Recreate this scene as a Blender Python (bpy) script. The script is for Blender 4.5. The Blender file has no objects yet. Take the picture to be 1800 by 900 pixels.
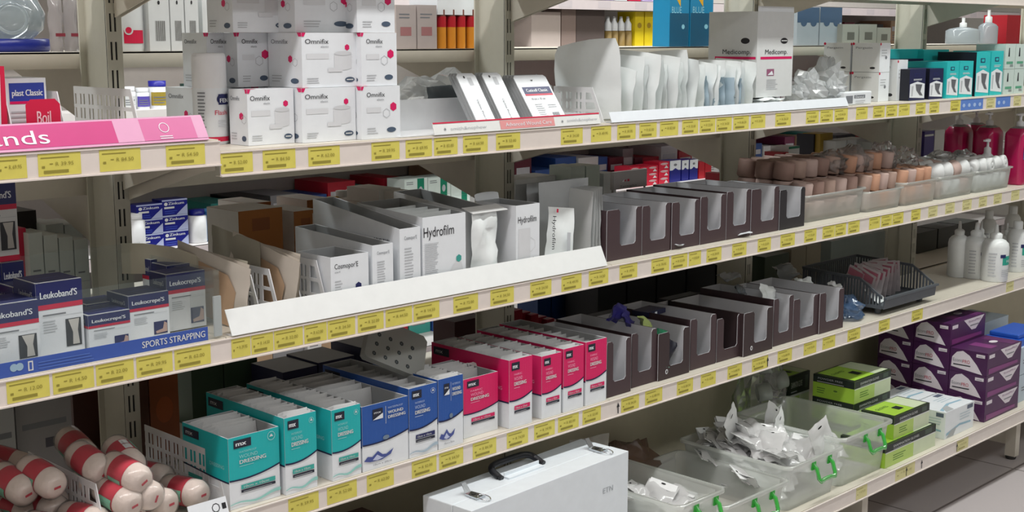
import bpy, math, random
from mathutils import Vector, Matrix, noise
from math import sin, cos, pi, radians, sqrt
random.seed(7)
SC = bpy.context.scene
COL = SC.collection

# ---------------------------------------------------------------- camera
FPX = 2298.4
YAW, PITCH = 0.79182, 0.16611
CAM = Vector((-1.1907, -1.8523, 1.4))
FW = Vector((sin(YAW)*cos(PITCH), cos(YAW)*cos(PITCH), -sin(PITCH)))
RT = Vector((cos(YAW), -sin(YAW), 0.0))
UP = RT.cross(FW)
cd = bpy.data.cameras.new('camera'); camo = bpy.data.objects.new('camera', cd); COL.objects.link(camo)
cd.sensor_width = 36.0; cd.lens = FPX/1800*36.0; cd.clip_start = 0.05; cd.clip_end = 60
camo.matrix_world = Matrix(((RT.x, UP.x, -FW.x, CAM.x), (RT.y, UP.y, -FW.y, CAM.y), (RT.z, UP.z, -FW.z, CAM.z), (0, 0, 0, 1)))
SC.camera = camo
def at(u, v, x=None, y=None, z=None):
    d = FW + RT*((u-900)/FPX) - UP*((v-450)/FPX)
    if x is not None: t = (x-CAM.x)/d.x
    elif y is not None: t = (y-CAM.y)/d.y
    else: t = (z-CAM.z)/d.z
    return CAM + d*t

def colx(u, y, z):
    g = RT*FPX - FW*(u-900); return CAM.x - (g.y*(y-CAM.y)+g.z*(z-CAM.z))/g.x
def coly(u, x, z):
    g = RT*FPX - FW*(u-900); return CAM.y - (g.x*(x-CAM.x)+g.z*(z-CAM.z))/g.y
def rowz(v, x, y):
    g = UP*FPX + FW*(v-450); return CAM.z - (g.x*(x-CAM.x)+g.y*(y-CAM.y))/g.z
def ext(uL, uR, vT, y, z):
    """left x, width and height of a front whose base is at depth y, height z"""
    x = colx(uL, y, z); w = colx(uR, y, z)-x; h = rowz(vT, x, y)-z
    return x, w, h

# ---------------------------------------------------------------- light and exposure
SC.view_settings.view_transform = 'Standard'
SC.view_settings.look = 'None'
SC.view_settings.gamma = 1.0
SC.view_settings.use_curve_mapping = False
SC.view_settings.exposure = 0.08
try: SC.cycles.transparent_max_bounces = 32
except Exception: pass
wd = bpy.data.worlds.new('shop_air'); SC.world = wd; wd.use_nodes = True
bg = wd.node_tree.nodes['Background']; bg.inputs[0].default_value = (0.80, 0.90, 1.0, 1); bg.inputs[1].default_value = 0.06
def area(name, loc, sx, sy, power, col=(1, 0.98, 0.95), rot=(0, 0, 0)):
    l = bpy.data.lights.new(name, 'AREA'); l.shape = 'RECTANGLE'; l.size = sx; l.size_y = sy; l.energy = power; l.color = col
    o = bpy.data.objects.new(name, l); COL.objects.link(o); o.location = loc; o.rotation_euler = rot
    return o
area('ceiling_light_near_left', (-1.1, -0.62, 2.85), 3.4, 0.16, 44, (1.0, 0.95, 0.94))
area('ceiling_light_near_right', (2.6, -0.62, 2.85), 3.4, 0.16, 47, (0.97, 1.0, 0.96))
area('fill_light_front_left', (-1.6, -2.6, 2.85), 3.0, 0.4, 22, (1.0, 0.95, 0.96))  # this front pair is an added, unseen fill from behind the camera
area('fill_light_front_right', (2.2, -2.6, 2.85), 3.4, 0.4, 25, (0.95, 1.0, 0.99))
area('ceiling_light_next_aisle', (2.0, 1.15, 2.85), 8.0, 0.16, 95, (0.97, 1.0, 1.0))

# ---------------------------------------------------------------- materials
def lin(c):
    c = c/255.0
    return c/12.92 if c <= 0.04045 else ((c+0.055)/1.055)**2.4
MATS = {}
def M(name, rgb=None, rough=0.5, metal=0.0, noise_amt=0.05, scale=40.0, spec=0.5, emit=0.0, bump=0.0):
    if name in MATS: return MATS[name]
    m = bpy.data.materials.new(name); m.use_nodes = True; nt = m.node_tree; b = nt.nodes['Principled BSDF']
    c = tuple(lin(q) for q in rgb)
    tc = nt.nodes.new('ShaderNodeTexCoord'); nz = nt.nodes.new('ShaderNodeTexNoise'); nz.inputs['Scale'].default_value = scale
    nz.inputs['Detail'].default_value = 3
    nt.links.new(tc.outputs['Object'], nz.inputs['Vector'])
    mx = nt.nodes.new('ShaderNodeMix'); mx.data_type = 'RGBA'
    mx.inputs[6].default_value = tuple(max(0, q*(1-noise_amt)) for q in c)+(1,)
    mx.inputs[7].default_value = tuple(min(1, q*(1+noise_amt)) for q in c)+(1,)
    nt.links.new(nz.outputs['Fac'], mx.inputs[0]); nt.links.new(mx.outputs[2], b.inputs['Base Color'])
    b.inputs['Roughness'].default_value = rough; b.inputs['Metallic'].default_value = metal
    b.inputs['Specular IOR Level'].default_value = spec
    if bump:
        bp = nt.nodes.new('ShaderNodeBump'); bp.inputs['Strength'].default_value = bump; bp.inputs['Distance'].default_value = 0.002
        nt.links.new(nz.outputs['Fac'], bp.inputs['Height']); nt.links.new(bp.outputs[0], b.inputs['Normal'])
    MATS[name] = m
    return m
def FILM(name, rgb, clear=0.7, rough=0.12, gloss=0.25, body='diff'):
    """plastic film or milky plastic: part see-through, part diffuse, with a glossy skin"""
    if name in MATS: return MATS[name]
    m = bpy.data.materials.new(name); m.use_nodes = True; nt = m.node_tree; nt.nodes.clear()
    out = nt.nodes.new('ShaderNodeOutputMaterial')
    tr = nt.nodes.new('ShaderNodeBsdfTransparent'); tr.inputs[0].default_value = (0.97, 0.98, 0.98, 1)
    df = nt.nodes.new('ShaderNodeBsdfDiffuse'); c = tuple(lin(q) for q in rgb)+(1,)
    tl = nt.nodes.new('ShaderNodeBsdfTranslucent'); tl.inputs[0].default_value = c
    nz = nt.nodes.new('ShaderNodeTexNoise'); nz.inputs['Scale'].default_value = 25
    tc = nt.nodes.new('ShaderNodeTexCoord'); nt.links.new(tc.outputs['Object'], nz.inputs['Vector'])
    mc = nt.nodes.new('ShaderNodeMix'); mc.data_type = 'RGBA'; mc.inputs[6].default_value = c; mc.inputs[7].default_value = tuple(q*0.9 for q in c[:3])+(1,)
    nt.links.new(nz.outputs['Fac'], mc.inputs[0]); nt.links.new(mc.outputs[2], df.inputs[0])
    m0 = nt.nodes.new('ShaderNodeMixShader'); m0.inputs[0].default_value = 0.45
    nt.links.new(df.outputs[0], m0.inputs[1]); nt.links.new(tl.outputs[0], m0.inputs[2])
    m1 = nt.nodes.new('ShaderNodeMixShader'); m1.inputs[0].default_value = clear
    nt.links.new(m0.outputs[0], m1.inputs[1]); nt.links.new(tr.outputs[0], m1.inputs[2])
    gl = nt.nodes.new('ShaderNodeBsdfGlossy'); gl.inputs['Roughness'].default_value = rough
    lw = nt.nodes.new('ShaderNodeLayerWeight'); lw.inputs[0].default_value = 0.35
    mul = nt.nodes.new('ShaderNodeMath'); mul.operation = 'MULTIPLY'; mul.inputs[1].default_value = gloss*2
    nt.links.new(lw.outputs['Fresnel'], mul.inputs[0])
    m2 = nt.nodes.new('ShaderNodeMixShader'); nt.links.new(mul.outputs[0], m2.inputs[0])
    nt.links.new(m1.outputs[0], m2.inputs[1]); nt.links.new(gl.outputs[0], m2.inputs[2]); nt.links.new(m2.outputs[0], out.inputs[0])
    MATS[name] = m
    return m
STEEL = M('cream_enamel', (212, 206, 192), 0.38, bump=0.02)
POST = M('post_enamel', (196, 194, 180), 0.4, bump=0.02)
DARK = M('slot_dark', (22, 22, 24), 0.8)
LIP = M('price_rail_plastic', (226, 217, 210), 0.3)
YEL = M('price_card_yellow', (214, 204, 96), 0.55, noise_amt=0.12, scale=30)
YELP = M('price_card_pale', (214, 208, 150), 0.55, noise_amt=0.12, scale=30)
BLUC = M('price_card_blue', (92, 132, 206), 0.5)
INKY = M('price_card_ink', (146, 136, 52), 0.6)
WHT = M('white_card', (228, 233, 237), 0.45)
WHTD = M('white_card_soft', (214, 217, 217), 0.55)
GRYC = M('grey_card', (172, 176, 178), 0.6)
WPL = M('white_plastic', (228, 230, 232), 0.3)
WENV = M('white_enamel_strip', (226, 228, 226), 0.35)
PAPER = M('paper', (222, 222, 218), 0.7, bump=0.05)
BLK = M('black_ink', (28, 28, 34), 0.5)
GRI = M('grey_ink', (120, 124, 130), 0.6)
LGI = M('light_grey_ink', (186, 190, 194), 0.6)
VLG = M('pale_grey_print', (214, 217, 220), 0.55)
MAG = M('magenta_print', (214, 22, 96), 0.42)
REDP = M('red_print', (196, 22, 64), 0.42)
NAVY = M('navy_print', (30, 36, 92), 0.42)
BLUP = M('blue_print', (32, 82, 160), 0.42)
TEAL = M('teal_print', (24, 176, 178), 0.42)
TEALL = M('pale_teal_print', (122, 204, 192), 0.5)
SLATE = M('slate_oval', (76, 92, 112), 0.4)
FILMC = FILM('clear_film', (255, 255, 255), 0.80, 0.10, 0.55)
WRAP = FILM('thin_wrap', (250, 250, 250), 0.9, 0.12, 0.25)
FILMW = FILM('cloudy_film', (246, 248, 248), 0.62, 0.12, 0.45)
MILK = FILM('milky_plastic', (222, 226, 222), 0.42, 0.22, 0.2)
ACRY = FILM('clear_acrylic', (200, 220, 220), 0.96, 0.03, 0.08)

# ---------------------------------------------------------------- mesh building
TXT = {}
def glyphs(s):
    if s not in TXT:
        cu = bpy.data.curves.new('t', 'FONT'); cu.body = s; cu.size = 1.0; cu.resolution_u = 3
        o = bpy.data.objects.new('t', cu)
        me = bpy.data.meshes.new_from_object(o)
        vs = [(v.co.x, v.co.y) for v in me.vertices]; fs = [tuple(p.vertices) for p in me.polygons]
        bpy.data.objects.remove(o); bpy.data.curves.remove(cu); bpy.data.meshes.remove(me)
        x0 = min(v[0] for v in vs); x1 = max(v[0] for v in vs)
        TXT[s] = ([(a-x0, b) for a, b in vs], fs, x1-x0)
    return TXT[s]
class MB:
    def __init__(self):
        self.v = []; self.f = []; self.m = []; self.mats = []; self.sm = []
    def mi(self, m):
        if m not in self.mats: self.mats.append(m)
        return self.mats.index(m)
    def add(self, vs, fs, m, smooth=False):
        b = len(self.v); self.v += [tuple(q) for q in vs]; i = self.mi(m)
        for f in fs: self.f.append(tuple(b+k for k in f)); self.m.append(i); self.sm.append(smooth)
        return self
    def box(self, x0, x1, y0, y1, z0, z1, m, T=None):
        vs = [(x0, y0, z0), (x1, y0, z0), (x1, y1, z0), (x0, y1, z0), (x0, y0, z1), (x1, y0, z1), (x1, y1, z1), (x0, y1, z1)]
        if T: vs = [T @ Vector(q) for q in vs]
        return self.add(vs, [(0, 3, 2, 1), (4, 5, 6, 7), (0, 1, 5, 4), (1, 2, 6, 5), (2, 3, 7, 6), (3, 0, 4, 7)], m)
    def prism(self, pts, O, u, v, n, t, m, smooth=False):
        """polygon pts (2D) in frame O,u,v, extruded by t along n (front face on +n side)"""
        O = Vector(O); u = Vector(u); v = Vector(v); n = Vector(n); k = len(pts)
        a = [O+u*p[0]+v*p[1] for p in pts]; b = [q+n*t for q in a]
        ar = sum(pts[i][0]*pts[(i+1) % k][1]-pts[(i+1) % k][0]*pts[i][1] for i in range(k))
        fl = (ar > 0) == (u.cross(v).dot(n) > 0)
        fr = list(range(k, 2*k)); bk = list(range(k))[::-1]
        sd = [(i, (i+1) % k, k+(i+1) % k, k+i) for i in range(k)]
        if not fl: fr = fr[::-1]; bk = bk[::-1]; sd = [q[::-1] for q in sd]
        self.add(a+b, [tuple(fr), tuple(bk)], m)
        return self.add(a+b, sd, m, smooth)
    def lathe(self, prof, c, m, seg=20, axis='z', T=None, sx=1.0, sy=1.0, cap=True):
        vs = []; fs = []; n = len(prof)
        for r, h in prof:
            for s in range(seg):
                a = 2*pi*s/seg; p = Vector((r*cos(a)*sx, r*sin(a)*sy, h))
                if axis == 'x': p = Vector((p.z, p.x, p.y))
                if axis == 'y': p = Vector((p.x, -p.z, p.y)) if False else Vector((p.y, p.z, p.x))
                if T: p = T @ p
                vs.append(p+Vector(c))
        for i in range(n-1):
            for s in range(seg):
                t = (s+1) % seg; fs.append((i*seg+s, i*seg+t, (i+1)*seg+t, (i+1)*seg+s))
        self.add(vs, fs, m, True)
        if cap:
            b = [vs[s] for s in range(seg)][::-1]; t = [vs[(n-1)*seg+s] for s in range(seg)]
            if prof[0][0] > 1e-6: self.add(b, [tuple(range(seg))], m)
            if prof[-1][0] > 1e-6: self.add(t, [tuple(range(seg))], m)
        return self
    def tube(self, pts, r, m, seg=8, closed=False):
        P = [Vector(p) for p in pts]; n = len(P); vs = []; fs = []
        up = Vector((0, 0, 1))
        for i, p in enumerate(P):
            a = P[i-1] if (i > 0 or closed) else p; b = P[(i+1) % n] if (i < n-1 or closed) else p
            t = (b-a).normalized(); s = t.cross(up)
            if s.length < 0.05: s = t.cross(Vector((0, 1, 0)))
            s.normalize(); w = s.cross(t)
            for k in range(seg):
                q = 2*pi*k/seg; vs.append(p+s*(r*cos(q))+w*(r*sin(q)))
        for i in range(n if closed else n-1):
            j = (i+1) % n
            for k in range(seg):
                l = (k+1) % seg; fs.append((i*seg+k, i*seg+l, j*seg+l, j*seg+k))
        self.add(vs, fs, m, True)
        if not closed: self.add(vs, [tuple(range(seg))[::-1], tuple(range((n-1)*seg, n*seg))], m)
        return self
    def build(self, name, parent=None, loc=None, rot=None, bevel=0, sub=0, solid=0):
        me = bpy.data.meshes.new(name); me.from_pydata(self.v, [], self.f)
        for m in self.mats: me.materials.append(m)
        me.polygons.foreach_set('material_index', self.m); me.polygons.foreach_set('use_smooth', self.sm); me.update()
        o = bpy.data.objects.new(name, me); COL.objects.link(o)
        if parent: o.parent = parent
        if loc is not None: o.location = loc
        if rot is not None: o.rotation_euler = rot
        if solid: s = o.modifiers.new('t', 'SOLIDIFY'); s.thickness = solid; s.offset = 0
        if bevel: b = o.modifiers.new('b', 'BEVEL'); b.width = bevel; b.segments = 2; b.limit_method = 'ANGLE'
        if sub: s = o.modifiers.new('s', 'SUBSURF'); s.levels = sub; s.render_levels = sub
        return o
class Face:
    """printing on a flat face of a mesh: O is its lower left corner, u right, v up"""
    def __init__(self, mb, O, u, v, e=0.00035):
        self.mb = mb; self.O = Vector(O); self.u = Vector(u).normalized(); self.v = Vector(v).normalized(); self.n = self.u.cross(self.v); self.e = e
    def P(self, a, b, l=1): return self.O+self.u*a+self.v*b+self.n*(self.e*l)
    def poly(self, pts, m, l=1):
        self.k = getattr(self, 'k', 0)+1
        vs = [self.P(a, b, l+self.k*0.06) for a, b in pts]
        k = len(pts); ar = sum(pts[i][0]*pts[(i+1) % k][1]-pts[(i+1) % k][0]*pts[i][1] for i in range(k))
        f = tuple(range(k)); self.mb.add(vs, [f if ar > 0 else f[::-1]], m); return self
    def rect(self, x0, y0, x1, y1, m, l=1): return self.poly([(x0, y0), (x1, y0), (x1, y1), (x0, y1)], m, l)
    def oval(self, cx, cy, rx, ry, m, l=1, n=18): return self.poly([(cx+rx*cos(2*pi*i/n), cy+ry*sin(2*pi*i/n)) for i in range(n)], m, l)
    def hexa(self, cx, cy, r, m, l=1): return self.poly([(cx+r*cos(pi/6+pi/3*i), cy+r*sin(pi/6+pi/3*i)) for i in range(6)], m, l)
    def ring(self, cx, cy, r, t, m, l=1, n=6):
        for i in range(n):
            a, b = pi/6+2*pi*i/n, pi/6+2*pi*(i+1)/n
            self.poly([(cx+r*cos(a), cy+r*sin(a)), (cx+r*cos(b), cy+r*sin(b)), (cx+(r-t)*cos(b), cy+(r-t)*sin(b)), (cx+(r-t)*cos(a), cy+(r-t)*sin(a))], m, l)
        return self
    def text(self, s, x, y, h, m, w=None, l=2, slant=0.0, vert=False, bold=0.0):
        """h = capital height; w = total width to fit"""
        vs, fs, tw = glyphs(s); k = h/0.69; kx = (w/tw) if w else k
        for off in ((0, 0), (bold, 0)) if bold else ((0, 0),):
            self.k = getattr(self, 'k', 0)+1; l = l+self.k*0.06
            pts = [self.P(x+off[0]+a*kx+b*k*slant, y+b*k, l) if not vert else self.P(x+b*k, y-a*kx, l) for a, b in vs]
            self.mb.add(pts, fs, m)
        return self
    def lines(self, x0, y0, x1, y1, n, m, l=1, ragged=0.25):
        st = (y1-y0)/n
        for i in range(n):
            e = x1-(x1-x0)*ragged*random.random(); self.rect(x0, y0+i*st, e, y0+i*st+st*0.38, m, l)
        return self
    def bars(self, x0, y0, x1, y1, m, n=9, l=1):
        st = (x1-x0)/n
        for i in range(n): self.rect(x0+i*st, y0, x0+i*st+st*(0.35+0.3*(i % 2)), y1, m, l)
        return self
class Cyl(Face):
    """printing on an upright cylinder: a runs along the arc from angle a0, b is height"""
    def __init__(self, mb, c, r, a0=-pi/2, e=0.0004, ry=None):
        self.mb = mb; self.c = Vector(c); self.r = r; self.a0 = a0; self.e = e; self.ry = ry or r
    def P(self, a, b, l=1):
        t = self.a0+a/self.r; return self.c+Vector(((self.r+self.e*l)*cos(t), (self.ry+self.e*l)*sin(t), b))
    def rect(self, x0, y0, x1, y1, m, l=1):
        n = max(1, int(abs(x1-x0)/self.r/0.2)+1)
        for i in range(n):
            a, b = x0+(x1-x0)*i/n, x0+(x1-x0)*(i+1)/n; self.poly([(a, y0), (b, y0), (b, y1), (a, y1)], m, l)
        return self
def tag(o, label, cat, group=None, kind=None):
    if label: o['label'] = label
    if cat: o['category'] = cat
    if group: o['group'] = group
    if kind: o['kind'] = kind
    return o
def thing(name, label, cat, loc=(0, 0, 0), rz=0.0, group=None, rot=None):
    o = bpy.data.objects.new(name, None); COL.objects.link(o); o.empty_display_size = 0.02
    o.location = loc; o.rotation_euler = rot if rot else (0, 0, rz)
    return tag(o, label, cat, group)
def dup(root, loc, rz=None, label=None, group=None, rot=None):
    r = root.copy(); COL.objects.link(r); r.location = loc
    if rot is not None: r.rotation_euler = rot
    elif rz is not None: r.rotation_euler = (0, 0, rz)
    if label: r['label'] = label
    if group: r['group'] = group
    for ch in list(root.children):
        c = ch.copy(); COL.objects.link(c); c.parent = r
        for g in list(ch.children):
            d = g.copy(); COL.objects.link(d); d.parent = c
    return r

# ---------------------------------------------------------------- the setting
ZA, ZA0, ZB, ZC, ZD, ZT = 1.215, 1.234, 0.901, 0.591, 0.2235, 1.542   # shelf surfaces
LH = 0.043
mb = MB(); mb.box(-4, 9, -6, 6, -0.05, 0, None)
def tile_mat():
    m = bpy.data.materials.new('floor_tile'); m.use_nodes = True; nt = m.node_tree; b = nt.nodes['Principled BSDF']
    tc = nt.nodes.new('ShaderNodeTexCoord'); mp = nt.nodes.new('ShaderNodeMapping'); br = nt.nodes.new('ShaderNodeTexBrick')
    mp.inputs['Location'].default_value = (0.10, 0.13, 0)
    br.offset = 0.0; br.inputs['Scale'].default_value = 1.0; br.inputs['Brick Width'].default_value = 0.6; br.inputs['Row Height'].default_value = 0.6
    br.inputs['Mortar Size'].default_value = 0.004
    br.inputs['Color1'].default_value = (lin(196), lin(188), lin(188), 1); br.inputs['Color2'].default_value = (lin(190), lin(183), lin(184), 1)
    br.inputs['Mortar'].default_value = (lin(120), lin(112), lin(110), 1)
    nt.links.new(tc.outputs['Object'], mp.inputs[0]); nt.links.new(mp.outputs[0], br.inputs[0]); nt.links.new(br.outputs[0], b.inputs['Base Color'])
    b.inputs['Roughness'].default_value = 0.35
    return m
mb.mats = []; mb.mi(tile_mat()); mb.m = [0]*len(mb.m)
tag(mb.build('floor'), 'pale stone tile floor', None, kind='structure')
WALLM = M('wall_paint', (226, 222, 214), 0.8)
for nm, b in (('wall_back', (-4, 9, 5.9, 6, 0, 3)), ('wall_right', (8.9, 9, -6, 5.9, 0, 3)), ('wall_left', (-4, -3.9, -6, 5.9, 0, 3)), ('wall_front', (-3.9, 8.9, -6, -5.9, 0, 3))):
    mb = MB(); mb.box(*b, WALLM); tag(mb.build(nm), None, None, kind='structure')
mb = MB(); mb.box(-4, 9, -6, 6, 3, 3.05, M('ceiling_paint', (232, 232, 228), 0.9)); tag(mb.build('ceiling'), None, None, kind='structure')
for i, (x0, x1, y) in enumerate(((-2.9, 4.3, -0.62), (-3.1, 3.9, -2.6), (-2, 6, 1.15))):  # the front strip is an unseen housing added over the fill pair
    t = thing('ceiling_light', 'long white strip light on the ceiling over the %s' % ('near aisle', 'front', 'far')[i], 'ceiling light', ((x0+x1)/2, y, 3.0), group='ceiling strip lights')
    L = (x1-x0)/2; mb = MB(); mb.box(-L, L, -0.06, 0.06, -0.07, 0, WPL); mb.build('housing', t)
    mb = MB(); mb.tube([(-L+0.05, -0.0, -0.09), (L-0.05, 0.0, -0.09)], 0.013, M('lamp_tube', (250, 250, 250), 0.3)); mb.build('tube', t)

# uprights
def upright(x, label):
    t = thing('shelf_upright', label, 'shelving post', (x, 0.31, 0))
    mb = MB()
    H = 2.1; w = 0.03
    holes = [0.05+0.05*k for k in range(int(H/0.05)-1)]
    mb.box(-0.023, 0.007, 0.002, 0.004, 0, H, DARK)
    # perforated face: strips of steel left around two columns of slots
    for xa, xb in ((-0.023, -0.0165), (-0.0125, -0.0075), (-0.0035, 0.007)): mb.box(xa, xb, 0, 0.002, 0, H, POST)
    for xa, xb in ((-0.0165, -0.0125), (-0.0075, -0.0035)):
        for k in range(int(H/0.05)): mb.box(xa, xb, 0, 0.002, 0.05*k-0.009, 0.05*k+0.009, POST)
    mb.build('slotted_face', t)
    mb = MB(); mb.box(-0.023, 0.007, 0.004, 0.05, 0, H, POST); mb.box(-0.012, 0.0, 0.05, 0.1, 0, H, POST); mb.box(-0.023, 0.007, 0.1, 0.104, 0, H, POST); mb.build('post_body', t)
    # base leg under the bottom shelf
    mb = MB(); mb.box(-0.012, 0.012, -0.40, 0, 0.05, ZD-0.045, STEEL); mb.box(-0.016, 0.016, -0.405, -0.37, 0.012, ZD-0.045, STEEL); mb.box(-0.012, 0.012, 0.05, 0.40, 0.05, 0.165, STEEL); mb.build('base_leg', t)
    mb = MB(); mb.lathe([(0.016, 0), (0.018, 0.008), (0.01, 0.014), (0.006, 0.05)], (0, -0.385, 0), M('rubber_foot', (48, 46, 44), 0.7)); mb.build('foot', t)
    return t
nm = ('first from the left, outside the frame edge', 'between the pink banner bay and the tape boxes', 'behind the stack of flat white dressing cards', 'behind the tall white gauze carton', 'behind the clear pump bottles', 'last at the right')
for i in range(-1, 5): upright(float(i), 'cream slotted steel shelving post, '+nm[i+1])

def price_card(parent, x0, x1, z0, mats=(YEL, INKY), seed=0, txt=True):
    r = random.Random(seed); mb = MB(); w = x1-x0; h = 0.033
    mb.box(0, w, -0.0006, 0, 0, h, mats[0]); F = Face(mb, (0, -0.0006, 0), (1, 0, 0), (0, 0, 1))
    if mats[1]:
        F.lines(w*0.06, h*0.80, w*0.75, h*0.92, 1, mats[1])
        F.text(r.choice(['R %d9.95', 'R %d4.50', 'R %d2.00']) % r.randint(1, 8), w*0.40, h*0.44, h*0.17, mats[1], w=w*0.42)
        F.rect(w*0.08, h*0.36, w*0.15, h*0.46, mats[1]); F.rect(w*0.26, h*0.52, w*0.34, h*0.56, mats[1])
        if r.random() < 0.75: F.rect(w*0.12, h*0.12, w*0.7, h*0.25, mats[1])
    elif mats[0] is BLUC:
        for k in range(max(1, int(w/0.035))): F.oval(0.02+0.036*k, h*0.45, 0.009, 0.006, M('pale_blue_print', (170, 195, 235), 0.5), 1)
    return mb.build('price_card', parent, (x0, -0.0032, z0+0.005))
def metal_shelf(xl, xr, z, label, y0=0.0, cards=(), depth=0.3, arrows=(), brackets=True):
    t = thing('metal_shelf', label, 'shelf', (xl, y0, z), group=None); W = xr-xl
    mb = MB(); mb.box(0.001, W-0.001, 0, depth, -0.002, 0, STEEL); mb.box(0.001, W-0.001, 0, 0.0015, -LH, -0.002, STEEL)
    mb.box(0.001, W-0.001, 0, 0.014, -LH, -LH+0.0015, STEEL); mb.box(0.001, W-0.001, depth-0.0015, depth, -LH+0.006, -0.002, STEEL)
    for k in (0.3, 0.6): mb.box(0.01, W-0.01, depth*k, depth*k+0.015, -0.016, -0.002, STEEL)
    mb.build('shelf_tray', t)
    mb = MB(); mb.box(0.0, W, -0.0032, -0.0002, -LH, -0.002, LIP); mb.box(0.0, W, -0.0065, -0.0032, -LH, -LH+0.0025, LIP); mb.box(0.0, W, -0.005, -0.0032, -0.004, -0.002, LIP)
    mb.build('price_rail', t)
    for i, c in enumerate(cards):
        a = at(c[0], 0, y=y0); px0 = c[0]; px1 = c[1]
        X = [colx(px0, y0, z-0.02), colx(px1, y0, z-0.02)]
        k = c[2] if len(c) > 2 else 'y'
        price_card(t, X[0]-xl, X[1]-xl, -LH, {'y': (YEL, INKY), 'p': (YELP, M('pale_ink', (168, 160, 108), 0.6)), 'b': (BLUC, None)}[k], seed=i*7+int(c[0]))
    for px in arrows:
        xa_ = colx(px, y0, z-0.02)-xl; mb = MB(); F = Face(mb, (xa_, -0.0042, -LH+0.007), (1, 0, 0), (0, 0, 1)); F.rect(-0.0015, 0, 0.0015, 0.016, BLK); F.poly([(-0.005, 0.015), (0.005, 0.015), (0, 0.026)], BLK); mb.build('arrow_mark', t)
    if brackets:
        for side in (0, 1):
            mb = MB(); x = 0.004 if side == 0 else W-0.006-0.001; d0 = depth+0.008
            mb.prism([(d0, -0.004), (0.02, -0.016), (0.02, -0.034), (0.06, -0.04), (d0, -0.108)], (x, 0, 0), (0, 1, 0), (0, 0, 1), (1, 0, 0), 0.0022, STEEL)
            mb.build('shelf_bracket', t)
    return t
A0c = [(-8, 45), (65, 140), (173, 245), (290, 358)]
A1c = [(386, 442), (460, 517), (540, 595), (651, 700), (711, 757), (761, 802), (812, 855), (870, 912), (984, 1022), (1037, 1072)]
A2c = [(1083, 1115), (1122, 1152), (1158, 1190), (1197, 1225), (1228, 1255), (1257, 1284), (1287, 1314), (1318, 1343), (1361, 1388), (1415, 1437), (1440, 1462), (1465, 1488)]
A3c = [(1503, 1523), (1533, 1553), (1556, 1575), (1578, 1597), (1608, 1625), (1632, 1649), (1669, 1686), (1687, 1726, 'b'), (1732, 1747, 'p'), (1749, 1774, 'b')]
A4c = [(1780, 1793, 'p')]
B0c = [(10, 85), (91, 163), (167, 233), (238, 301), (305, 368)]
B1c = [(405, 438), (440, 478), (480, 530), (533, 572), (574, 622), (627, 672), (676, 722), (725, 770), (795, 838), (860, 901), (930, 967), (985, 1020), (1033, 1067)]
B2c = [(1087, 1118), (1143, 1174), (1178, 1206), (1209, 1230), (1240, 1266), (1285, 1310), (1330, 1353), (1370, 1395), (1412, 1433), (1444, 1465), (1466, 1485)]
B3c = [(1489, 1509), (1526, 1545), (1547, 1566), (1567, 1586), (1600, 1616), (1630, 1646, 'p'), (1660, 1676, 'p'), (1690, 1706, 'p'), (1719, 1733, 'p'), (1745, 1759, 'p')]
B4c = [(1776, 1790, 'p')]
C1c = [(505, 558), (573, 625), (643, 690), (722, 765), (770, 812), (829, 870), (889, 926), (937, 973), (979, 1015), (1022, 1054)]
C2c = [(1090, 1121), (1132, 1162), (1188, 1216), (1230, 1256), (1277, 1302), (1320, 1348), (1365, 1390), (1411, 1433), (1444, 1466)]
C3c = [(1488, 1510), (1543, 1562), (1601, 1620)]
C4c = [(1767, 1780, 'p')]
D2c = [(1503, 1522, 'p')]
D3c = [(1572, 1606, 'p'), (1680, 1700, 'p')]
names = {-1: 'with the pink banner', 0: 'under the tape boxes', 1: 'under the white pouches and gauze carton', 2: 'under the stocking boxes', 3: 'at the right edge'}
for bx in range(-1, 4):
    X0, X1 = float(bx), float(bx+1)
    metal_shelf(X0, X1, ZT, 'cream metal shelf along the top edge of the picture, %s' % ('far left', 'above the tape boxes', 'above the gauze carton', 'above the clear pump bottles', 'at the right corner')[bx+1])
    metal_shelf(X0, X1, ZA0 if bx == -1 else ZA, 'cream upper metal shelf '+names[bx], cards={-1: A0c, 0: A1c, 1: A2c, 2: A3c, 3: A4c}[bx])
    metal_shelf(X0, X1, ZB, 'cream second metal shelf '+('under the sports strapping boxes', 'under the film dressing cartons', 'under the dark brown dispensers', 'under the clear tubs of bandage rolls', 'under the pink liquid bottles')[bx+1], cards={-1: B0c, 0: B1c, 1: B2c, 2: B3c, 3: B4c}[bx])
    metal_shelf(X0, X1, ZC, 'cream third metal shelf '+('under the crepe bandage rolls', 'under the teal, blue and magenta cartons', 'under the lower dark brown dispensers', 'under the grey slotted basket', 'under the white squeeze bottles')[bx+1], cards={-1: [], 0: C1c, 1: C2c, 2: C3c, 3: C4c}[bx], arrows=(1084, 1347) if bx == 1 else ())
    metal_shelf(X0, X1, ZD, 'cream bottom metal shelf '+('at the far left', 'under the white metal case', 'under the clear bins with green handles', 'under the green and purple glove boxes', 'at the lower right corner')[bx+1], y0=-0.168, depth=0.468, cards={-1: [], 0: [], 1: D2c, 2: D3c, 3: []}[bx], arrows=(1591, 1618, 1680) if bx == 2 else (), brackets=False)
# back panel of the lowest level
for bx in range(0, 4):
    mb = MB(); mb.box(bx+0.01, bx+0.975, 0.318, 0.322, ZD, ZC-0.05, M('back_panel_enamel', (206, 200, 178), 0.45)); tag(mb.build('back_panel'), 'cream steel back panel behind '+('the white metal case', 'the clear bins with green handles', 'the purple glove boxes', 'the lower right corner stock')[bx], 'panel')
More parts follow.
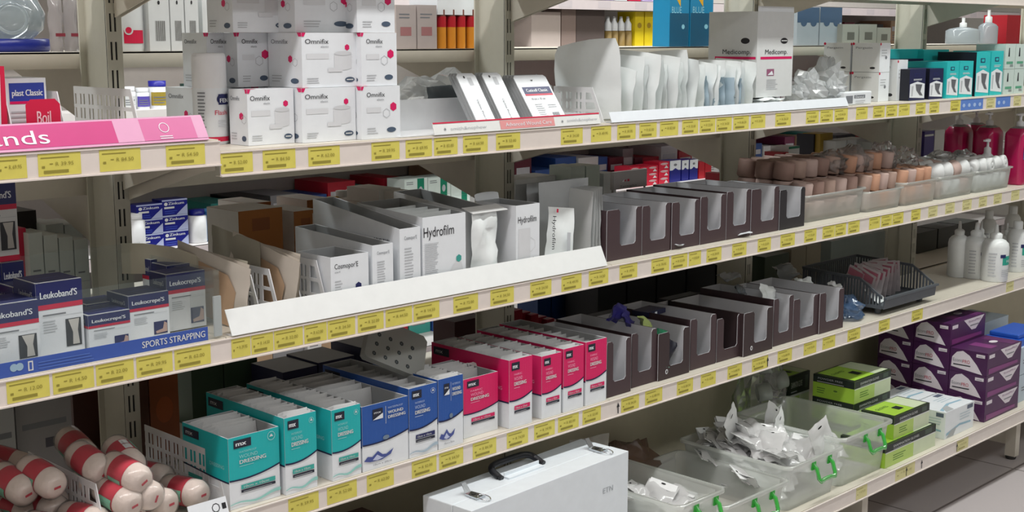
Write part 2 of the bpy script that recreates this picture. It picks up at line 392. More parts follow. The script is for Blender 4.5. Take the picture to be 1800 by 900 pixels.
# far side shelves of the same gondola and their brackets
for bx in range(-1, 4):
    for k, (z, th, nmz) in enumerate(((1.372, 0.030, 'highest'), (1.147, 0.040, 'second'), (0.86, 0.040, 'third'), (0.55, 0.04, 'fourth'), (0.22, 0.04, 'lowest'))):
        t = thing('metal_shelf', 'rear-facing cream metal shelf, %s level, %s' % (nmz, ('left of the left post', 'behind the tape boxes', 'behind the dark brown dispensers', 'behind the clear tubs of rolls', 'behind the right end')[bx+1]), 'shelf', (bx, 0.43, z))
        mb = MB(); mb.box(0.001, 0.999, 0, 0.33, -0.003, 0, STEEL); mb.box(0.001, 0.999, 0, 0.002, -th, 0, STEEL); mb.box(0.001, 0.999, 0.328, 0.33, -th, 0, STEEL); mb.build('shelf_tray', t)
        for x in (0.004, 0.994):
            mb = MB(); mb.prism([(-0.015, -0.004), (0.32, -0.014), (0.32, -0.03), (-0.015, -0.14)], (x, 0, 0), (0, 1, 0), (0, 0, 1), (1, 0, 0), 0.002, STEEL); mb.build('shelf_bracket', t)
# ---------------------------------------------------------------- shared makers
def carton(name, label, cat, loc, w, d, h, mat, deco=None, rz=0.0, group=None, top=None, side=None):
    """closed carton, origin at its front left base corner"""
    mb = MB(); mb.box(0, w, 0, d, 0, h, mat)
    if side: Face(mb, (0, d, 0), (0, -1, 0), (0, 0, 1)).rect(0, 0, d, h, side)
    if top: Face(mb, (0, 0, h), (1, 0, 0), (0, 1, 0)).rect(0, 0, w, d, top)
    if deco: deco(Face(mb, (0, 0, 0), (1, 0, 0), (0, 0, 1)), Face(mb, (0, d, 0), (0, -1, 0), (0, 0, 1)), Face(mb, (0, 0, h), (1, 0, 0), (0, 1, 0)), w, d, h)
    o = mb.build(name, None, loc, (0, 0, rz)); return tag(o, label, cat, group)
def open_carton(name, label, cat, loc, w, d, h, mat, deco=None, hb=None, rz=0.0, group=None, inner=GRYC, flap=0.0, parent=None):
    """carton without a lid; back may stand higher (hb) and the sides rise towards it"""
    t = 0.0012; hb = hb or h; T = thing(name, label, cat, loc, rz, group)
    mb = MB(); mb.box(t, w-t, t, d-t, 0, t, inner)
    mb.box(0, w, 0, t, 0, h, mat); mb.box(t, w-t, t, 2*t, t, h-0.0004, inner)
    mb.box(0, w, d-t, d, 0, hb, mat); mb.box(t, w-t, d-2*t, d-t, t, hb-0.0004, inner)
    for x, xi in ((0, t), (w-t, w-2*t)):
        mb.prism([(t, 0), (d-t, 0), (d-t, hb), (t, h)], (x, 0, 0), (0, 1, 0), (0, 0, 1), (1, 0, 0), t, mat)
        mb.prism([(2*t, t), (d-2*t, t), (d-2*t, hb-0.0006), (2*t, h-0.0006)], (xi, 0, 0), (0, 1, 0), (0, 0, 1), (1, 0, 0), t, inner)
    if deco: deco(Face(mb, (0, 0, 0), (1, 0, 0), (0, 0, 1)), Face(mb, (0, d, 0), (0, -1, 0), (0, 0, 1)), None, w, d, h)
    mb.build('carton_body', T)
    if flap:
        mb = MB(); n = 8
        pts = [(0, 0), (w, 0)]+[(w-(w*0.5)*(1-cos(pi*i/n))/1.0, flap*(0.75+0.25*sin(pi*i/n))) for i in range(n+1)]
        mb.prism(pts, (0, d+0.0002, hb-0.002), (1, 0, 0), (0, 0.25, 1), (0, 1, -0.25), 0.001, mat); mb.build('back_flap', T)
    return T
def blob(mb, c, r, m, seed=0, amp=0.35, fr=1.0, n=14, k=9, smooth=False, T=None):
    """crumpled bag-like lump, r = three half sizes"""
    vs = []; fs = []
    for i in range(k+1):
        for j in range(n):
            th = pi*i/k; ph = 2*pi*j/n; d = Vector((sin(th)*cos(ph), sin(th)*sin(ph), cos(th)))
            q = 1+amp*noise.noise(d*2.1*fr+Vector((seed*3.1, seed*1.7, seed)))+amp*0.5*noise.noise(d*5.3*fr+Vector((seed, 0, seed*2.3)))
            p = Vector((d.x*r[0]*q, d.y*r[1]*q, max(d.z*r[2]*q, -r[2]*0.85)))
            if T: p = T @ p
            vs.append(p+Vector(c))
    for i in range(k):
        for j in range(n):
            l = (j+1) % n; fs.append((i*n+j, (i+1)*n+j, (i+1)*n+l, i*n+l))
    mb.add(vs, fs, m, smooth); return mb
def pouch_mesh(w, h, t, m, seed=0, wav=0.004, seal=0.008, deco=None, nx=7, nz=9, rnd=0.0):
    """flat sealed pouch standing in the XZ plane, thicker in the middle, centred on x, base at z=0"""
    mb = MB()
    for s in (-1, 1):
        vs = []; fs = []
        for j in range(nz+1):
            for i in range(nx+1):
                a = i/nx; b = j/nz
                e = min(a, 1-a)*w/seal; f = min(b, 1-b)*h/seal; bl = min(1, e, f)*sin(pi*min(max(a, 0.06), 0.94))**0.5
                off = wav*noise.noise(Vector((a*2.2+seed, b*2.6, seed*1.3)))*1.6+wav*0.8*noise.noise(Vector((a*6, b*6+seed, seed)))
                q = max(0, (b-0.8)/0.2); vs.append(((a-0.5)*w*(1-rnd*q*q), off+s*(0.0004+t*0.5*bl), b*h*(1+rnd*0.25*q*(0.25-(a-0.5)**2)*4-rnd*0.4*q*(a-0.5 if rnd else 0))))
        for j in range(nz):
            for i in range(nx):
                q = j*(nx+1)+i; f = (q, q+1, q+nx+2, q+nx+1); fs.append(f if s < 0 else f[::-1])
        mb.add(vs, fs, m, True)
    if deco: deco(mb)
    return mb
def divider_mesh(L, H, m, slant=0.035, rows=3):
    """white perforated plastic divider in the YZ plane, front at y=0 slanting back to y=slant at the top"""
    mb = MB(); t = 0.0016; X = (-t/2); fr = lambda z: slant*z/H
    def strip(z0, z1): mb.prism([(fr(z0), z0), (L, z0), (L, z1), (fr(z1), z1)], (X, 0, 0), (0, 1, 0), (0, 0, 1), (1, 0, 0), t, m)
    ch = (H-0.012)/(rows)-0.006; zs = []; z = 0.006
    strip(0, 0.006)
    for r in range(rows):
        zs.append((z, z+ch)); strip(z+ch, z+ch+(0.006 if r < rows-1 else H-(z+ch))); z += ch+0.006
    for z0, z1 in zs:
        mb.prism([(fr(z0), z0), (fr(z0)+0.010, z0), (fr(z1)+0.010, z1), (fr(z1), z1)], (X, 0, 0), (0, 1, 0), (0, 0, 1), (1, 0, 0), t, m)
        y = 0.055
        k = 0
        while y < L:
            wd = 0.005 if k % 2 else 0.011
            if y > fr(z1)+0.02: mb.box(X, X+t, y, min(L, y+wd), z0, z1, m)
            y += wd+0.0065; k += 1
        y = fr(z1)+0.0165
    mb.box(-0.006, 0.006, 0.012, L, 0, 0.0012, m)
    return mb
def front_strip(name, label, x0, x1, z, top, y=-0.004, mat=WENV, deco=None, back=0.018, lip=0.02, rise=0.0):
    """tilted front fence clipped on a shelf edge"""
    t = thing(name, label, 'shelf front', (x0, y, z)); W = x1-x0; mb = MB()
    vs = [(0, 0, 0.001), (0, back, top), (0, back+0.0015, top), (0, 0.0015, 0.001)]
    mb.prism([(0, 0.001), (back, top), (back+0.0015, top), (0.0015, 0.001)], (0, 0, 0), (0, 1, 0), (0, 0, 1), (1, 0, 0), W, mat)
    mb.box(0, W, 0.0015, lip, 0.0006, 0.0016, mat)
    if deco:
        L = sqrt(back*back+top*top); deco(Face(mb, (0, 0, 0.001), (1, 0, 0), (0, back, top)), W, L)
    mb.build('fence_panel', t); return t

# ---------------------------------------------------------------- upper shelf, left bay: pink banner and its stock
PINK = M('pink_banner', (198, 56, 126), 0.3); PINKD = M('pink_banner_pale', (216, 156, 190), 0.3); CRIM = M('crimson_card', (206, 20, 66), 0.45)
q0 = at(0, 268, y=-0.004); bx1 = colx(368, -0.004, ZA0)
zt = rowz(202, colx(352, 0.02, ZA0+0.04), 0.02)-ZA0
def banner_deco(F, W, L):
    F.rect(0, 0.004, W, L-0.004, PINK); F.rect(W-0.16, 0.004, W, L-0.004, PINKD, 1.5)
    F.rect(W-0.115, 0.004, W-0.02, L-0.004, M('pink_banner_mid', (206, 104, 156), 0.3), 1.8)
    F.text('hands', W-0.365-0.022, 0.010, 0.0225, WHT, w=0.118, l=3)
    x = W-0.075; F.ring(x, L*0.55, 0.009, 0.0012, WHT, 3, 12); F.lines(x-0.012, 0.006, x+0.012, 0.013, 2, WHT, 3)
front_strip('shelf_banner', 'glossy pink shelf banner with white lettering clipped on the upper left shelf', -0.85, bx1, ZA0, zt, mat=PINKD, deco=banner_deco, back=0.024)
def elast(F, Lf, Tp, w, d, h):
    F.rect(w*0.10, h*0.66, w*0.95, h*0.93, M('label_blue', (48, 66, 160), 0.4)); F.rect(w*0.10, h*0.62, w*0.95, h*0.66, MAG)
    F.text('plast Classic', w*0.16, h*0.74, h*0.09, WHT, w=w*0.74, l=2, bold=0.0006); F.lines(w*0.12, h*0.2, w*0.8, h*0.56, 5, LGI)
x, w, h = ext(20, 92, 142, 0.06, ZA0)
carton('plaster_box', 'white plaster box with a blue and red label beside the red tag card', 'box', (x, 0.07, ZA0+0.003), w, 0.09, h, WHT, elast)
x, w, h = ext(52, 112, 176, 0.03, ZA0); mb = MB(); r = 0.008
mb.prism([(0, 0), (w, 0), (w, h-r), (w-r, h), (r, h), (0, h-r)], (0, 0, 0), (1, 0, 0), (0, 0, 1), (0, -1, 0), 0.001, CRIM)
Face(mb, (0, -0.001, 0), (1, 0, 0), (0, 0, 1)).text('Boil', w*0.3, h*0.50, h*0.26, M('tag_letter', (240, 190, 200), 0.5), w=w*0.4, bold=0.0005)
mb.box(0, w, -0.001, 0.03, -0.0, 0.001, CRIM)
tag(mb.build('tag_card', None, (x, 0.035, ZA0+0.0005)), 'red tag card with pale lettering in front of the blue-labelled plaster box', 'card')
x, w, h = ext(-40, 19, 118, 0.04, ZA0)
def redpack(F, Lf, Tp, w, d, h):
    F.poly([(w*0.1, h*0.3), (w*0.8, h*0.22), (w*0.86, h*0.9), (w*0.1, h*0.92)], WHT); F.rect(w*0.3, h*0.66, w*0.75, h*0.82, CRIM, 2); F.lines(w*0.3, h*0.35, w*0.7, h*0.6, 4, LGI, 2)
carton('plaster_box', 'crimson and white packet cut off by the left picture edge', 'box', (x, 0.045, ZA0+0.0005), w, 0.08, h, CRIM, redpack)
dv = divider_mesh(0.22, rowz(123, colx(238, 0.03, ZA0), 0.03)-ZA0, WPL, 0.03)
def divider(label, u, y, z, o=[None], rz=0.0, H=None, L=0.22, slant=0.035):
    m = divider_mesh(L, H, WPL, slant); ob = m.build('shelf_divider', None, (colx(u, y, z), y, z+0.0005), (0, 0, rz)); return tag(ob, label, 'divider')
divider('white perforated plastic divider beside the spray can', 251, 0.03, ZA0, H=0.083, L=0.22, slant=0.03)
divider('white perforated plastic divider just right of the red tag card', 122, 0.03, ZA0, H=0.083, L=0.12, slant=0.03)
divider('white plastic divider just right of the crimson packet', 30, 0.03, ZA0, H=0.083, L=0.12, slant=0.03)

# spray can
c = at(372, 253, z=ZA); R_ = 0.5*(colx(403, c.y, ZA+0.08)-colx(338, c.y, ZA+0.08))*0.80
hh = rowz(93, c.x, c.y)-ZA
t = thing('spray_can', 'white spray can with a red base stripe standing left of the tape boxes', 'spray can', (c.x-0.0, c.y, ZA))
mb = MB(); mb.lathe([(R_*0.92, 0), (R_, 0.004), (R_, hh*0.62)], (0, 0, 0), WHT, 28)
F = Cyl(mb, (0, 0, 0), R_, -pi/2-0.55); F.rect(-0.05, 0.006, 0.05, 0.014, REDP); F.oval(0.022, hh*0.50, 0.011, 0.009, NAVY); F.rect(0.014, hh*0.44, 0.045, hh*0.555, NAVY)
F.text('FEN', 0.016, hh*0.465, 0.007, WHT, w=0.018, l=3, bold=0.0004); F.text('Flashi', 0.007, hh*0.33, 0.008, REDP, w=0.026, l=2); F.lines(-0.022, hh*0.08, -0.008, hh*0.6, 14, GRI); F.lines(0.012, hh*0.2, 0.028, hh*0.29, 3, LGI)
mb.build('can_body', t)
mb = MB(); mb.lathe([(R_*1.0, hh*0.62), (R_*1.0, hh*0.622), (R_*0.985, hh*0.95), (R_*0.95, hh*0.985), (R_*0.86, hh), (0, hh)], (0, 0, 0), WPL, 28); mb.build('cap', t)

# ---------------------------------------------------------------- tape boxes
def omni(kind='wide', dim=False):
    def deco(F, Lf, Tp, w, d, h):
        if kind == 'wide':
            F.text('Omnifix', w*0.06, h*0.80, h*0.085, BLK, w=w*0.42); F.text('elastic', w*0.34, h*0.73, h*0.035, GRI, w=w*0.14)
            F.hexa(w*0.82, h*0.73, h*0.06, MAG); F.rect(w*0.08, h*0.52, w*0.48, h*0.62, VLG); F.rect(w*0.58, h*0.36, w*0.9, h*0.62, VLG); F.oval(w*0.74, h*0.36, w*0.16, h*0.05, VLG); F.oval(w*0.74, h*0.62, w*0.16, h*0.04, M('roll_print', (206, 209, 212), 0.6), 2)
            F.rect(w*0.46, h*0.28, w*0.72, h*0.36, VLG, 2); F.lines(w*0.08, h*0.08, w*0.3, h*0.2, 3, LGI); F.oval(w*0.86, h*0.13, w*0.09, h*0.05, SLATE); F.rect(w*0.80, h*0.12, w*0.92, h*0.14, WHTD, 2)
        else:
            F.text('Omnifix', w*0.14, h*0.80, h*0.085, BLK, w=w*0.46); F.text('elastic', w*0.40, h*0.73, h*0.035, GRI, w=w*0.18)
            F.hexa(w*0.82, h*0.60, h*0.088, MAG); F.ring(w*0.64, h*0.48, h*0.095, h*0.012, LGI); F.rect(w*0.14, h*0.50, w*0.5, h*0.60, VLG); F.lines(w*0.14, h*0.1, w*0.42, h*0.24, 3, LGI); F.oval(w*0.76, h*0.16, w*0.12, h*0.05, SLATE)
        F.poly([(0, h), (0, h*0.93), (w*0.04, h*0.93), (w*0.07, h)], MAG)
        Lf.text('Omnifix', d*0.1, h*0.80, h*0.08, GRI, w=d*0.5); Lf.hexa(d*0.66, h*0.52, h*0.07, MAG); Lf.ring(d*0.8, h*0.46, h*0.08, h*0.01, LGI); Lf.oval(d*0.78, h*0.12, d*0.12, h*0.05, SLATE); Lf.lines(d*0.1, h*0.1, d*0.4, h*0.25, 3, LGI)
        Lf.poly([(d, h), (d*0.88, h), (d*0.92, h*0.93), (d, h*0.93)], MAG)
        Tp.hexa(0.012, 0.012, 0.012, MAG)
    return deco
spec = [  # uL, uR, vT, y, row, kind, depth, label
    (437, 518, 159, 0.044, 0, 'wide', 0.055, 'white tape box, lowest of the stack, nearest the spray can'),
    (532, 626, 157, 0.026, 0, 'wide', 0.10, 'white tape box, middle one of the lowest row'),
    (636, 704, 154, 0.012, 0, 'nar', 0.10, 'white tape box with a large magenta hexagon, right end of the lowest row'),
    (532, 628, 60, 0.030, 1, 'wide', 0.10, 'white tape box in the second row, wide front with roll picture'),
    (636, 698, 60, 0.016, 1, 'nar', 0.10, 'white tape box in the second row at its right end'),
    (419, 478, 62, 0.135, 1, 'nar', 0.08, 'shaded white tape box set back in the second row'),
    (366, 414, 64, 0.175, 1, 'nar', 0.08, 'shaded white tape box set furthest back beside the spray can'),
    (410, 506, -40, 0.10, 2, 'wide', 0.08, 'shaded white tape box at the left end of the top row'),
    (519, 624, -40, 0.05, 2, 'nar', 0.10, 'white tape box in the middle of the top row'),
    (628, 694, -40, 0.018, 2, 'nar', 0.10, 'white tape box at the right end of the top row'),
]
H1 = 0.0955
for uL, uR, vT, y, row, kd, dp, lb in spec:
    z = ZA+0.0005+row*(H1+0.0006); x, w, h = ext(uL, uR, vT, y, z)
    carton('tape_box', lb, 'box', (x, y, z), w, dp, H1, WHT, omni(kd), group='white tape boxes stacked on the upper shelf')
for k, (x, y, w) in enumerate(((0.06, 0.16, 0.1), (0.17, 0.14, 0.1), (0.28, 0.13, 0.1))):
    carton('tape_box', 'white tape box hidden behind the lowest row, %s' % ('left', 'middle', 'right')[k], 'box', (x, y, ZA+0.0005), w, 0.1, H1, WHT, omni('wide'), group='white tape boxes stacked on the upper shelf')

# ---------------------------------------------------------------- flat dressing cards in a white tray
xa, xb = colx(706, 0.0, ZA), colx(1058, 0.0, ZA)
t = thing('display_tray', 'low open white plastic tray right of the tape boxes', 'tray', (xa, 0.0, ZA+0.0005)); W = xb-xa; mb = MB()
mb.box(0, W, 0.002, 0.12, 0, 0.0015, WPL); mb.box(0, W, 0.12, 0.1215, 0, 0.062, WPL); mb.box(W-0.0015, W, 0.004, 0.12, 0.0015, 0.02, WPL); mb.build('tray_body', t)
xs0, xs1 = colx(764, -0.004, ZA), colx(1056, -0.004, ZA)
def sn_deco(F, W, L):
    F.rect(0, L-0.0028, W, L, CRIM); F.rect(W*0.37, 0.002, W*0.7, L-0.004, M('salmon_print', (222, 150, 150), 0.4), 1)
    F.text('smith&nephew', W*0.09, L*0.3, L*0.26, LGI, w=W*0.2); F.text('Advanced Wound Care', W*0.4, L*0.3, L*0.32, WHT, w=W*0.28, l=3); F.text('smith&nephew', W*0.78, L*0.34, L*0.26, LGI, w=W*0.2)
    for cx in (W*0.06, W*0.75):
        for i in range(6): a = pi/3*i; F.poly([(cx+0.001*cos(a+1.5), L*0.42+0.001*sin(a+1.5)), (cx+0.004*cos(a), L*0.42+0.004*sin(a)), (cx+0.001*cos(a-1.5), L*0.42+0.001*sin(a-1.5))], GRI, 2)
front_strip('shelf_banner', 'white shelf strip with a red top line in front of the flat dressing cards', xs0, xs1, ZA, 0.023, mat=WENV, deco=sn_deco, back=0.006)
def card_stack(uv, y, w, hgt, n, lean, deco, label, group, mat=WHT, edge=GRYC, rz=0.0, th=0.0022):
    p = at(uv[0], uv[1], y=y)
    mb = MB(); r = 0.006; mb.prism([(0, 0), (w, 0), (w, hgt-r), (w-r, hgt), (r, hgt), (0, hgt-r)], (0, 0, 0), (1, 0, 0), (0, 0, 1), (0, -1, 0), 0.0016, mat)
    if deco: deco(Face(mb, (0, -0.0016, 0), (1, 0, 0), (0, 0, 1)), w, hgt)
    first = tag(mb.build('dressing_card'), label, 'card', group)
    dirn = Vector((0, cos(lean), sin(lean)))
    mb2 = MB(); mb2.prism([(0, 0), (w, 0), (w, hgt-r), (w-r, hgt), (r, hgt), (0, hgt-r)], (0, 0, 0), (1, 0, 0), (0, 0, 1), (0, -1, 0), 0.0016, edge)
    me2 = None
    for i in range(n):
        if i == 0: o = first
        else:
            if me2 is None: me2 = tag(mb2.build('dressing_card'), label.replace('front card', 'cards behind the front one'), 'card', group); o = me2
            else: o = me2.copy(); COL.objects.link(o)
        o.location = (p.x+0.0006*(i % 3), p.y, ZA+0.0035)
        o.location = (o.location.x-0.0004*i, p.y+th*i/cos(lean), ZA+0.0035)
        o.rotation_euler = (-lean, 0, rz)
def ops(F, w, h):
    F.rect(w*0.50, h*0.78, w*0.72, h*0.92, LGI); F.text('OpSite Post-Op', w*0.48, h*0.52, w*0.085, GRI, w=h*0.42, vert=True); F.oval(w*0.36, h*0.93, 0.0025, 0.003, BLK)
    F.rect(w*0.2, h*0.0, w*0.95, h*0.07, M('card_red', (206, 60, 60), 0.5)); F.rect(w*0.35, 0.001, w*0.75, h*0.05, M('card_green', (40, 140, 70), 0.5), 2)
def cuti(F, w, h):
    F.rect(w*0.10, h*0.62, w*0.95, h*0.76, NAVY); F.rect(w*0.10, h*0.585, w*0.95, h*0.62, REDP); F.text('Cuticell Classic', w*0.18, h*0.66, h*0.06, WHT, w=w*0.66, l=2, bold=0.0006)
    F.text('10 cm x 10 cm', w*0.22, h*0.50, h*0.04, BLK, w=w*0.42); F.lines(w*0.24, h*0.12, w*0.5, h*0.44, 8, LGI); F.lines(w*0.62, h*0.34, w*0.88, h*0.42, 2, LGI); F.bars(w*0.64, h*0.14, w*0.86, h*0.24, GRI, 9); F.poly([(w*0.46, h*0.9), (w*0.54, h*0.9), (w*0.5, h*0.87)], BLK)
L1 = radians(44)
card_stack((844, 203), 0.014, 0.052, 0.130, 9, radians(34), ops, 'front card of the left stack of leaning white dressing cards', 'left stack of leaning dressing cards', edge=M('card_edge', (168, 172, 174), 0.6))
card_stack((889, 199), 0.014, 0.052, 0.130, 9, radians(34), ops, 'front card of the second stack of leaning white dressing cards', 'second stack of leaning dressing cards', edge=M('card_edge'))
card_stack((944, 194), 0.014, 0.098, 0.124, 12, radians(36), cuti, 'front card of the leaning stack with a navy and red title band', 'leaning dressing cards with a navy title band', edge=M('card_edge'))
# dark plastic packs behind the leaning cards
for k in range(5):
    p = at(760+15*k, 150, y=0.16); mb = pouch_mesh(0.085, 0.085, 0.006, FILM('smoky_film', (120, 130, 136), 0.35, 0.12, 0.4), seed=k, wav=0.003)
    o = tag(mb.build('clear_packet', None, (p.x+0.02, 0.145+0.014*k, ZA+0.0), (-0.12, 0, 0.1)), 'smoky clear packet standing behind the leaning dressing cards', 'packet', 'smoky clear packets behind the dressing cards')
for k, (u, y, w_, h_) in enumerate(((735, 0.22, 0.075, 0.055), (800, 0.24, 0.09, 0.06), (865, 0.235, 0.08, 0.055), (925, 0.24, 0.07, 0.05))):
    mb = MB(); blob(mb, (0, 0, h_*0.85), (w_, 0.045, h_), FILMW, seed=k+3, amp=0.45)
    tag(mb.build('plastic_bag', None, (colx(u, y, ZA), y, ZA+0.001)), 'crumpled cloudy plastic bag behind the dressing cards, '+('nearest the tape boxes', 'second from the tape boxes', 'second from the big white pouch', 'nearest the big white pouch')[k], 'bag', 'cloudy bags behind the dressing cards')
divider('clear perforated divider between the dressing cards and the big white pouch', 1062, 0.02, ZA, H=0.075, L=0.15)

# ---------------------------------------------------------------- white pouches
WFILM = M('white_pouch_film', (240, 246, 246), 0.22, noise_amt=0.04, spec=0.6)
mbP = pouch_mesh(0.18, 0.172, 0.006, WFILM, seed=3, wav=0.006, rnd=0.12); big = mbP.build('dressing_pouch', None, (colx(1086, 0.03, ZA)-0.02, 0.10, ZA+0.001), (0.0, 0.0, radians(84)))
tag(big, 'tallest glossy white pouch at the left end of the pouch row', 'pouch')
big.rotation_euler = (radians(3), radians(4), radians(96))
variants = []
for k in range(5):
    variants.append(pouch_mesh(0.13, 0.118+0.008*k, 0.010, WFILM, seed=k*5+1, wav=0.007, rnd=0.05))
def place_pouch(k, u, y, z, lean, rz, label, group, mbv=None, first={}):
    key = id(mbv)
    if key not in first: first[key] = mbv.build('dressing_pouch'); o = first[key]
    else: o = first[key].copy(); COL.objects.link(o)
    o.location = (colx(u, y-0.06, z+0.02), y, z+0.001); o.rotation_euler = (0, lean, rz)
    tag(o, label, 'pouch', group)
n = 18
for k in range(n):
    u = 1108+k*12.4
    place_pouch(k, u, 0.085+0.006*(k % 3), ZA+0.0005, radians(-6+((k*37) % 11)-2), radians(92+((k*53) % 9)-4), 'glossy white dressing pouch standing in the packed row left of the gauze carton', 'white dressing pouches packed on edge', variants[(k*3) % 5 if k < 11 else (k % 2)])
BLF = M('blue_grey_film', (176, 196, 208), 0.2)
vb = [pouch_mesh(0.09, 0.085, 0.007, BLF, seed=k+40, wav=0.006) for k in range(2)]
for k in range(5):
    place_pouch(k, 1262+k*13, 0.06, ZA+0.0005, radians(10-3*k), radians(80+6*(k % 2)), 'small bluish dressing pouch standing near the gauze carton', 'small bluish pouches near the gauze carton', vb[k % 2])
xs0, xs1 = colx(1076, -0.004, ZA), colx(1492, -0.004, ZA)
front_strip('shelf_banner', 'plain white shelf strip in front of the white pouches', xs0, xs1, ZA, 0.023, mat=M('white_strip_cool', (222, 228, 234), 0.35), back=0.010)

# gauze carton on flat packets
zc = ZA+0.030
for k in range(4):
    mb = pouch_mesh(0.12, 0.10, 0.012, WFILM, seed=60+k, wav=0.004)
    tag(mb.build('dressing_pouch', None, (colx(1352, 0.04, ZA)+0.004*k, 0.03, ZA+0.004+0.0075*k), (radians(-90), 0, 0.05*k)), 'white pouch lying flat under the tall gauze carton', 'pouch', 'flat pouches under the gauze carton')
x, w, h = ext(1328, 1391, 22, 0.045, zc)
dd = coly(1247, x, zc+h)-0.045
def medi(F, Lf, Tp, w, d, h):
    F.text('Medicomp.', w*0.22, h*0.505, h*0.055, BLK, w=w*0.62); F.rect(w*0.10, h*0.445, w*0.97, h*0.475, MAG); F.oval(w*0.74, h*0.66, w*0.10, h*0.035, BLK); F.rect(w*0.66, h*0.655, w*0.82, h*0.668, WHTD, 2)
    F.rect(w*0.28, h*0.25, w*0.48, h*0.33, M('print_mauve', (150, 90, 120), 0.5)); F.poly([(w*0.3, h*0.26), (w*0.46, h*0.26), (w*0.42, h*0.31)], WHT, 2); F.lines(w*0.28, h*0.09, w*0.6, h*0.22, 7, LGI)
    if Lf: Lf.text('Medicomp.', d*0.30, h*0.505, h*0.055, BLK, w=d*0.58); Lf.rect(d*0.14, h*0.445, d*0.98, h*0.475, MAG); Lf.oval(d*0.76, h*0.66, d*0.09, h*0.035, BLK)
T = open_carton('gauze_carton', 'tall white carton with a magenta stripe standing above the pouches', 'box', (x, 0.045, zc+0.003), w, dd, h, WHTD, medi)
mb = MB(); mb.box(0.0012, w-0.0012, -0.0, 0.001, 0, 0.013, WHT); mb.build('front_flap', T, (0, 0.0, h))

# foil bags
FOIL = FILM('foil_film', (236, 240, 242), 0.3, 0.12, 0.45)
for k, (u, y, r, z) in enumerate(((1420, 0.07, (0.05, 0.04, 0.048), 0.0), (1452, 0.10, (0.045, 0.05, 0.066), 0.0), (1462, 0.05, (0.035, 0.03, 0.032), 0.0), (1400, 0.06, (0.025, 0.03, 0.03), 0.0))):
    mb = MB(); blob(mb, (0, 0, r[2]*0.86), r, FOIL, seed=k+11, amp=0.7, n=18, k=12)
    tag(mb.build('foil_bag', None, (colx(u, y, ZA), y, ZA+0.001+z)), 'crumpled shiny film bag right of the gauze carton, '+('in front at the left', 'tallest one', 'in front at the right', 'smallest, touching the carton')[k], 'bag', 'shiny bags right of the gauze carton')
def smallbox(F, Lf, Tp, w, d, h):
    F.lines(w*0.15, h*0.55, w*0.7, h*0.82, 3, LGI); F.oval(w*0.6, h*0.5, w*0.1, h*0.06, GRI); Lf.text('Pergazin', d*0.12, h*0.80, h*0.07, GRI, w=d*0.6); Lf.lines(d*0.12, h*0.25, d*0.8, h*0.7, 7, VLG); Lf.oval(d*0.75, h*0.14, d*0.1, h*0.04, BLK); Lf.oval(d*0.03, h*0.97, 0.004, 0.004, REDP); F.oval(w*0.05, h*0.96, 0.004, 0.004, REDP)
for (uf, ul, uR, y, row, lb) in ((1543, 1510, 1561, 0.06, 0, 'front lower'), (1543, 1510, 1561, 0.06, 1, 'front upper'), (0, 0, 0, 0.155, 0, 'rear lower'), (0, 0, 0, 0.155, 1, 'rear upper')):
    if uf: x, w, h = ext(1543, 1561, 133, 0.06, ZA); w *= 1.0
    hbx = 0.083
    carton('bandage_box', 'small white bandage box, %s of the block right of the shiny bags' % lb, 'box', (x, y, ZA+0.0005+row*(hbx+0.001)), w, 0.088, hbx, WHT, smallbox, group='small white bandage boxes right of the shiny bags', side=WHTD)  # left side in a greyer white: its shade is put into the colour
x2, w2, h2 = ext(1572, 1590, 107, 0.055, ZA)
carton('bandage_box', 'white bandage box left of the navy stocking boxes', 'box', (x2, 0.05, ZA+0.0005), w2, 0.08, 0.118, WHT, smallbox, side=WHTD)  # same greyer left side, shade painted in
x2, w2, h2 = ext(1478, 1526, 157, 0.02, ZA)
mb = MB(); mb.box(0, w2, 0, 0.03, 0, 0.036, WHT); F = Face(mb, (0, 0, 0), (1, 0, 0), (0, 0, 1)); F.rect(w2*0.05, 0.005, w2*0.3, 0.026, GRI); F.rect(w2*0.35, 0.018, w2*0.75, 0.027, GRI); F.text('Dermal', w2*0.4, 0.019, 0.006, WHT, w=w2*0.3, l=2); F.lines(w2*0.4, 0.004, w2*0.8, 0.015, 2, LGI)
tag(mb.build('plaster_box', None, (x2, 0.01, ZA+0.0005), bevel=0.003), 'low white box lying in front of the small bandage boxes', 'box')

# stocking boxes
SKIN = M('skin_print', (196, 168, 156), 0.5)
def stocking(c1, c2):
    def deco(F, Lf, Tp, w, d, h):
        F.poly([(w*0.04, h*0.10), (w*0.96, h*0.06), (w*0.96, h*0.52), (w*0.5, h*0.60), (w*0.04, h*0.52)], WHT)
        F.poly([(w*0.38, h*0.52), (w*0.80, h*0.5), (w*0.70, h*0.28), (w*0.86, h*0.14), (w*0.66, h*0.16), (w*0.44, h*0.32)], M('sock_grey', (96, 98, 104), 0.6), 2)
        F.poly([(w*0.14, h*0.46), (w*0.26, h*0.46), (w*0.22, h*0.14), (w*0.14, h*0.14)], LGI, 2)
        F.rect(w*0.3, h*0.76, w*0.62, h*0.86, NAVY, 1); F.rect(w*0.36, h*0.78, w*0.56, h*0.84, c1, 2); F.lines(w*0.25, h*0.64, w*0.85, h*0.70, 2, WHT)
        if c2: Lf.rect(0, 0, d, h, c2)
        Tp.rect(w*0.2, d*0.3, w*0.8, d*0.6, NAVY)
    return deco
NVY = M('navy_card', (26, 32, 74), 0.4); TEA = M('teal_card', (40, 190, 192), 0.4); BLKC = M('black_card', (18, 20, 34), 0.45)
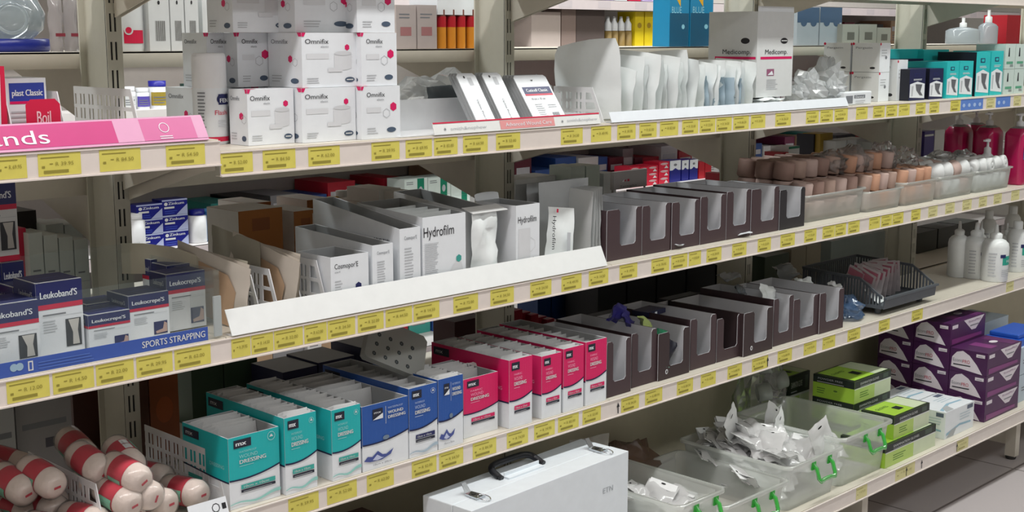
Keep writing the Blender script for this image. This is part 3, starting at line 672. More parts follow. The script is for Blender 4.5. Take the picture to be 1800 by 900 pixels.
stk = [(1597, 1625, 122, 0.02, NVY, 'navy stocking box nearest the white bandage boxes'), (1632, 1656, 121, 0.022, NVY, 'navy stocking box beside the first teal one'),
       (1662, 1683, 109, 0.018, TEA, 'teal stocking box right of the navy pair'), (1684, 1708, 108, 0.018, TEA, 'teal stocking box beside the black-sided one'),
       (1713, 1737, 92, 0.018, TEA, 'tall teal stocking box with a black side'), (1739, 1760, 90, 0.018, TEA, 'tall teal stocking box at the right end')]
for i, (a, b, vT, y, m, lb) in enumerate(stk):
    x, w, h = ext(a, b, vT, y, ZA); carton('stocking_box', lb, 'box', (x, y, ZA+0.0005), w, 0.13, h, m, stocking(TEA if m is TEA else NVY, BLKC if i in (0, 1, 4) else None), group='stocking boxes on the upper shelf')
for a, b, vT, y, m, lb in ((1578, 1618, 87, 0.19, TEA, 'rear left'), (1620, 1664, 88, 0.17, TEA, 'rear middle'), (1592, 1620, 104, 0.155, NVY, 'rear navy')):
    x, w, h = ext(a, b, vT, y, ZA)
    carton('stocking_box', 'stocking box lying behind the front row, '+lb, 'box', (x, y, ZA+0.0005), w, 0.07, h, m, lambda F, Lf, Tp, w, d, h: (F.rect(w*0.2, h*0.5, w*0.35, h*0.7, NAVY), F.lines(w*0.5, h*0.5, w*0.8, h*0.8, 3, NAVY)), group='stocking boxes on the upper shelf')
PGR = M('pale_green_card', (198, 214, 208), 0.45)
for i in range(4):
    col, row = i % 2, i//2; x = colx(1763, 0.02, ZA)+col*0.078
    def pg(F, Lf, Tp, w, d, h):
        F.poly([(w*0.3, h*0.5), (w*0.45, h*0.5), (w*0.42, h*0.85), (w*0.34, h*0.85)], BLKC); F.rect(w*0.15, h*0.2, w*0.8, h*0.3, M('green_print', (90, 160, 130), 0.5)); F.bars(w*0.5, h*0.08, w*0.85, h*0.18, GRI, 7)
    carton('support_box', 'pale green box right of the teal stocking boxes, %s %s' % (('lower', 'upper')[row], ('left', 'right')[col]), 'box', (x, 0.02, ZA+0.0005+row*0.081), 0.074, 0.1, 0.08, PGR, pg, group='pale green boxes at the right end')
# ---------------------------------------------------------------- second shelf, left bay: sports strapping
z = ZB+0.0005
xe = colx(388, 0.004, ZB+0.03); xw = -0.62
t = thing('display_bin', 'clear acrylic shelf bin with a blue printed strip along its foot', 'display bin', (xw, 0.004, z)); W = xe-xw
mb = MB(); hb = 0.115
mb.box(0, W, 0, 0.002, 0, hb, ACRY); mb.box(W-0.002, W, 0.002, 0.25, 0, hb, ACRY); mb.box(0, 0.002, 0.002, 0.25, 0, hb, ACRY); mb.box(0.002, W-0.002, 0.25, 0.252, 0, hb+0.02, ACRY); mb.build('bin_wall', t)
STRIP = M('strapping_blue', (58, 88, 168), 0.4)
x1 = colx(365, 0.004, ZB+0.01)-xw; hs = 0.0225
mb = MB(); mb.box(0.002, x1, -0.001, -0.0001, 0.0, hs, STRIP); F = Face(mb, (0, -0.001, 0), (1, 0, 0), (0, 0, 1))
F.text('SPORTS STRAPPING', x1-0.122, 0.0065, 0.0105, WHTD, w=0.116, bold=0.0003)
xx = colx(28, 0.004, ZB)-xw; F.oval(xx-0.003, 0.013, 0.006, 0.006, M('strip_emblem', (150, 180, 200), 0.5)); F.oval(xx+0.006, 0.013, 0.006, 0.006, M('strip_emblem')); xx = colx(54, 0.004, ZB)-xw; F.rect(xx-0.004, 0.004, xx+0.004, 0.019, WHTD); F.rect(xx-0.002, 0.006, xx+0.002, 0.017, STRIP, 2)
F.lines(xx+0.012, 0.004, xx+0.12, 0.018, 3, M('strip_pale', (78, 110, 186), 0.5))
mb.build('printed_strip', t)
mb = MB(); mb.box(W-0.0145, W-0.0005, -0.004, 0.0, 0.004, 0.072, M('frosted_post', (168, 176, 176), 0.3)); mb.build('end_post', t)
SKINP = M('ankle_print', (190, 160, 150), 0.5)
def leuko(nm, limb):
    def deco(F, Lf, Tp, w, d, h):
        F.rect(0, h*0.72, w, h, NAVY); F.rect(0, h*0.655, w, h*0.72, REDP); F.text(nm, w*0.08, h*0.80, h*0.085, WHT, w=w*0.80, l=2, bold=0.0005, slant=0.0)
        F.lines(w*0.12, h*0.575, w*0.62, h*0.62, 1, GRI, ragged=0); F.rect(w*0.12, h*0.555, w*0.97, h*0.56, LGI); F.lines(w*0.12, h*0.36, w*0.45, h*0.53, 5, LGI)
        F.rect(w*0.60, h*0.14 if limb == 'knee' else h*0.08, w*0.94, h*0.50 if limb == 'knee' else h*0.36, NAVY if limb != 'knee' else M('photo_dark', (52, 54, 60), 0.5))
        if limb == 'knee': F.poly([(w*0.66, h*0.49), (w*0.90, h*0.49), (w*0.86, h*0.34), (w*0.89, h*0.16), (w*0.74, h*0.16), (w*0.75, h*0.32)], M('bandage_print', (196, 194, 188), 0.6), 2)
        else: F.poly([(w*0.86, h*0.34), (w*0.93, h*0.30), (w*0.93, h*0.12), (w*0.66, h*0.10), (w*0.64, h*0.15), (w*0.82, h*0.19)], SKINP, 2)
        Lf.rect(0, h*0.72, d, h, NAVY); Lf.rect(0, h*0.655, d, h*0.72, REDP); Lf.text(nm, d*0.25, h*0.80, h*0.085, WHTD, w=d*0.6, l=2)
        if Tp:
            Tp.rect(0, 0, w, d, NAVY); Tp.rect(0, 0, w, 0.004, WHTD, 2); Tp.rect(0, 0, 0.003, d, WHTD, 2); Tp.text(nm, w*0.25, d*0.45, 0.006, STRIP, w=w*0.5, l=3)
    return deco
lk = [(-22, 73, 541, 0.035, "Leukoband'S", 'knee', 0.075, 'lower bandage box cut by the left picture edge'), (70, 150, 500, 0.05, "Leukoband'S", 'knee', 0.075, 'tall bandage box with the knee picture, right of the cut-off one'),
      (158, 231, 556, 0.045, "Leukocrepe'S", 'foot', 0.07, 'smallest bandage box of the strapping display'), (229, 299, 522, 0.07, "Leukocrepe'S", 'foot', 0.07, 'middle-sized bandage box between the smallest and the tallest crepe box'), (296, 363, 484, 0.095, "Leukocrepe'S", 'foot', 0.055, 'tallest crepe bandage box at the right end of the strapping display')]
for a, b, vT, y, nm_, limb, dp, lb in lk:
    x, w, h = ext(a, b, vT, y, z+0.002)
    carton('strapping_box', 'navy and white '+lb, 'box', (x, y, z+0.002), w, dp, h, WHT, leuko(nm_, limb), group='strapping bandage boxes in the clear bin')
for x, y, w, d, h, nm_, lb in ((colx(30, 0.14, z), 0.14, 0.08, 0.07, 0.104, "Leukoband'S", 'behind the knee picture box'), (colx(-40, 0.13, z), 0.13, 0.085, 0.07, 0.085, "Leukoband'S", 'behind the box at the left picture edge'),
                           (colx(296, 0.16, z), 0.158, 0.062, 0.05, 0.101, "Leukocrepe'S", 'second in the column of tall crepe boxes'), (colx(296, 0.16, z)+0.001, 0.213, 0.062, 0.03, 0.105, "Leukocrepe'S", 'rearmost in the column of tall crepe boxes'), (colx(155, 0.13, z), 0.13, 0.065, 0.06, 0.06, "Leukocrepe'S", 'behind the smallest crepe box')):
    carton('strapping_box', 'navy topped bandage box '+lb, 'box', (x, y, z+0.002), w, d, h, WHT, leuko(nm_, 'knee'), group='strapping bandage boxes in the clear bin')
x, w, h = ext(-40, 38, 325, 0.12, ZB+0.14)
xx, ww, _ = ext(-40, 38, 325, 0.215, ZB+0.09); z0 = rowz(466, xx, 0.215); hh_ = rowz(325, xx, 0.215)-z0
carton('strapping_box', 'navy and white bandage box standing on the pile at the left picture edge', 'box', (xx, 0.215, z0), ww, 0.05, hh_, WHTD, lambda F, Lf, Tp, w, d, h: (leuko("Leukoband'S", 'knee')(F, Lf, Tp, w, d, h), F.rect(0, 0, w, h*0.07, REDP, 3)), group='strapping bandage boxes in the clear bin')
for k in range(2):
    carton('strapping_box', 'navy topped bandage box at the bottom of the pile by the left edge, '+('left', 'right')[k], 'box', (xx+k*(ww*0.5+0.001), 0.205, z+0.002), ww*0.5, 0.042, z0-z-0.003, WHTD, leuko("Leukoband'S", 'knee'), group='strapping bandage boxes in the clear bin')

# ---------------------------------------------------------------- second shelf, middle bay: envelopes, dividers, film dressing cartons
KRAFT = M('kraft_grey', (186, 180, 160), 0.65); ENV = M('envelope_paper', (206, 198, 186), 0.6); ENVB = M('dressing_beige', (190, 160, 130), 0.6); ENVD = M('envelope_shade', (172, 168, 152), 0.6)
xs0, xs1 = 0.010, colx(1068, -0.004, ZB)
pt = at(390, 553, x=xs0); pt2 = at(1062, 442, y=0.018)
front_strip('shelf_banner', 'broad plain white shelf fence in front of the film dressing cartons', xs0, xs1, ZB, 0.043, mat=M('white_fence', (226, 229, 228), 0.4), back=0.020)
def sheet(name, label, cat, pts, zb, th, mat, group=None, lip=None):
    """upright sheet: pts are (pixel column, pixel row, depth) of the top edge; the foot stands at height zb"""
    tops = [at(u, v, y=y) for u, v, y in pts]; mb = MB(); vs = []; fs = []
    for p in tops:
        zl = zb if lip is None else max(zb, p.z-lip)
        for k in (0, 1): vs += [(p.x+k*th, p.y, zl), (p.x+k*th, p.y, p.z)]
    n = len(tops)
    for i in range(n-1):
        a, b = 4*i, 4*(i+1); fs += [(b, a, a+1, b+1), (a+2, b+2, b+3, a+3), (a+1, a+3, b+3, b+1), (a, b, b+2, a+2)]
    fs += [(0, 2, 3, 1), (4*n-4, 4*n-3, 4*n-1, 4*n-2)]
    o = tops[0]; mb.add([(v[0]-o.x, v[1]-o.y, v[2]-zb) for v in vs], fs, mat)
    return tag(mb.build(name, None, (o.x, o.y, zb)), label, cat, group)
sheet('envelope', 'long grey green envelope bending over the strapping boxes', 'envelope', [(212, 428, 0.27), (250, 428, 0.235), (300, 434, 0.19), (345, 450, 0.145), (380, 478, 0.10), (410, 506, 0.06), (428, 540, 0.035)], ZB+0.001, 0.003, KRAFT, lip=0.055)
def env_deco(side):
    def deco(mb):
        for s in (-1, 1):
            F = Face(mb, (-0.085*s if s > 0 else 0.085, s*-0.0048, 0), (s, 0, 0), (0, 0, 1))
            F.poly([(0.03, 0.012), (0.14, 0.012), (0.15, 0.03), (0.145, 0.085), (0.12, 0.102), (0.05, 0.104), (0.03, 0.09)], ENVB)
    return deco
def envelope(u, y, zb, w, h, mat, label, group, rz=86, lean=0.0, seed=0, beige=True, t=0.005):
    mb = pouch_mesh(w, h, t, mat, seed=seed, wav=0.003, seal=0.006)
    if beige:
        for s in (-1, 1):
            F = Face(mb, (-w*0.5 if s < 0 else w*0.5, s*(t*0.5+0.0022), 0), (-s, 0, 0), (0, 0, 1))
            F.poly([(w*0.20, h*0.08), (w*0.82, h*0.08), (w*0.86, h*0.6), (w*0.74, h*0.8), (w*0.34, h*0.84), (w*0.2, h*0.7)], ENVB, 3)
    o = mb.build('envelope', None, (colx(u, y-w*0.5, zb)+0.0, y, zb), (0, lean, radians(rz))); return tag(o, label, 'envelope', group)
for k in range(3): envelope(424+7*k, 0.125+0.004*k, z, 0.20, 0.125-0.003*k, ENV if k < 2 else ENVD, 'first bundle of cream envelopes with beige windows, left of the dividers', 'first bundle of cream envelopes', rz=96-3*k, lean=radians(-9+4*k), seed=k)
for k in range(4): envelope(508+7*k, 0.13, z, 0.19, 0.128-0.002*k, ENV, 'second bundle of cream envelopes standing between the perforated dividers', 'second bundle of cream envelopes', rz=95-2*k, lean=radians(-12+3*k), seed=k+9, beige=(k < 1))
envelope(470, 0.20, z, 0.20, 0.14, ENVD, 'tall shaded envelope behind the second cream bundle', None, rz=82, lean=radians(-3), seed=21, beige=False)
H = 0.088
divider('white perforated plastic divider left of the first cream envelope bundle', 464, 0.02, ZB, H=H, L=0.2)
divider('white perforated plastic divider right of the first cream envelope bundle', 496, 0.02, ZB, H=H+0.005, L=0.2)
divider('white perforated plastic divider right of the second cream envelope bundle', 537, 0.022, ZB, H=H, L=0.18, slant=0.03)
divider('white perforated plastic divider left of the lowest film carton', 579, 0.02, ZB, H=H+0.008, L=0.2)
CREAMC = M('white_carton_soft', (222, 224, 224), 0.5)
def cosmo(F, Lf, Tp, w, d, h):
    F.text("Cosmopor'E", w*0.10, h*0.78, h*0.09, BLK, w=w*0.62); F.text('steril', w*0.10, h*0.71, h*0.03, GRI, w=w*0.14); F.lines(w*0.1, h*0.25, w*0.3, h*0.6, 7, LGI); F.hexa(w*0.72, h*0.42, h*0.075, NAVY)
    F.ring(w*0.62, h*0.28, h*0.08, h*0.008, LGI); F.ring(w*0.8, h*0.28, h*0.08, h*0.008, LGI)
def cosmo2(F, Lf, Tp, w, d, h):
    F.text("Cosmopor'E", w*0.22, h*0.84, h*0.05, GRI, w=w*0.6); F.lines(w*0.22, h*0.3, w*0.65, h*0.75, 11, LGI); Lf.bars(d*0.72, h*0.75, d*0.9, h*0.83, GRI, 9)
c = [(583, 649, 453, 0.022, 0.10, None, cosmo, 'low white dressing carton with a navy hexagon, beside the dividers'), (656, 692, 432, 0.022, 0.24, 0.012, cosmo2, 'narrow white dressing carton right of the one with the navy hexagon'), (704, 740, 403, 0.024, 0.27, 0.035, cosmo2, 'taller narrow white dressing carton left of the large film carton')]
for a, b, vT, y, dp, up, dc, lb in c:
    x, w, h = ext(a, b, vT, y, z); open_carton('dressing_carton', lb, 'box', (x, y, z), w, dp, h, WHT, dc, hb=h+(up or 0))
def hydro(F, Lf, Tp, w, d, h):
    F.text('Hydrofilm', w*0.02, h*0.745, h*0.125, BLK, w=w*0.70, l=2); F.lines(w*0.04, h*0.14, w*0.36, h*0.68, 22, LGI); F.hexa(w*0.83, h*0.42, h*0.05, M('teal_hexagon', (60, 158, 148), 0.5)); F.poly([(w*0.4, h*0.1), (w*0.7, h*0.04), (w*0.95, h*0.2), (w*0.9, h*0.36), (w*0.75, h*0.38)], VLG)
def hydro2(F, Lf, Tp, w, d, h):
    F.text('Hydrofilm', w*0.08, h*0.76, h*0.085, BLK, w=w*0.78, l=2); F.rect(w*0.1, h*0.2, w*0.6, h*0.68, VLG); F.hexa(w*0.73, h*0.23, h*0.045, M('grey_hexagon', (150, 148, 138), 0.5)); F.ring(w*0.62, h*0.45, h*0.1, h*0.008, VLG)
x, w, h = ext(744, 819, 383, 0.024, z); T = open_carton('dressing_carton', 'large white film dressing carton with a teal hexagon', 'box', (x, 0.024, z), w, 0.2, h, WHT, hydro, hb=h+0.012)
x0h = x; wh = w; hh1 = h
for k in range(4):
    mb = pouch_mesh(w*0.9, h*0.98, 0.006, WFILM, seed=70+k, wav=0.004); tag(mb.build('film_packet', None, (x+w*0.5, 0.05+0.035*k, z+0.006), (radians(-4), 0, 0)), 'white film packet standing inside the carton with the teal hexagon', 'packet', 'film packets in the teal hexagon carton')
x, w, h = ext(823, 868, 372, 0.05, z)
T = open_carton('dressing_carton', 'open white carton with a glossy packet bulging from its front', 'box', (x, 0.06, z), w*1.05, 0.22, h+0.002, CREAMC, None, hb=h+0.022)
mb = MB(); mb.box(-0.004, w*1.3, -0.03, 0.005, 0, 0.0012, CREAMC); mb.build('folded_flap', T, (0, 0, h+0.004), (radians(14), 0, 0))
mb = pouch_mesh(w*1.02, h*0.97, 0.012, WFILM, seed=33, wav=0.010); tag(mb.build('film_packet', None, (x+w*0.5, 0.036, z), (radians(-3), 0, 0)), 'glossy white packet bulging in front of the open carton', 'packet')
x, w, h = ext(907, 948, 362, 0.022, z); T = open_carton('dressing_carton', 'white film dressing carton with a grey hexagon', 'box', (x, 0.022, z), w, 0.12, h, WHT, hydro2, flap=0.018)
mb = pouch_mesh(0.075, 0.134, 0.009, WFILM, seed=35, wav=0.005)
F = Face(mb, (-0.0375, -0.0125, 0), (1, 0, 0), (0, 0, 1)); F.text('Hydrofilm', 0.006, 0.114, 0.0095, BLK, w=0.072, vert=True); F.rect(0.016, 0.122, 0.021, 0.130, REDP); F.rect(0.048, 0.03, 0.058, 0.08, LGI)
p = at(982, 452, y=0.045); tag(mb.build('film_packet', None, (p.x, 0.045, z), (radians(-6), radians(7), radians(-8))), 'glossy film packet with sideways lettering, right of the grey hexagon carton', 'packet')
for k in range(3):
    x, w, h = ext(905+18*k, 1012+7*k, 322, 0.20-0.04*k, z+0.0); mb = pouch_mesh(w, rowz(324-2*k, x, 0.2-0.04*k)-z-0.001, 0.003, M('grey_envelope', (176, 180, 182), 0.5), seed=k+80, wav=0.003, seal=0.004)
    tag(mb.build('envelope', None, (x+w/2, 0.20-0.045*k, z), (0, 0, 0)), 'broad grey envelope standing behind the sideways lettered packet', 'envelope', 'broad grey envelopes behind the film packets')
for k in range(5):
    mb = pouch_mesh(0.14, 0.165, 0.004, M('pale_envelope', (208, 212, 212), 0.45), seed=k+90, wav=0.003, seal=0.004)
    tag(mb.build('envelope', None, (colx(1041+6*k, 0.04, z), 0.115, z+0.0), (0, radians(-3+1.2*k), radians(88))), 'tall pale envelope standing edge-on at the left of the brown dispensers', 'envelope', 'pale envelopes left of the brown dispensers')

# ---------------------------------------------------------------- dark brown dispensers
BRN = M('dispenser_brown', (66, 50, 54), 0.5); BRND = M('dispenser_brown_dark', (52, 38, 40), 0.5); INN = M('dispenser_inner', (212, 214, 218), 0.55)
def dispenser(label, x, y, z, w, d, h, group, left=0.30, right=0.22, low=0.24, seed=0, badge=False, mat=BRN):
    t = 0.0014; T = thing('dispenser_box', label, 'dispenser', (x, y, z), 0, group)
    mb = MB(); pl, pr, lo = w*left, w*right, h*low; r = 0.006
    for yy, m in ((0, mat), (t, INN)):
        pts = [(0, 0), (w, 0), (w, h-r), (w-r*0.6, h), (w-pr+r*0.6, h), (w-pr, h-r), (w-pr, lo+r), (w-pr-r, lo), (pl+r, lo), (pl, lo+r), (pl, h-r), (pl-r*0.6, h), (r*0.3, h), (0, h-r)]
        # split in three convex pieces so the cut-out stays open
        mb.prism([(0, 0), (w, 0), (w, lo), (0, lo)], (0, yy, 0), (1, 0, 0), (0, 0, 1), (0, 1, 0), t, m)
        mb.prism([(0, lo), (pl+r, lo), (pl, lo+r), (pl, h-r), (pl-r*0.8, h), (r*0.3, h), (0, h-r)], (0, yy, 0), (1, 0, 0), (0, 0, 1), (0, 1, 0), t, m)
        mb.prism([(w-pr-r, lo), (w, lo), (w, h-r), (w-r*0.3, h), (w-pr+r*0.8, h), (w-pr, h-r), (w-pr, lo+r)], (0, yy, 0), (1, 0, 0), (0, 0, 1), (0, 1, 0), t, m)
    mb.box(0, t, 2*t, d, 0, h, mat); mb.box(t, 2*t, 2*t, d-t, t, h-0.0005, INN); mb.box(w-t, w, 2*t, d, 0, h, mat); mb.box(w-2*t, w-t, 2*t, d-t, t, h-0.0005, INN)
    mb.box(t, w-t, d-t, d, 0, h, mat); mb.box(2*t, w-2*t, d-2*t, d-t, t, h, INN); mb.box(t, w-t, 2*t, d-t, 0, t, INN)
    if badge: F = Face(mb, (0, 0, 0), (1, 0, 0), (0, 0, 1)); F.oval(w*0.26, h*0.16, 0.005, 0.006, WHT); F.oval(w*0.26, h*0.16, 0.0025, 0.004, BRND, 2)
    mb.build('box_body', T); return T
tr = [(1067, 1128, 371), (1129, 1178, 363), (1181, 1229, 357), (1231, 1276, 347), (1277, 1318, 338), (1320, 1368, 334), (1370, 1414, 335)]
wh_ = ('leftmost, below the hanging header card', 'second from the left on the second shelf', 'third from the left on the second shelf', 'fourth, holding a pile of white sachets', 'fifth from the left on the second shelf', 'sixth, with a broad left pillar', 'last one, beside the tub of rolls')
SACH = M('sachet_paper', (214, 218, 222), 0.4)
for i, (a, b, vT) in enumerate(tr):
    y = 0.030-0.001*i; x, w, h = ext(a, b, vT, y, z)
    dispenser('dark brown card dispenser with a cut-out front, '+wh_[i], x, y, z, w*0.985, 0.235, h, 'dark brown dispensers on the second shelf', left=0.34 if i in (5,) else 0.26 if i else 0.36, right=0.16 if i != 3 else 0.2, low=0.27, mat=BRN if i < 6 else M('dispenser_black', (38, 36, 40), 0.5))
    for k in range(9 if i == 3 else 2):
        mb = None
        if i == 0 and k == 0: sachm = pouch_mesh(0.034, 0.05, 0.003, SACH, seed=5, wav=0.002); so = sachm.build('sachet'); o = so
        else: o = so.copy(); COL.objects.link(o)
        if i == 3: o.location = (x+w*0.5, y+0.02+0.012*k, z+0.004); o.rotation_euler = (radians(-24), 0, 0.1*(k % 3-1)); o.scale = (0.9, 1, 1.25)
        else: o.location = (x+w*0.5, y+0.02+0.05*k, z+0.0035+0.004*k); o.rotation_euler = (radians(-80), 0, 0.5*k+i)
        tag(o, 'small pale sachet '+('in the pile inside the fourth dark brown dispenser' if i == 3 else 'lying in the %s dark brown dispenser of the second shelf' % ('leftmost', 'second', 'third', 'fourth', 'fifth', 'sixth', 'last')[i]), 'sachet', 'sachets in the dark brown dispenser '+str(wh_[i].split(',')[0].split(' ')[0]))
# header card and blue film above the first dispenser
x, w, h = ext(1079, 1137, 303, 0.275, ZB+0.13); zz = rowz(334, x, 0.275)
mb = MB(); mb.box(0, w, 0, 0.012, 0, h-(zz-ZB-0.13), M('header_card', (176, 172, 172), 0.5)); F = Face(mb, (0, 0, 0), (1, 0, 0), (0, 0, 1)); F.text('Tensoplus', w*0.18, 0.004, 0.005, BLK, w=w*0.5); F.poly([(w*0.3, 0.02), (w*0.36, 0.024), (w*0.36, 0.018)], REDP); F.rect(w*0.4, 0.018, w*0.46, 0.024, REDP); F.poly([(w*0.24, 0.018), (w*0.3, 0.024), (w*0.3, 0.018)], WHT)
mb.box(0, 0.004, 0.004, 0.008, -(zz-ZB-0.0012), 0, M('header_card')); mb.box(w-0.004, w, 0.004, 0.008, -(zz-ZB-0.0012), 0, M('header_card'))
tag(mb.build('header_card', None, (x, 0.275, zz)), 'grey header card with a small red mark above the leftmost brown dispenser', 'sign')
x = colx(1079, 0.06, z+0.1); mb = pouch_mesh(0.05, 0.08, 0.012, FILM('blue_film', (120, 160, 205), 0.35, 0.1, 0.5), seed=4, wav=0.008); tag(mb.build('clear_packet', None, (x+0.03, 0.08, z+0.055), (radians(-55), 0, 0.3)), 'bluish shiny packet on top of the leftmost brown dispenser', 'packet')

# ---------------------------------------------------------------- clear tubs and bandage rolls
def tub(label, x, y, z, w, d, h, mat=MILK, flare=0.008, name='storage_tub', cat='tub', group=None, rim=0.005, r=0.018, parts=None):
    T = thing(name, label, cat, (x, y, z), 0, group)
    def ring(k, inset=0.0):
        e = flare*k/1.0; x0, x1, y0, y1 = flare-e+inset, w-flare+e-inset, flare-e+inset, d-flare+e-inset; pts = []
        for cx, cy, a0 in ((x1-r, y0+r, -pi/2), (x1-r, y1-r, 0), (x0+r, y1-r, pi/2), (x0+r, y0+r, pi)):
            for q in range(5): a = a0+pi/2*q/4; pts.append((cx+r*cos(a), cy+r*sin(a)))
        return pts
    mb = MB(); lv = [(0, 0), (0.25, 0), (0.5, 0), (0.75, 0), (1.0, 0)]; vs = []; n = 20
    for k, _ in lv: vs += [(p[0], p[1], h*k) for p in ring(k)]
    vs += [(p[0], p[1], h) for p in ring(1.0, -rim)]; vs += [(p[0], p[1], h-rim) for p in ring(1.0, -rim)]
    fs = [tuple(range(n))[::-1]]
    for i in range(len(lv)+1):
        for j in range(n): l = (j+1) % n; fs.append((i*n+j, i*n+l, (i+1)*n+l, (i+1)*n+j))
    mb.add(vs, fs, mat, True); mb.build('tub_body', T); return T
tb = [(1417, 1526, 345, 0.045, 0.26), (1524, 1588, 338, 0.035, 0.24), (1589, 1649, 322, 0.030, 0.24), (1650, 1714, 312, 0.030, 0.24), (1716, 1779, 302, 0.028, 0.24)]
tn = ('widest of the row, full of brown rolls', 'second, beside the widest one', 'third, with wrapped pinkish rolls', 'fourth, with white rolls', 'last, beside the pink liquid bottles')
TB = []
for i, (a, b, vT, y, d) in enumerate(tb):
    x, w, h = ext(a, b, vT, y, z)
    if i == 0: w *= 0.96
    TB.append((x, y, w*0.985, d, h)); tub('cloudy plastic tub of bandage rolls, '+tn[i], x, y, z, w*0.985, d, h, group='cloudy tubs on the second shelf', flare=0.006)
def roll_mesh(r, L, m, seed=0, film=False):
    mb = MB(); pr = [(0, -L/2), (r*0.3, -L/2), (r*0.35, -L/2+0.003), (r*0.5, -L/2+0.001), (r*0.9, -L/2), (r, -L/2+0.004), (r, L/2-0.004), (r*0.9, L/2), (r*0.5, L/2-0.001), (r*0.35, L/2-0.003), (r*0.3, L/2), (0, L/2)]
    mb.lathe(pr, (0, 0, 0), m, 18, cap=False); return mb
BEI = [M('bandage_brown_%s' % n_, c_, 0.7, bump=0.3, noise_amt=0.1) for n_, c_ in (('dark', (150, 122, 112)), ('mid', (172, 146, 134)), ('warm', (196, 150, 124)), ('pink', (188, 164, 156)))]
WROLL = M('bandage_white', (216, 218, 218), 0.6, bump=0.3)
rl = random.Random(5); protos = {}
def put_roll(x, y, zz, r, L, m, rot, label, group, film=None):
    key = (round(r, 3), round(L, 3), m.name)
    if key not in protos: o = protos[key] = roll_mesh(r, L, m).build('bandage_roll')
    else: o = protos[key].copy(); COL.objects.link(o)
    o.location = (x, y, zz); o.rotation_euler = rot; return tag(o, label, 'bandage roll', group)
for i, (x, y, w, d, h) in enumerate(TB):
    mset = ((BEI[1], BEI[3], BEI[0]), (BEI[3], BEI[1], BEI[2]), (BEI[2], BEI[2], BEI[3]), (BEI[3], WROLL, WROLL), (WROLL, WROLL, WROLL))[i]
    nx = max(2, int(w/0.052)); r = w/nx/2*0.92; ly = 0
    for lay in range(3 if i < 3 else 2):
        for jy in range(4):
            for jx in range(nx):
                L = 0.05; zz = z+0.004+L/2+lay*(L+0.002)
                if lay == 2 and (jy < 1 or (i == 2 and jx > 0)): continue
                xx = x+0.008+r+(w-0.016-2*r)*(jx/(nx-1)); yy = y+0.012+r+jy*(2*r+0.002)
                if yy > y+d-r-0.004: continue
                if i >= 3 and lay == 1: rot = (radians(75+rl.random()*20), 0, rl.random()*3)
                else: rot = (rl.random()*0.12, rl.random()*0.12, 0)
                put_roll(xx, yy, zz, round(r, 3), L, mset[(lay+jx) % 3], rot, '%s bandage roll in the %s tub' % ('white' if mset[(lay+jx) % 3] is WROLL else 'brownish', ('widest', 'second', 'third', 'fourth', 'last')[i]), 'bandage rolls in the %s tub' % ('widest', 'second', 'third', 'fourth', 'last')[i])
# rolls stacked on the shelf behind the dispensers, left of the widest tub
for lay in range(4):
    for k in range(4):
        r = 0.026; xx = colx(1338+27*k, 0.16, z+0.06)+0.0; L = 0.034
        put_roll(xx+0.14, 0.292-0.0*k, z+L/2+0.001+lay*(L+0.001), r, L, BEI[lay % 2], (0, 0, 0), 'dull brown bandage roll stacked behind the dark brown dispensers', 'brown rolls behind the dispensers')
# wrapped groups (clear film over rolls)
for k, (u, y, rr, hz) in enumerate(((1455, 0.16, (0.065, 0.06, 0.045), 0.12), (1500, 0.14, (0.06, 0.055, 0.05), 0.12), (1552, 0.14, (0.045, 0.05, 0.06), 0.11), (1590, 0.13, (0.05, 0.05, 0.05), 0.10), (1655, 0.14, (0.06, 0.05, 0.04), 0.09), (1690, 0.16, (0.05, 0.05, 0.035), 0.09))):
    mb = MB(); blob(mb, (0, 0, rr[2]*0.7), tuple(q*0.85 for q in rr), FILMC, seed=k+31, amp=0.5, n=18, k=11)
    tag(mb.build('film_wrap', None, (colx(u, y, z+hz), y, z+hz-0.02)), 'shiny clear wrap over the rolls '+('at the left of the widest tub', 'at the right of the widest tub', 'in the second tub', 'in the third tub', 'in the fourth tub', 'between the fourth and last tubs')[k], 'wrap', 'clear wraps on the bandage rolls')
# white spray nozzle bottle in the last tub
x = colx(1734, 0.10, z+0.06)
def pump(T, zt, r, m, hd=1.0):
    mb = MB(); mb.lathe([(r, 0), (r, 0.014), (r*0.5, 0.018), (r*0.35, 0.02), (r*0.35, 0.034*hd), (r*0.75, 0.036*hd), (r*0.75, 0.044*hd), (0, 0.046*hd)], (0, 0, zt), m, 14)
    mb.box(-r*2.3, 0, -r*0.3, r*0.3, zt+0.037*hd, zt+0.043*hd, m); mb.build('pump_head', T)
T = thing('pump_bottle', 'small white pump bottle standing up from the last cloudy tub', 'bottle', (x, 0.10, z+0.003)); mb = MB(); mb.lathe([(0.026, 0), (0.028, 0.004), (0.028, 0.085), (0.024, 0.098), (0.012, 0.108), (0.012, 0.114)], (0, 0, 0), WPL, 18); mb.build('bottle_body', T); pump(T, 0.112, 0.012, WPL)

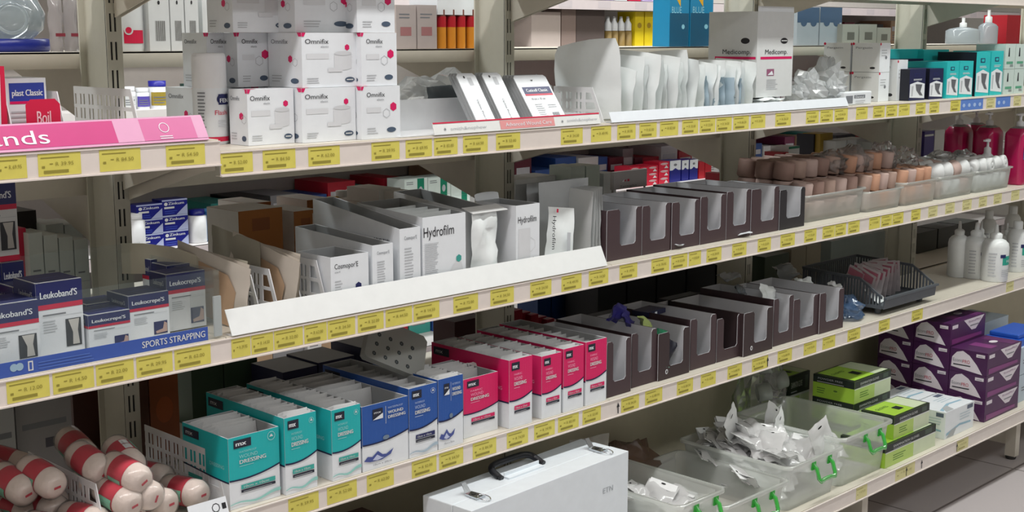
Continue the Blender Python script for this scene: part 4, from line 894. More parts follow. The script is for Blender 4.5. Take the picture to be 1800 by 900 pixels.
# ---------------------------------------------------------------- pink liquid bottles
PNK = M('pink_liquid', (176, 26, 84), 0.18, spec=0.6)
def jug(label, x, y, zz, w, d, h, group):
    T = thing('pump_bottle', label, 'bottle', (x, y, zz), 0, group); mb = MB(); r = 0.016; vs = []; fs = []
    lv = [(0.96, 0), (1, 0.006), (1, h*0.74), (0.96, h*0.80), (0.7, h*0.87), (0.42, h*0.90)]
    for k, q in lv:
        for cx, cy, a0 in ((1, -1, -pi/2), (1, 1, 0), (-1, 1, pi/2), (-1, -1, pi)):
            for s in range(4): a = a0+pi/2*s/3; vs.append(((cx*(w/2-r)+r*cos(a))*k, (cy*(d/2-r)+r*sin(a))*k, q))
    n = 16
    for i in range(len(lv)-1):
        for j in range(n): l = (j+1) % n; fs.append((i*n+j, i*n+l, (i+1)*n+l, (i+1)*n+j))
    fs.append(tuple(range(n))[::-1]); mb.add(vs[:5*n], [f for f in fs if max(f) < 5*n], PNK, True); mb.add(vs[4*n:], [tuple(q-4*n for q in f) for f in fs if min(f) >= 4*n]+[tuple(range(n, 2*n))], FILMW, True)
    mb.build('bottle_body', T); pump(T, h*0.9, 0.013, WPL, 1.0); return T
x0 = colx(1781, 0.05, z); hj = rowz(196, x0, 0.05)-z-0.03
for k, (dx, y, lb) in enumerate(((0.05, 0.06, 'with a blue label, at the right picture edge'), (0.02, 0.155, 'second, just behind the blue-labelled one'), (-0.01, 0.25, 'third from the front'), (0.0, 0.345, 'fourth from the front, rearmost'))):
    T = jug('pink liquid pump bottle '+lb, x0+dx+0.0, y, z if k < 3 else z, 0.10, 0.07, hj, 'pink liquid bottles on the second shelf')
    if k == 3: T.location = (x0+0.12, 0.25, z)
    if k == 0:
        mb = MB(); mb.box(-0.04, 0.04, -0.0362, -0.0352, hj*0.40, hj*0.60, M('label_bright_blue', (30, 120, 190), 0.4)); F = Face(mb, (-0.04, -0.0362, hj*0.40), (1, 0, 0), (0, 0, 1)); F.ring(0.04, hj*0.1, 0.0, 0.0, WHT); F.rect(0.001, 0.001, 0.079, 0.003, WHTD); F.rect(0.001, hj*0.2-0.003, 0.079, hj*0.2-0.001, WHTD); F.rect(0.001, 0.001, 0.003, hj*0.2-0.001, WHTD); F.text('Cutan', 0.012, hj*0.07, 0.013, WHT, w=0.055); mb.build('bottle_label', T)
# ---------------------------------------------------------------- third shelf, middle bay: wound dressing cartons
z = ZC+0.0005
MXN = M('logo_black', (24, 28, 48), 0.45); CURV = M('curve_navy', (22, 26, 66), 0.45); WAVT = M('wave_teal', (150, 208, 200), 0.5); WAVB = M('wave_grey_blue', (170, 190, 204), 0.5)
INK2 = M('faded_white_print', (150, 214, 214), 0.5)
def mx(col, kind='a', bar=None, wave=None):
    pale = {'T': INK2, 'B': M('pale_blue_lettering', (176, 196, 230), 0.5), 'P': M('pale_pink_lettering', (240, 170, 200), 0.5)}[col]
    cm = {'T': TEAL, 'B': BLUP, 'P': MAG}[col]; bar = {'T': M('bar_teal', (60, 170, 160), 0.5), 'B': NAVY, 'P': MAG}[col]
    def curve(a, lift=0.0): return 0.40+0.10*(a-0.25)**2*1.6+lift
    def deco(F, Lf, Tp, w, d, h):
        n = 10; up = [(w*i/n, h*curve(i/n)) for i in range(n+1)]
        F.poly([(w, h), (0, h)]+up, cm) if False else [F.poly([(up[i][0], up[i][1]), (up[i+1][0], up[i+1][1]), (up[i+1][0], h), (up[i][0], h)], cm) for i in range(n)]
        for i in range(n): F.poly([(up[i][0], up[i][1]-h*0.018), (up[i+1][0], up[i+1][1]-h*0.018), (up[i+1][0], up[i+1][1]+h*0.004), (up[i][0], up[i][1]+h*0.004)], CURV, 2)
        if kind == 'c':   # portrait panel with square logo
            F.rect(w*0.22, h*0.76, w*0.44, h*0.92, MXN, 2); F.text('mx', w*0.25, h*0.85, h*0.035, WHT, w=w*0.15, l=3); F.poly([(w*0.22, h*0.76), (w*0.44, h*0.76), (w*0.44, h*0.84)], WHT, 3)
            F.rect(w*0.50, h*0.66, w*0.508, h*0.93, WHTD, 2); F.text('WATERPROOF', w*0.55, h*0.88, h*0.028, pale, w=w*0.33); F.text('WOUND', w*0.55, h*0.80, h*0.045, WHTD, w=w*0.33, bold=0.0004); F.text('DRESSING', w*0.55, h*0.73, h*0.045, WHTD, w=w*0.38, bold=0.0004); F.oval(w*0.5, h*0.45, w*0.07, h*0.035, M('seal_grey', (110, 130, 150), 0.5), 3)
            pts = [(0.02, 0.16), (0.1, 0.22), (0.2, 0.2), (0.32, 0.27), (0.42, 0.2), (0.5, 0.19), (0.66, 0.25), (0.6, 0.17), (0.4, 0.12), (0.15, 0.13)]; F.poly([(w*a, h*b) for a, b in pts], M('hill_blue', (70, 84, 150), 0.5), 2)
            F.poly([(w*a, h*b*0.97+h*0.004) for a, b in ((0.2, 0.15), (0.3, 0.22), (0.4, 0.16), (0.45, 0.15), (0.3, 0.13))], M('pale_hill', (190, 198, 226), 0.5), 3); F.text('10cm x 20cm', w*0.22, h*0.055, h*0.028, GRI, w=w*0.4)
        else:
            F.rect(w*0.02 if kind == 'L' else w*0.10, h*0.84, w*0.44, h*0.955, MXN, 2); F.text('mx', w*0.135, h*0.872, h*0.062, WHT, w=w*0.2, l=3, bold=0.0008)
            F.text('WATERPROOF' if col != 'P' else 'FABRIC', w*0.20, h*0.765, h*0.028, pale, w=w*0.34); F.text('WOUND', w*0.20, h*0.69, h*0.05, pale, w=w*0.36); F.text('DRESSING', w*0.20, h*0.615, h*0.052, WHTD, w=w*0.52, bold=0.0005); F.lines(w*0.2, h*0.575, w*0.5, h*0.595, 1, pale)
            if col != 'P': F.ring(w*0.84, h*0.90, w*0.08, w*0.012, pale, 2, 12); F.poly([(w*0.80, h*0.89), (w*0.88, h*0.89), (w*0.84, h*0.93)], WHTD, 2)
            F.rect(w*0.22, h*0.255, w*0.90, h*0.315, bar); F.text('10cm x 10cm', w*0.27, h*0.268, h*0.032, WHTD, w=w*0.5); F.rect(w*0.22, h*0.205, w*0.90, h*0.243, MXN); F.lines(w*0.26, h*0.216, w*0.84, h*0.232, 1, LGI, 2)
        if col != 'P' and kind != 'c':
            wm = WAVT if col == 'T' else WAVB
            for i in range(n):
                a, b = i/n, (i+1)/n; g = lambda q: 0.07+0.06*q*q+0.02*sin(q*9); F.poly([(w*a, h*(g(a)-0.035*(0.3+a))), (w*b, h*(g(b)-0.035*(0.3+b))), (w*b, h*g(b)), (w*a, h*g(a))], wm)
        # left side panel continues the colours
        for i in range(n):
            a, b = i/n, (i+1)/n; g = lambda q: 0.405+0.02*sin(q*3.1+2.0)
            Lf.poly([(d*a, h*g(a)), (d*b, h*g(b)), (d*b, h), (d*a, h)], cm); Lf.poly([(d*a, h*(g(a)-0.018)), (d*b, h*(g(b)-0.018)), (d*b, h*(g(b)+0.004)), (d*a, h*(g(a)+0.004))], CURV, 2)
        Lf.rect(d*0.03, h*0.83, min(d*0.5, d*0.03+0.05), h*0.95, MXN, 2); Lf.text('mx', d*0.03+0.008, h*0.865, h*0.062, WHTD, w=0.022, l=3); Lf.text('DRESSING', d*0.93-0.048, h*0.55, h*0.05, pale, w=0.045)
        Lf.rect(d*0.1, h*0.25, min(d*0.6, 0.06), h*0.31, bar); Lf.rect(d*0.1, h*0.205, min(d*0.6, 0.06), h*0.24, MXN)
    return deco
SACW = M('dressing_sachet_white', (224, 226, 226), 0.55)
mxs = [  # front bottom left px, uR, vT, depth, colour, kind, fill 0..1, label
    ((405, 898), 493, 772, 0.145, 'T', 'a', 'few', 'teal wound dressing carton nearest the crepe bandages, half empty'),
    ((503, 879), 558, 736, 0.25, 'T', 'a', 'full', 'teal wound dressing carton in the middle of the teal trio'),
    ((585, 859), 635, 722, 0.27, 'T', 'a', 'full', 'teal wound dressing carton beside the blue ones'),
    ((638, 831), 718, 716, 0.26, 'B', 'c', 'few', 'blue wound dressing carton with a broad front, right of the teal trio'),
    ((720, 808), 769, 684, 0.27, 'B', 'a', 'low', 'blue wound dressing carton under the leaning dotted pouch'),
    ((771, 793), 814, 668, 0.20, 'B', 'c', 'full', 'narrow blue wound dressing carton with the blue hills picture'),
    ((815, 772), 875, 668, 0.14, 'P', 'b', 'few', 'magenta wound dressing carton with a broad front, beside the blue ones'),
    ((895, 756), 935, 634, 0.24, 'P', 'a', 'full', 'magenta wound dressing carton, second of the magenta row'),
    ((952, 745), 986, 627, 0.26, 'P', 'a', 'full', 'magenta wound dressing carton, third of the magenta row'),
    ((990, 732), 1025, 614, 0.27, 'P', 'a', 'full', 'magenta wound dressing carton, fourth of the magenta row'),
    ((1029, 718), 1065, 602, 0.27, 'P', 'a', 'low', 'magenta wound dressing carton at the right end, beside a brown dispenser')]
sw = pouch_mesh(1.0, 1.0, 0.03, SACW, seed=2, wav=0.02, seal=0.1, nx=4, nz=4); sproto = None
for i, ((u, v), uR, vT, d, col, kd, fill, lb) in enumerate(mxs):
    p = at(u, v, z=ZC); y = max(p.y, 0.004); x, w, h = ext(u, uR, vT, y, z)
    open_carton('wound_dressing_carton', lb, 'box', (x, y, z), w, d, h, WHT, mx(col, kd), group=None)
    y0 = y+0.010 if fill != 'few' else y+d*0.42
    n = {'full': 19, 'low': 15, 'few': 7}[fill]
    for k in range(n):
        if sproto is None: sproto = sw.build('dressing_sachet'); o = sproto
        else: o = sproto.copy(); COL.objects.link(o)
        o.scale = (w*0.93, 0.30, (h*(0.975 if fill != 'low' else 0.9)+0.0025*((k*7+i) % 3)))
        o.location = (x+w/2, y0+(y+d-0.012-y0)*k/(n-1), z+0.002); o.rotation_euler = (radians(-2+((k*5+i) % 4)), 0, 0)
        tag(o, 'white dressing sachet standing in the '+lb.replace('wound dressing carton', 'carton').split(',')[0], 'sachet', 'sachets in the '+lb.split(',')[0])
# loose folded sachet poking out of two cartons
for u, y, lb in ((855, 0.09, 'the broad magenta carton'), (912, 0.06, 'the second magenta carton')):
    o = sproto.copy(); COL.objects.link(o); o.scale = (0.075, 0.2, 0.03); o.location = (colx(u, y, z+0.12), y, z+0.118 if u > 900 else z+0.108); o.rotation_euler = (radians(-50), 0, 0.2); tag(o, 'loose white sachet sticking out of '+lb, 'sachet')
# dotted pouch leaning on the blue cartons
mb = MB(); DOTP = FILM('dotted_pouch_film', (196, 198, 192), 0.18, 0.2, 0.25)
cor = [at(u, v, y=yy) for u, v, yy in ((632, 630, 0.115), (735, 671, 0.085), (685, 574, 0.145))]
O3 = cor[0]; U3 = (cor[1]-O3); a = U3.length; U3 = U3.normalized(); V3 = (cor[2]-O3); V3 = (V3-U3*V3.dot(U3)); b = V3.length; V3 = V3.normalized(); N3 = U3.cross(V3)
b = min(b, 0.1)
mb.prism([(0.006, 0), (a-0.006, 0), (a, 0.006), (a+0.004, b-0.01), (a-0.006, b), (0.02, b), (0.008, b-0.01), (0, 0.006)], (0, 0, 0), U3, V3, N3, 0.016, DOTP)
F = Face(mb, tuple(N3*0.016), U3, V3)
for r_ in range(3):
    for c_ in range(4): F.hexa(0.022+a*0.19*c_+0.004*r_, 0.014+b*0.23*r_, 0.0050, M('dot_dark', (44, 50, 52), 0.5)); F.hexa(0.022+a*0.19*c_+0.004*r_, 0.014+b*0.23*r_, 0.0022, M('dot_grey', (96, 104, 106), 0.5))
tag(mb.build('dotted_pouch', None, O3), 'milky pouch with a pattern of dark dots leaning over the blue cartons', 'pouch')
# dark navy boxes lying behind the teal and blue cartons
DKN = M('dark_navy_carton', (28, 32, 66), 0.5)
for u, vT, y, w, lb in ((490, 640, 0.285, 0.14, 'behind the teal cartons'), (655, 580, 0.30, 0.10, 'behind the dotted pouch')): pass

# ---------------------------------------------------------------- third shelf: lower brown dispensers
tr = [(1067, 1109, 603, 703), (1110, 1154, 588, 683), (1168, 1212, 588, 669), (1213, 1258, 563, 652), (1260, 1305, 562, 638), (1318, 1358, 552, 625), (1359, 1393, 527, 610), (1394, 1438, 528, 600), (1440, 1482, 517, 588)]
ln = ('beside the magenta cartons', 'second, with a white roll inside', 'third, with a green packet hanging out', 'fourth, with a scrap of green packet', 'fifth from the left', 'sixth, with a broad left pillar and badge', 'seventh, with a white tag inside', 'eighth from the left', 'last one, beside the blue bag')
DX = []
for i, (a, b, vT, vB) in enumerate(tr):
    y = max(0.012, at(a, vB, z=ZC).y) if i != 2 else 0.02; y = min(y, 0.035); x, w, h = ext(a-(11 if i in (2, 5) else 0), b, vT, y, z); DX.append((x, y, w, h))
    dispenser('dark brown card dispenser on the third shelf, '+ln[i], x, y, z, w*0.985, 0.24, h, 'dark brown dispensers on the third shelf', left=0.34 if i in (2, 5) else 0.24, right=0.20, low=0.26, badge=i in (2, 5), mat=BRND if i in (2, 5) else BRN)
x, y, w, h = DX[0]; mb = MB(); mb.prism([(0, 0), (0.04, 0), (0.036, 0.045), (0.006, 0.05)], (0, 0, 0), (1, 0, 0), (0, 1, 0.25), (0, -0.25, 1), 0.001, WHT); Face(mb, (0, 0, 0.001), (1, 0, 0), (0, 1, 0.25)).text('nexA', 0.006, 0.028, 0.009, BLK, w=0.024)
tag(mb.build('white_card', None, (x+0.008, y+0.02, z+0.004)), 'white printed card lying in the dispenser beside the magenta cartons', 'card')
x, y, w, h = DX[1]; put_roll(x+w*0.5, y+0.045, z+0.022, 0.016, 0.038, WROLL, (0, 0, 0), 'small white roll standing in the second dark brown dispenser of the third shelf', None)
GRN = M('packet_green', (34, 120, 84), 0.3); PUR = M('packet_violet', (52, 48, 130), 0.3); TQ = M('packet_turquoise', (110, 170, 150), 0.35)
x, y, w, h = DX[2]
for k, (m, pos, rot, sc, lb) in enumerate(((PUR, (x-0.035, y+0.12, z+h+0.018), (0.5, 0.3, 0.3), (0.06, 1, 0.05), 'violet shiny packet perched at the back of the green packet dispenser'), (PUR, (x+0.0, y+0.085, z+h+0.002), (-0.6, 0.6, 0.2), (0.055, 1, 0.045), 'violet packet lying on the edge of the dispenser with the green packet'), (M('packet_lime', (190, 210, 130), 0.3), (x+0.025, y+0.05, z+h-0.004), (-0.7, 0.5, 0.1), (0.045, 1, 0.04), 'pale lime packet drooping over the rim of the third lower dispenser'),
                                   (GRN, (x+0.03, y+0.03, z+h-0.03), (0.2, 0.35, 0), (0.05, 1, 0.035), 'green packet hanging into the third lower dispenser'), (BLKC, (x+0.034, y+0.012, z+0.035), (0.1, 0.5, 0), (0.03, 1, 0.06), 'dark navy packet inside the third lower dispenser'), (TQ, (x+0.028, y+0.012, z+0.006), (0.1, 0.2, 0), (0.04, 1, 0.028), 'turquoise packet at the bottom of the third lower dispenser'))):
    mb = pouch_mesh(1.0, 1.0, 0.010, m, seed=k+5, wav=0.006, seal=0.15); o = tag(mb.build('sweet_packet' if False else 'foil_packet', None, pos, rot), lb, 'packet'); o.scale = sc
x, y, w, h = DX[3]
for k, (m, dx, dz, ry) in enumerate(((TQ, 0.02, 0.005, 0.3), (WHT, 0.015, 0.02, -0.4), (BLKC, 0.026, 0.03, 0.3))):
    mb = pouch_mesh(0.028, 0.028, 0.004, m, seed=k, wav=0.003); tag(mb.build('foil_packet', None, (x+dx, y+0.02+0.012*k, z+dz), (0, ry, 0)), ('turquoise', 'white', 'dark')[k]+' small packet inside the fourth lower dispenser', 'packet')
mb = MB(); mb.box(0, 0.08, 0, 0.05, 0, 0.012, DKN); F = Face(mb, (0, 0, 0), (1, 0, 0), (0, 0, 1)); F.rect(0.03, 0.003, 0.04, 0.009, WHT); tag(mb.build('navy_box', None, (x-0.004, y+0.13, z+h-0.012), (0, 0, 0.1)), 'flat navy box lying across the fourth lower dispenser', 'box')
x, y, w, h = DX[6]; mb = MB(); mb.box(0, 0.012, 0, 0.001, 0, 0.03, WHT); tag(mb.build('white_tag', None, (x+0.018, y+0.012, z+0.028)), 'small white tag inside the seventh lower dispenser', 'tag')
for i, k in ((4, 0), (7, 1), (8, 2), (5, 3)):
    x, y, w, h = DX[i]; mb = pouch_mesh(0.03, 0.035, 0.003, SACH if k else M('lilac_packet', (170, 160, 176), 0.4), seed=k, wav=0.003); tag(mb.build('sachet', None, (x+w*0.55, y+0.03, z+0.002), (radians(-40), 0.15*k, 0)), 'pale packet lying inside the %s lower dispenser' % ('fifth', 'eighth', 'last', 'sixth')[k], 'sachet')
# bags and papers behind and on the lower dispensers
for k, (u, v, y, sx, sz, rot, m, lb) in enumerate(((1352, 540, 0.07, 0.065, 0.062, (-0.35, 0.25, -0.1), WFILM, 'white glossy packet lying across the seventh lower dispenser'), (1320, 530, 0.15, 0.07, 0.06, (-0.8, 0.1, 0.5), FILM('grey_film', (170, 180, 188), 0.45, 0.1, 0.5), 'grey clear packet left of the white glossy packet'),
                                                (1290, 490, 0.24, 0.12, 0.03, (-1.1, 0.1, 0.2), GRYC, 'flat grey paper packet at the back of the third shelf'), (1395, 490, 0.22, 0.10, 0.06, (-0.9, 0.0, 0.1), FILM('grey_film', None), 'flat grey clear packet behind the seventh lower dispenser'), (1425, 508, 0.16, 0.07, 0.05, (-1.0, 0.1, -0.2), WFILM, 'creased white packet behind the eighth lower dispenser'), (1476, 512, 0.10, 0.04, 0.04, (-0.9, 0.1, 0.3), WHTD, 'white folded paper inside the last lower dispenser'))):
    mb = pouch_mesh(1.0, 1.0, 0.012, m, seed=k+15, wav=0.01, seal=0.15); p = at(u, v, y=y); o = tag(mb.build('loose_packet', None, (p.x, p.y, p.z), rot), lb, 'packet'); o.scale = (sx, 1, sz)
mb = MB(); blob(mb, (0, 0, 0.028), (0.045, 0.05, 0.033), FILM('blue_bag_film', (110, 150, 200), 0.5, 0.08, 0.5), seed=9, amp=0.6); tag(mb.build('plastic_bag', None, (colx(1497, 0.06, z), 0.07, z)), 'crumpled clear bag with a blue tint between the dispensers and the basket', 'bag')
# dark stock at the back of the third shelf between the brown dispensers and the upright
for k in range(4):
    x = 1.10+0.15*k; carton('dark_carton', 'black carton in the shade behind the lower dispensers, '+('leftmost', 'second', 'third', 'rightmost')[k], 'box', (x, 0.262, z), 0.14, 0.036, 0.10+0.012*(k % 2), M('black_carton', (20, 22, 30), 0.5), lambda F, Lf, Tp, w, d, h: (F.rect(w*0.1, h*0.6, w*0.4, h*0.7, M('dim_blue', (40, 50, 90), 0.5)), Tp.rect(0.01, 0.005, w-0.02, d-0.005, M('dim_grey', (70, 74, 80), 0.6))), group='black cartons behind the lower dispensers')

# ---------------------------------------------------------------- grey slotted basket
GPL = M('grey_basket_plastic', (84, 90, 96), 0.4)
pA = at(1503, 545, z=ZC+0.012); xL = pA.x; xR = colx(1640, 0.03, ZC+0.03)
T = thing('slotted_basket', 'dark grey slotted plastic basket with a dropped front, standing on feet', 'basket', (0, 0, 0))
bw = 0.315; x0 = colx(1512, 0.09, z+0.10); y0 = 0.035; bd = 0.25; hbk = 0.115; T.location = (x0, y0, z)
mb = MB()
def slat_wall(mb, p0, p1, z0, h0, h1, n):
    p0 = Vector(p0); p1 = Vector(p1); u = (p1-p0).normalized(); L = (p1-p0).length; nn = Vector((u.y, -u.x, 0))
    mb.prism([(0, h0-0.008), (L, h1-0.008), (L, h1), (0, h0)], p0, u, (0, 0, 1), nn, 0.004, GPL); mb.prism([(0, z0), (L, z0), (L, z0+0.010), (0, z0+0.010)], p0, u, (0, 0, 1), nn, 0.003, GPL)
    for k in range(n):
        a = L*k/n; b = a+L/n*0.5; ha = h0+(h1-h0)*a/L; hb2 = h0+(h1-h0)*b/L; mb.prism([(a, z0+0.010), (b, z0+0.010), (b, hb2-0.008), (a, ha-0.008)], p0, u, (0, 0, 1), nn, 0.0025, GPL)
slat_wall(mb, (0, bd, 0), (0, 0.055, 0), 0.02, hbk, hbk-0.008, 20); slat_wall(mb, (bw, 0.055, 0), (bw, bd, 0), 0.02, hbk-0.008, hbk, 20); slat_wall(mb, (bw, bd, 0), (0, bd, 0), 0.02, hbk, hbk, 26)
slat_wall(mb, (0, 0.055, 0), (0, -0.02, 0), 0.02, hbk-0.008, 0.058, 7); slat_wall(mb, (bw, -0.02, 0), (bw, 0.055, 0), 0.02, 0.058, hbk-0.008, 7)
mb.build('slotted_wall', T)
mb = MB(); mb.prism([(0, 0.02), (bw, 0.02), (bw, 0.05), (0, 0.05)], (0, -0.02, 0), (1, 0, 0), (0, -0.1, 1), (0, -1, -0.1), 0.004, GPL); mb.prism([(-0.004, 0), (bw+0.004, 0), (bw+0.004, 0.006), (-0.004, 0.006)], (0, -0.026, 0.05), (1, 0, 0), (0, 0, 1), (0, -1, 0), 0.010, GPL); mb.build('front_lip', T)
mb = MB(); mb.box(0.003, bw-0.003, -0.018, bd-0.003, 0.02, 0.023, GPL); mb.build('basket_floor', T)
for k, (a, b) in enumerate(((0.02, 0.0), (bw-0.04, 0.0), (0.02, bd-0.03), (bw-0.04, bd-0.03))):
    mb = MB(); mb.lathe([(0.009, 0), (0.011, 0.02)], (a+0.01, b+0.01, 0.0), GPL, 12); mb.build('foot', T)
PKC = M('packet_pink_print', (196, 120, 140), 0.45)
mbp = pouch_mesh(0.075, 0.095, 0.003, M('packet_clear_white', (206, 200, 202), 0.35), seed=3, wav=0.003); F = Face(mbp, (-0.0375, -0.0045, 0), (1, 0, 0), (0, 0, 1)); F.rect(0.006, 0.068, 0.069, 0.089, PKC); F.lines(0.01, 0.02, 0.06, 0.06, 5, LGI)
F = Face(mbp, (0.0375, 0.0045, 0), (-1, 0, 0), (0, 0, 1)); F.rect(0.006, 0.068, 0.069, 0.089, PKC)
pr = None
for k in range(24):
    if pr is None: pr = mbp.build('pink_packet'); o = pr
    else: o = pr.copy(); COL.objects.link(o)
    o.location = (x0+0.045+0.0085*k, y0+0.08+0.01*sin(k*1.7)+0.03*(k % 2), z+0.024+0.003*(k % 3)); o.rotation_euler = (radians(8), radians(-14+1.2*k), radians(68+(k*13) % 9))
    tag(o, 'clear packet with a pink top standing in the grey slotted basket', 'packet', 'pink-topped packets in the grey basket')
mb = pouch_mesh(0.07, 0.06, 0.004, WFILM, seed=12, wav=0.004); tag(mb.build('loose_packet', None, (x0+0.075, y0+0.02, z+0.026), (radians(-50), 0, 0.2)), 'white packet lying flat at the front of the grey basket', 'packet')

# ---------------------------------------------------------------- white squeeze bottles
BW = M('bottle_white', (226, 230, 230), 0.32); TLB = M('label_teal_green', (40, 160, 140), 0.45)
def bottle(u, y, h, r, label, kind='nozzle', lab=True):
    x = colx(u, y, z+0.05); T = thing('squeeze_bottle', label, 'bottle', (x, y, z), 0, 'white bottles on the third shelf')
    mb = MB(); mb.lathe([(r*0.95, 0), (r, 0.004), (r, h*0.60), (r*0.93, h*0.67), (r*0.72, h*0.72), (r*0.42, h*0.75)], (0, 0, 0), BW, 22)
    if lab:
        F = Cyl(mb, (0, 0, 0), r, -pi/2); F.rect(-r*0.55, h*0.30, r*0.6, h*0.46, TLB); F.rect(-r*0.75, h*0.43, -r*0.3, h*0.49, NAVY, 2); F.text('HQ', -r*0.2, h*0.35, h*0.045, WHT, w=r*0.5, l=3); F.lines(-r*0.6, h*0.1, r*0.5, h*0.24, 4, LGI); F.lines(-r*1.6, h*0.1, -r*1.0, h*0.55, 8, LGI)
    mb.build('bottle_body', T); mb = MB()
    if kind == 'nozzle': mb.lathe([(r*0.45, h*0.74), (r*0.47, h*0.82), (r*0.36, h*0.845), (r*0.18, h*0.86), (r*0.12, h*0.99), (0, h)], (0, 0, 0), BW, 16)
    else: mb.lathe([(r*0.5, h*0.74), (r*0.5, h*0.86), (r*0.42, h*0.88), (0, h*0.88)], (0, 0, 0), BW, 16)
    mb.build('nozzle_cap', T); return T
for u, v, vT, uw, lb, kind, lab in ((1684, 486, 388, 28, 'slim white squeeze bottle furthest left, turned away', 'nozzle', False), (1714, 488, 390, 34, 'white squeeze bottle second from the left with a teal label', 'nozzle', True), (1748, 493, 394, 34, 'white squeeze bottle in front, its label turned right', 'nozzle', True)):
    p = at(u, v-1, z=ZC); h = rowz(vT, p.x, p.y)-ZC; r = (colx(u+uw/2, p.y, z)-colx(u-uw/2, p.y, z))/2*0.60; bottle(u, p.y, h, r, lb, kind, lab)
for u, y, vT, r, lb, kind in ((1768, 0.10, 392, 0.022, 'white squeeze bottle behind the front one', 'nozzle'), (1786, 0.06, 376, 0.033, 'large white bottle with a teal label at the right picture edge', 'cap'), (1735, 0.20, 356, 0.029, 'tall shaded white bottle at the back, left one', 'cap'), (1778, 0.22, 350, 0.029, 'tall shaded white bottle at the back, right one', 'cap'), (1722, 0.13, 388, 0.022, 'white squeeze bottle between the second and the front one', 'nozzle')):
    x = colx(u, y, z); h = rowz(vT, x, y)-ZC; bottle(u, y, h, r, lb, kind, True)

# ---------------------------------------------------------------- third shelf, left bay: crepe bandage rolls
CREPE = M('crepe_cotton', (236, 220, 210), 0.8, bump=0.6, scale=120, noise_amt=0.08); LABR = M('bandage_label_red', (206, 20, 58), 0.4); LABG = M('bandage_label_green', (120, 176, 150), 0.5)
def crepe_roll(seed=0):
    mb = MB(); r = 0.0245; L = 0.088; h = L/2
    mb.lathe([(0, -h), (r*0.55, -h), (r*0.85, -h+0.004), (r, -h+0.012), (r*1.02, 0), (r, h-0.012), (r*0.85, h-0.004), (r*0.55, h), (0, h)], (0, 0, 0), CREPE, 24, cap=False)
    return mb, r, L
mb, r, L = crepe_roll(); base = mb.build('roll')
lm = MB(); lm.lathe([(r*1.035, -0.017), (r*1.035, 0.017)], (0, 0, 0), LABR, 24, cap=False)
F = Cyl(lm, (0, 0, 0), r*1.035, -pi/2); F.rect(-0.012, -0.0145, 0.006, 0.0145, LABG); F.rect(0.010, -0.0145, 0.024, -0.001, WHTD); F.rect(0.010, 0.001, 0.024, 0.016, WHTD)
F.rect(-0.05, -0.0145, -0.03, 0.0145, LABG)
fm = MB(); fm.lathe([(r*0.7, -L/2-0.002), (r*1.03, -L/2+0.006), (r*1.07, 0), (r*1.03, L/2-0.006), (r*0.7, L/2+0.002)], (0, 0, 0), WRAP, 16)
tabm = MB(); tabm.box(-0.006, 0.006, -0.002, 0.002, L/2+0.0002, L/2+0.001, LABR); tabm.box(-0.006, 0.0, -0.002, 0.002, -L/2-0.001, -L/2-0.0002, LABR)
root = thing('crepe_bandage', 'x', 'bandage', (0, 0, 0)); base.parent = root
lm.build('paper_band', root); fm.build('film_wrap', root); tabm.build('end_tab', root)
# positions: pixel of the visible end, height above shelf, heading
cr = [  # u, v, z above shelf, rz deg, roll, label
    (1050/3.214, 838/3.214+620, 0.095, 38, 0.5, 'large crepe bandage roll beside the right divider, red band in full view'),
    (860/3.214, 800/3.214+620+4, 0.062, 40, 1.3, 'crepe bandage roll in front, second from the right divider'),
    (730/3.214, 822/3.214+620+8, 0.060, 36, 0.2, 'crepe bandage roll in front, third from the right divider'),
    (740/3.214, 630/3.214+620, 0.100, 20, 2.4, 'pale crepe bandage roll on top at the back, end towards the viewer'),
    (560/3.214, 660/3.214+620, 0.105, 30, 0.9, 'crepe bandage roll on top just right of the left divider'),
    (700/3.214, 750/3.214+620, 0.070, 75, 1.9, 'crepe bandage roll lying crosswise under the top ones'),
    (590/3.214, 800/3.214+620, 0.055, 30, 2.8, 'crepe bandage roll low down right of the left divider'),
    (470/3.214, 575/3.214+620, 0.100, 22, 0.6, 'crepe bandage roll at the back behind the left divider'),
    (290/3.214, 740/3.214+620, 0.095, 34, 0.1, 'crepe bandage roll left of the left divider, upper one'),
    (130/3.214, 780/3.214+620, 0.085, 32, 0.3, 'crepe bandage roll near the left picture edge'),
    (300/3.214, 880/3.214+620, 0.040, 34, 1.2, 'crepe bandage roll under the upper one left of the divider'),
    (20/3.214, 720/3.214+620, 0.090, 34, 1.0, 'crepe bandage roll cut by the left picture edge'),
    (110/3.214, 640/3.214+620, 0.088, 60, 1.7, 'crepe bandage roll at the back near the left picture edge')]
for i, (u, v, zz, rz, rr, lb) in enumerate(cr):
    p = at(u, v, z=z+zz); ang = radians(rz+90-90)
    # axis: nearer end points to the lower right of the picture
    ax = Vector((sin(radians(rz-25)), -cos(radians(rz-25)), -0.22)).normalized(); c_ = p-ax*0.028
    m = Matrix.Rotation(rr, 4, 'Z'); q = ax.to_track_quat('Z', 'Y').to_matrix().to_4x4() @ m
    o = root if i == 0 else dup(root, (0, 0, 0))
    o.rotation_euler = q.to_euler(); o.location = (c_.x, max(c_.y, 0.05), min(c_.z, z+0.125)); o['label'] = lb; o['group'] = 'crepe bandage rolls on the third shelf'
nb = 14
for k in range(nb):   # lower layer
    o = dup(root, (-0.42+0.062*(k % 7), 0.075+0.115*(k//7), z+0.032), rot=(radians(90), 0, 0.3), label='crepe bandage roll in the lowest layer, %s row' % ('front', 'rear')[k//7], group='crepe bandage rolls, lowest layer')
divider('white perforated plastic divider between the crepe bandages and the teal cartons', 400, 0.02, ZC, H=0.095, L=0.27, slant=0.035)
divider('white perforated plastic divider in the middle of the crepe bandages', 190, 0.02, ZC, H=0.095, L=0.27, slant=0.03)
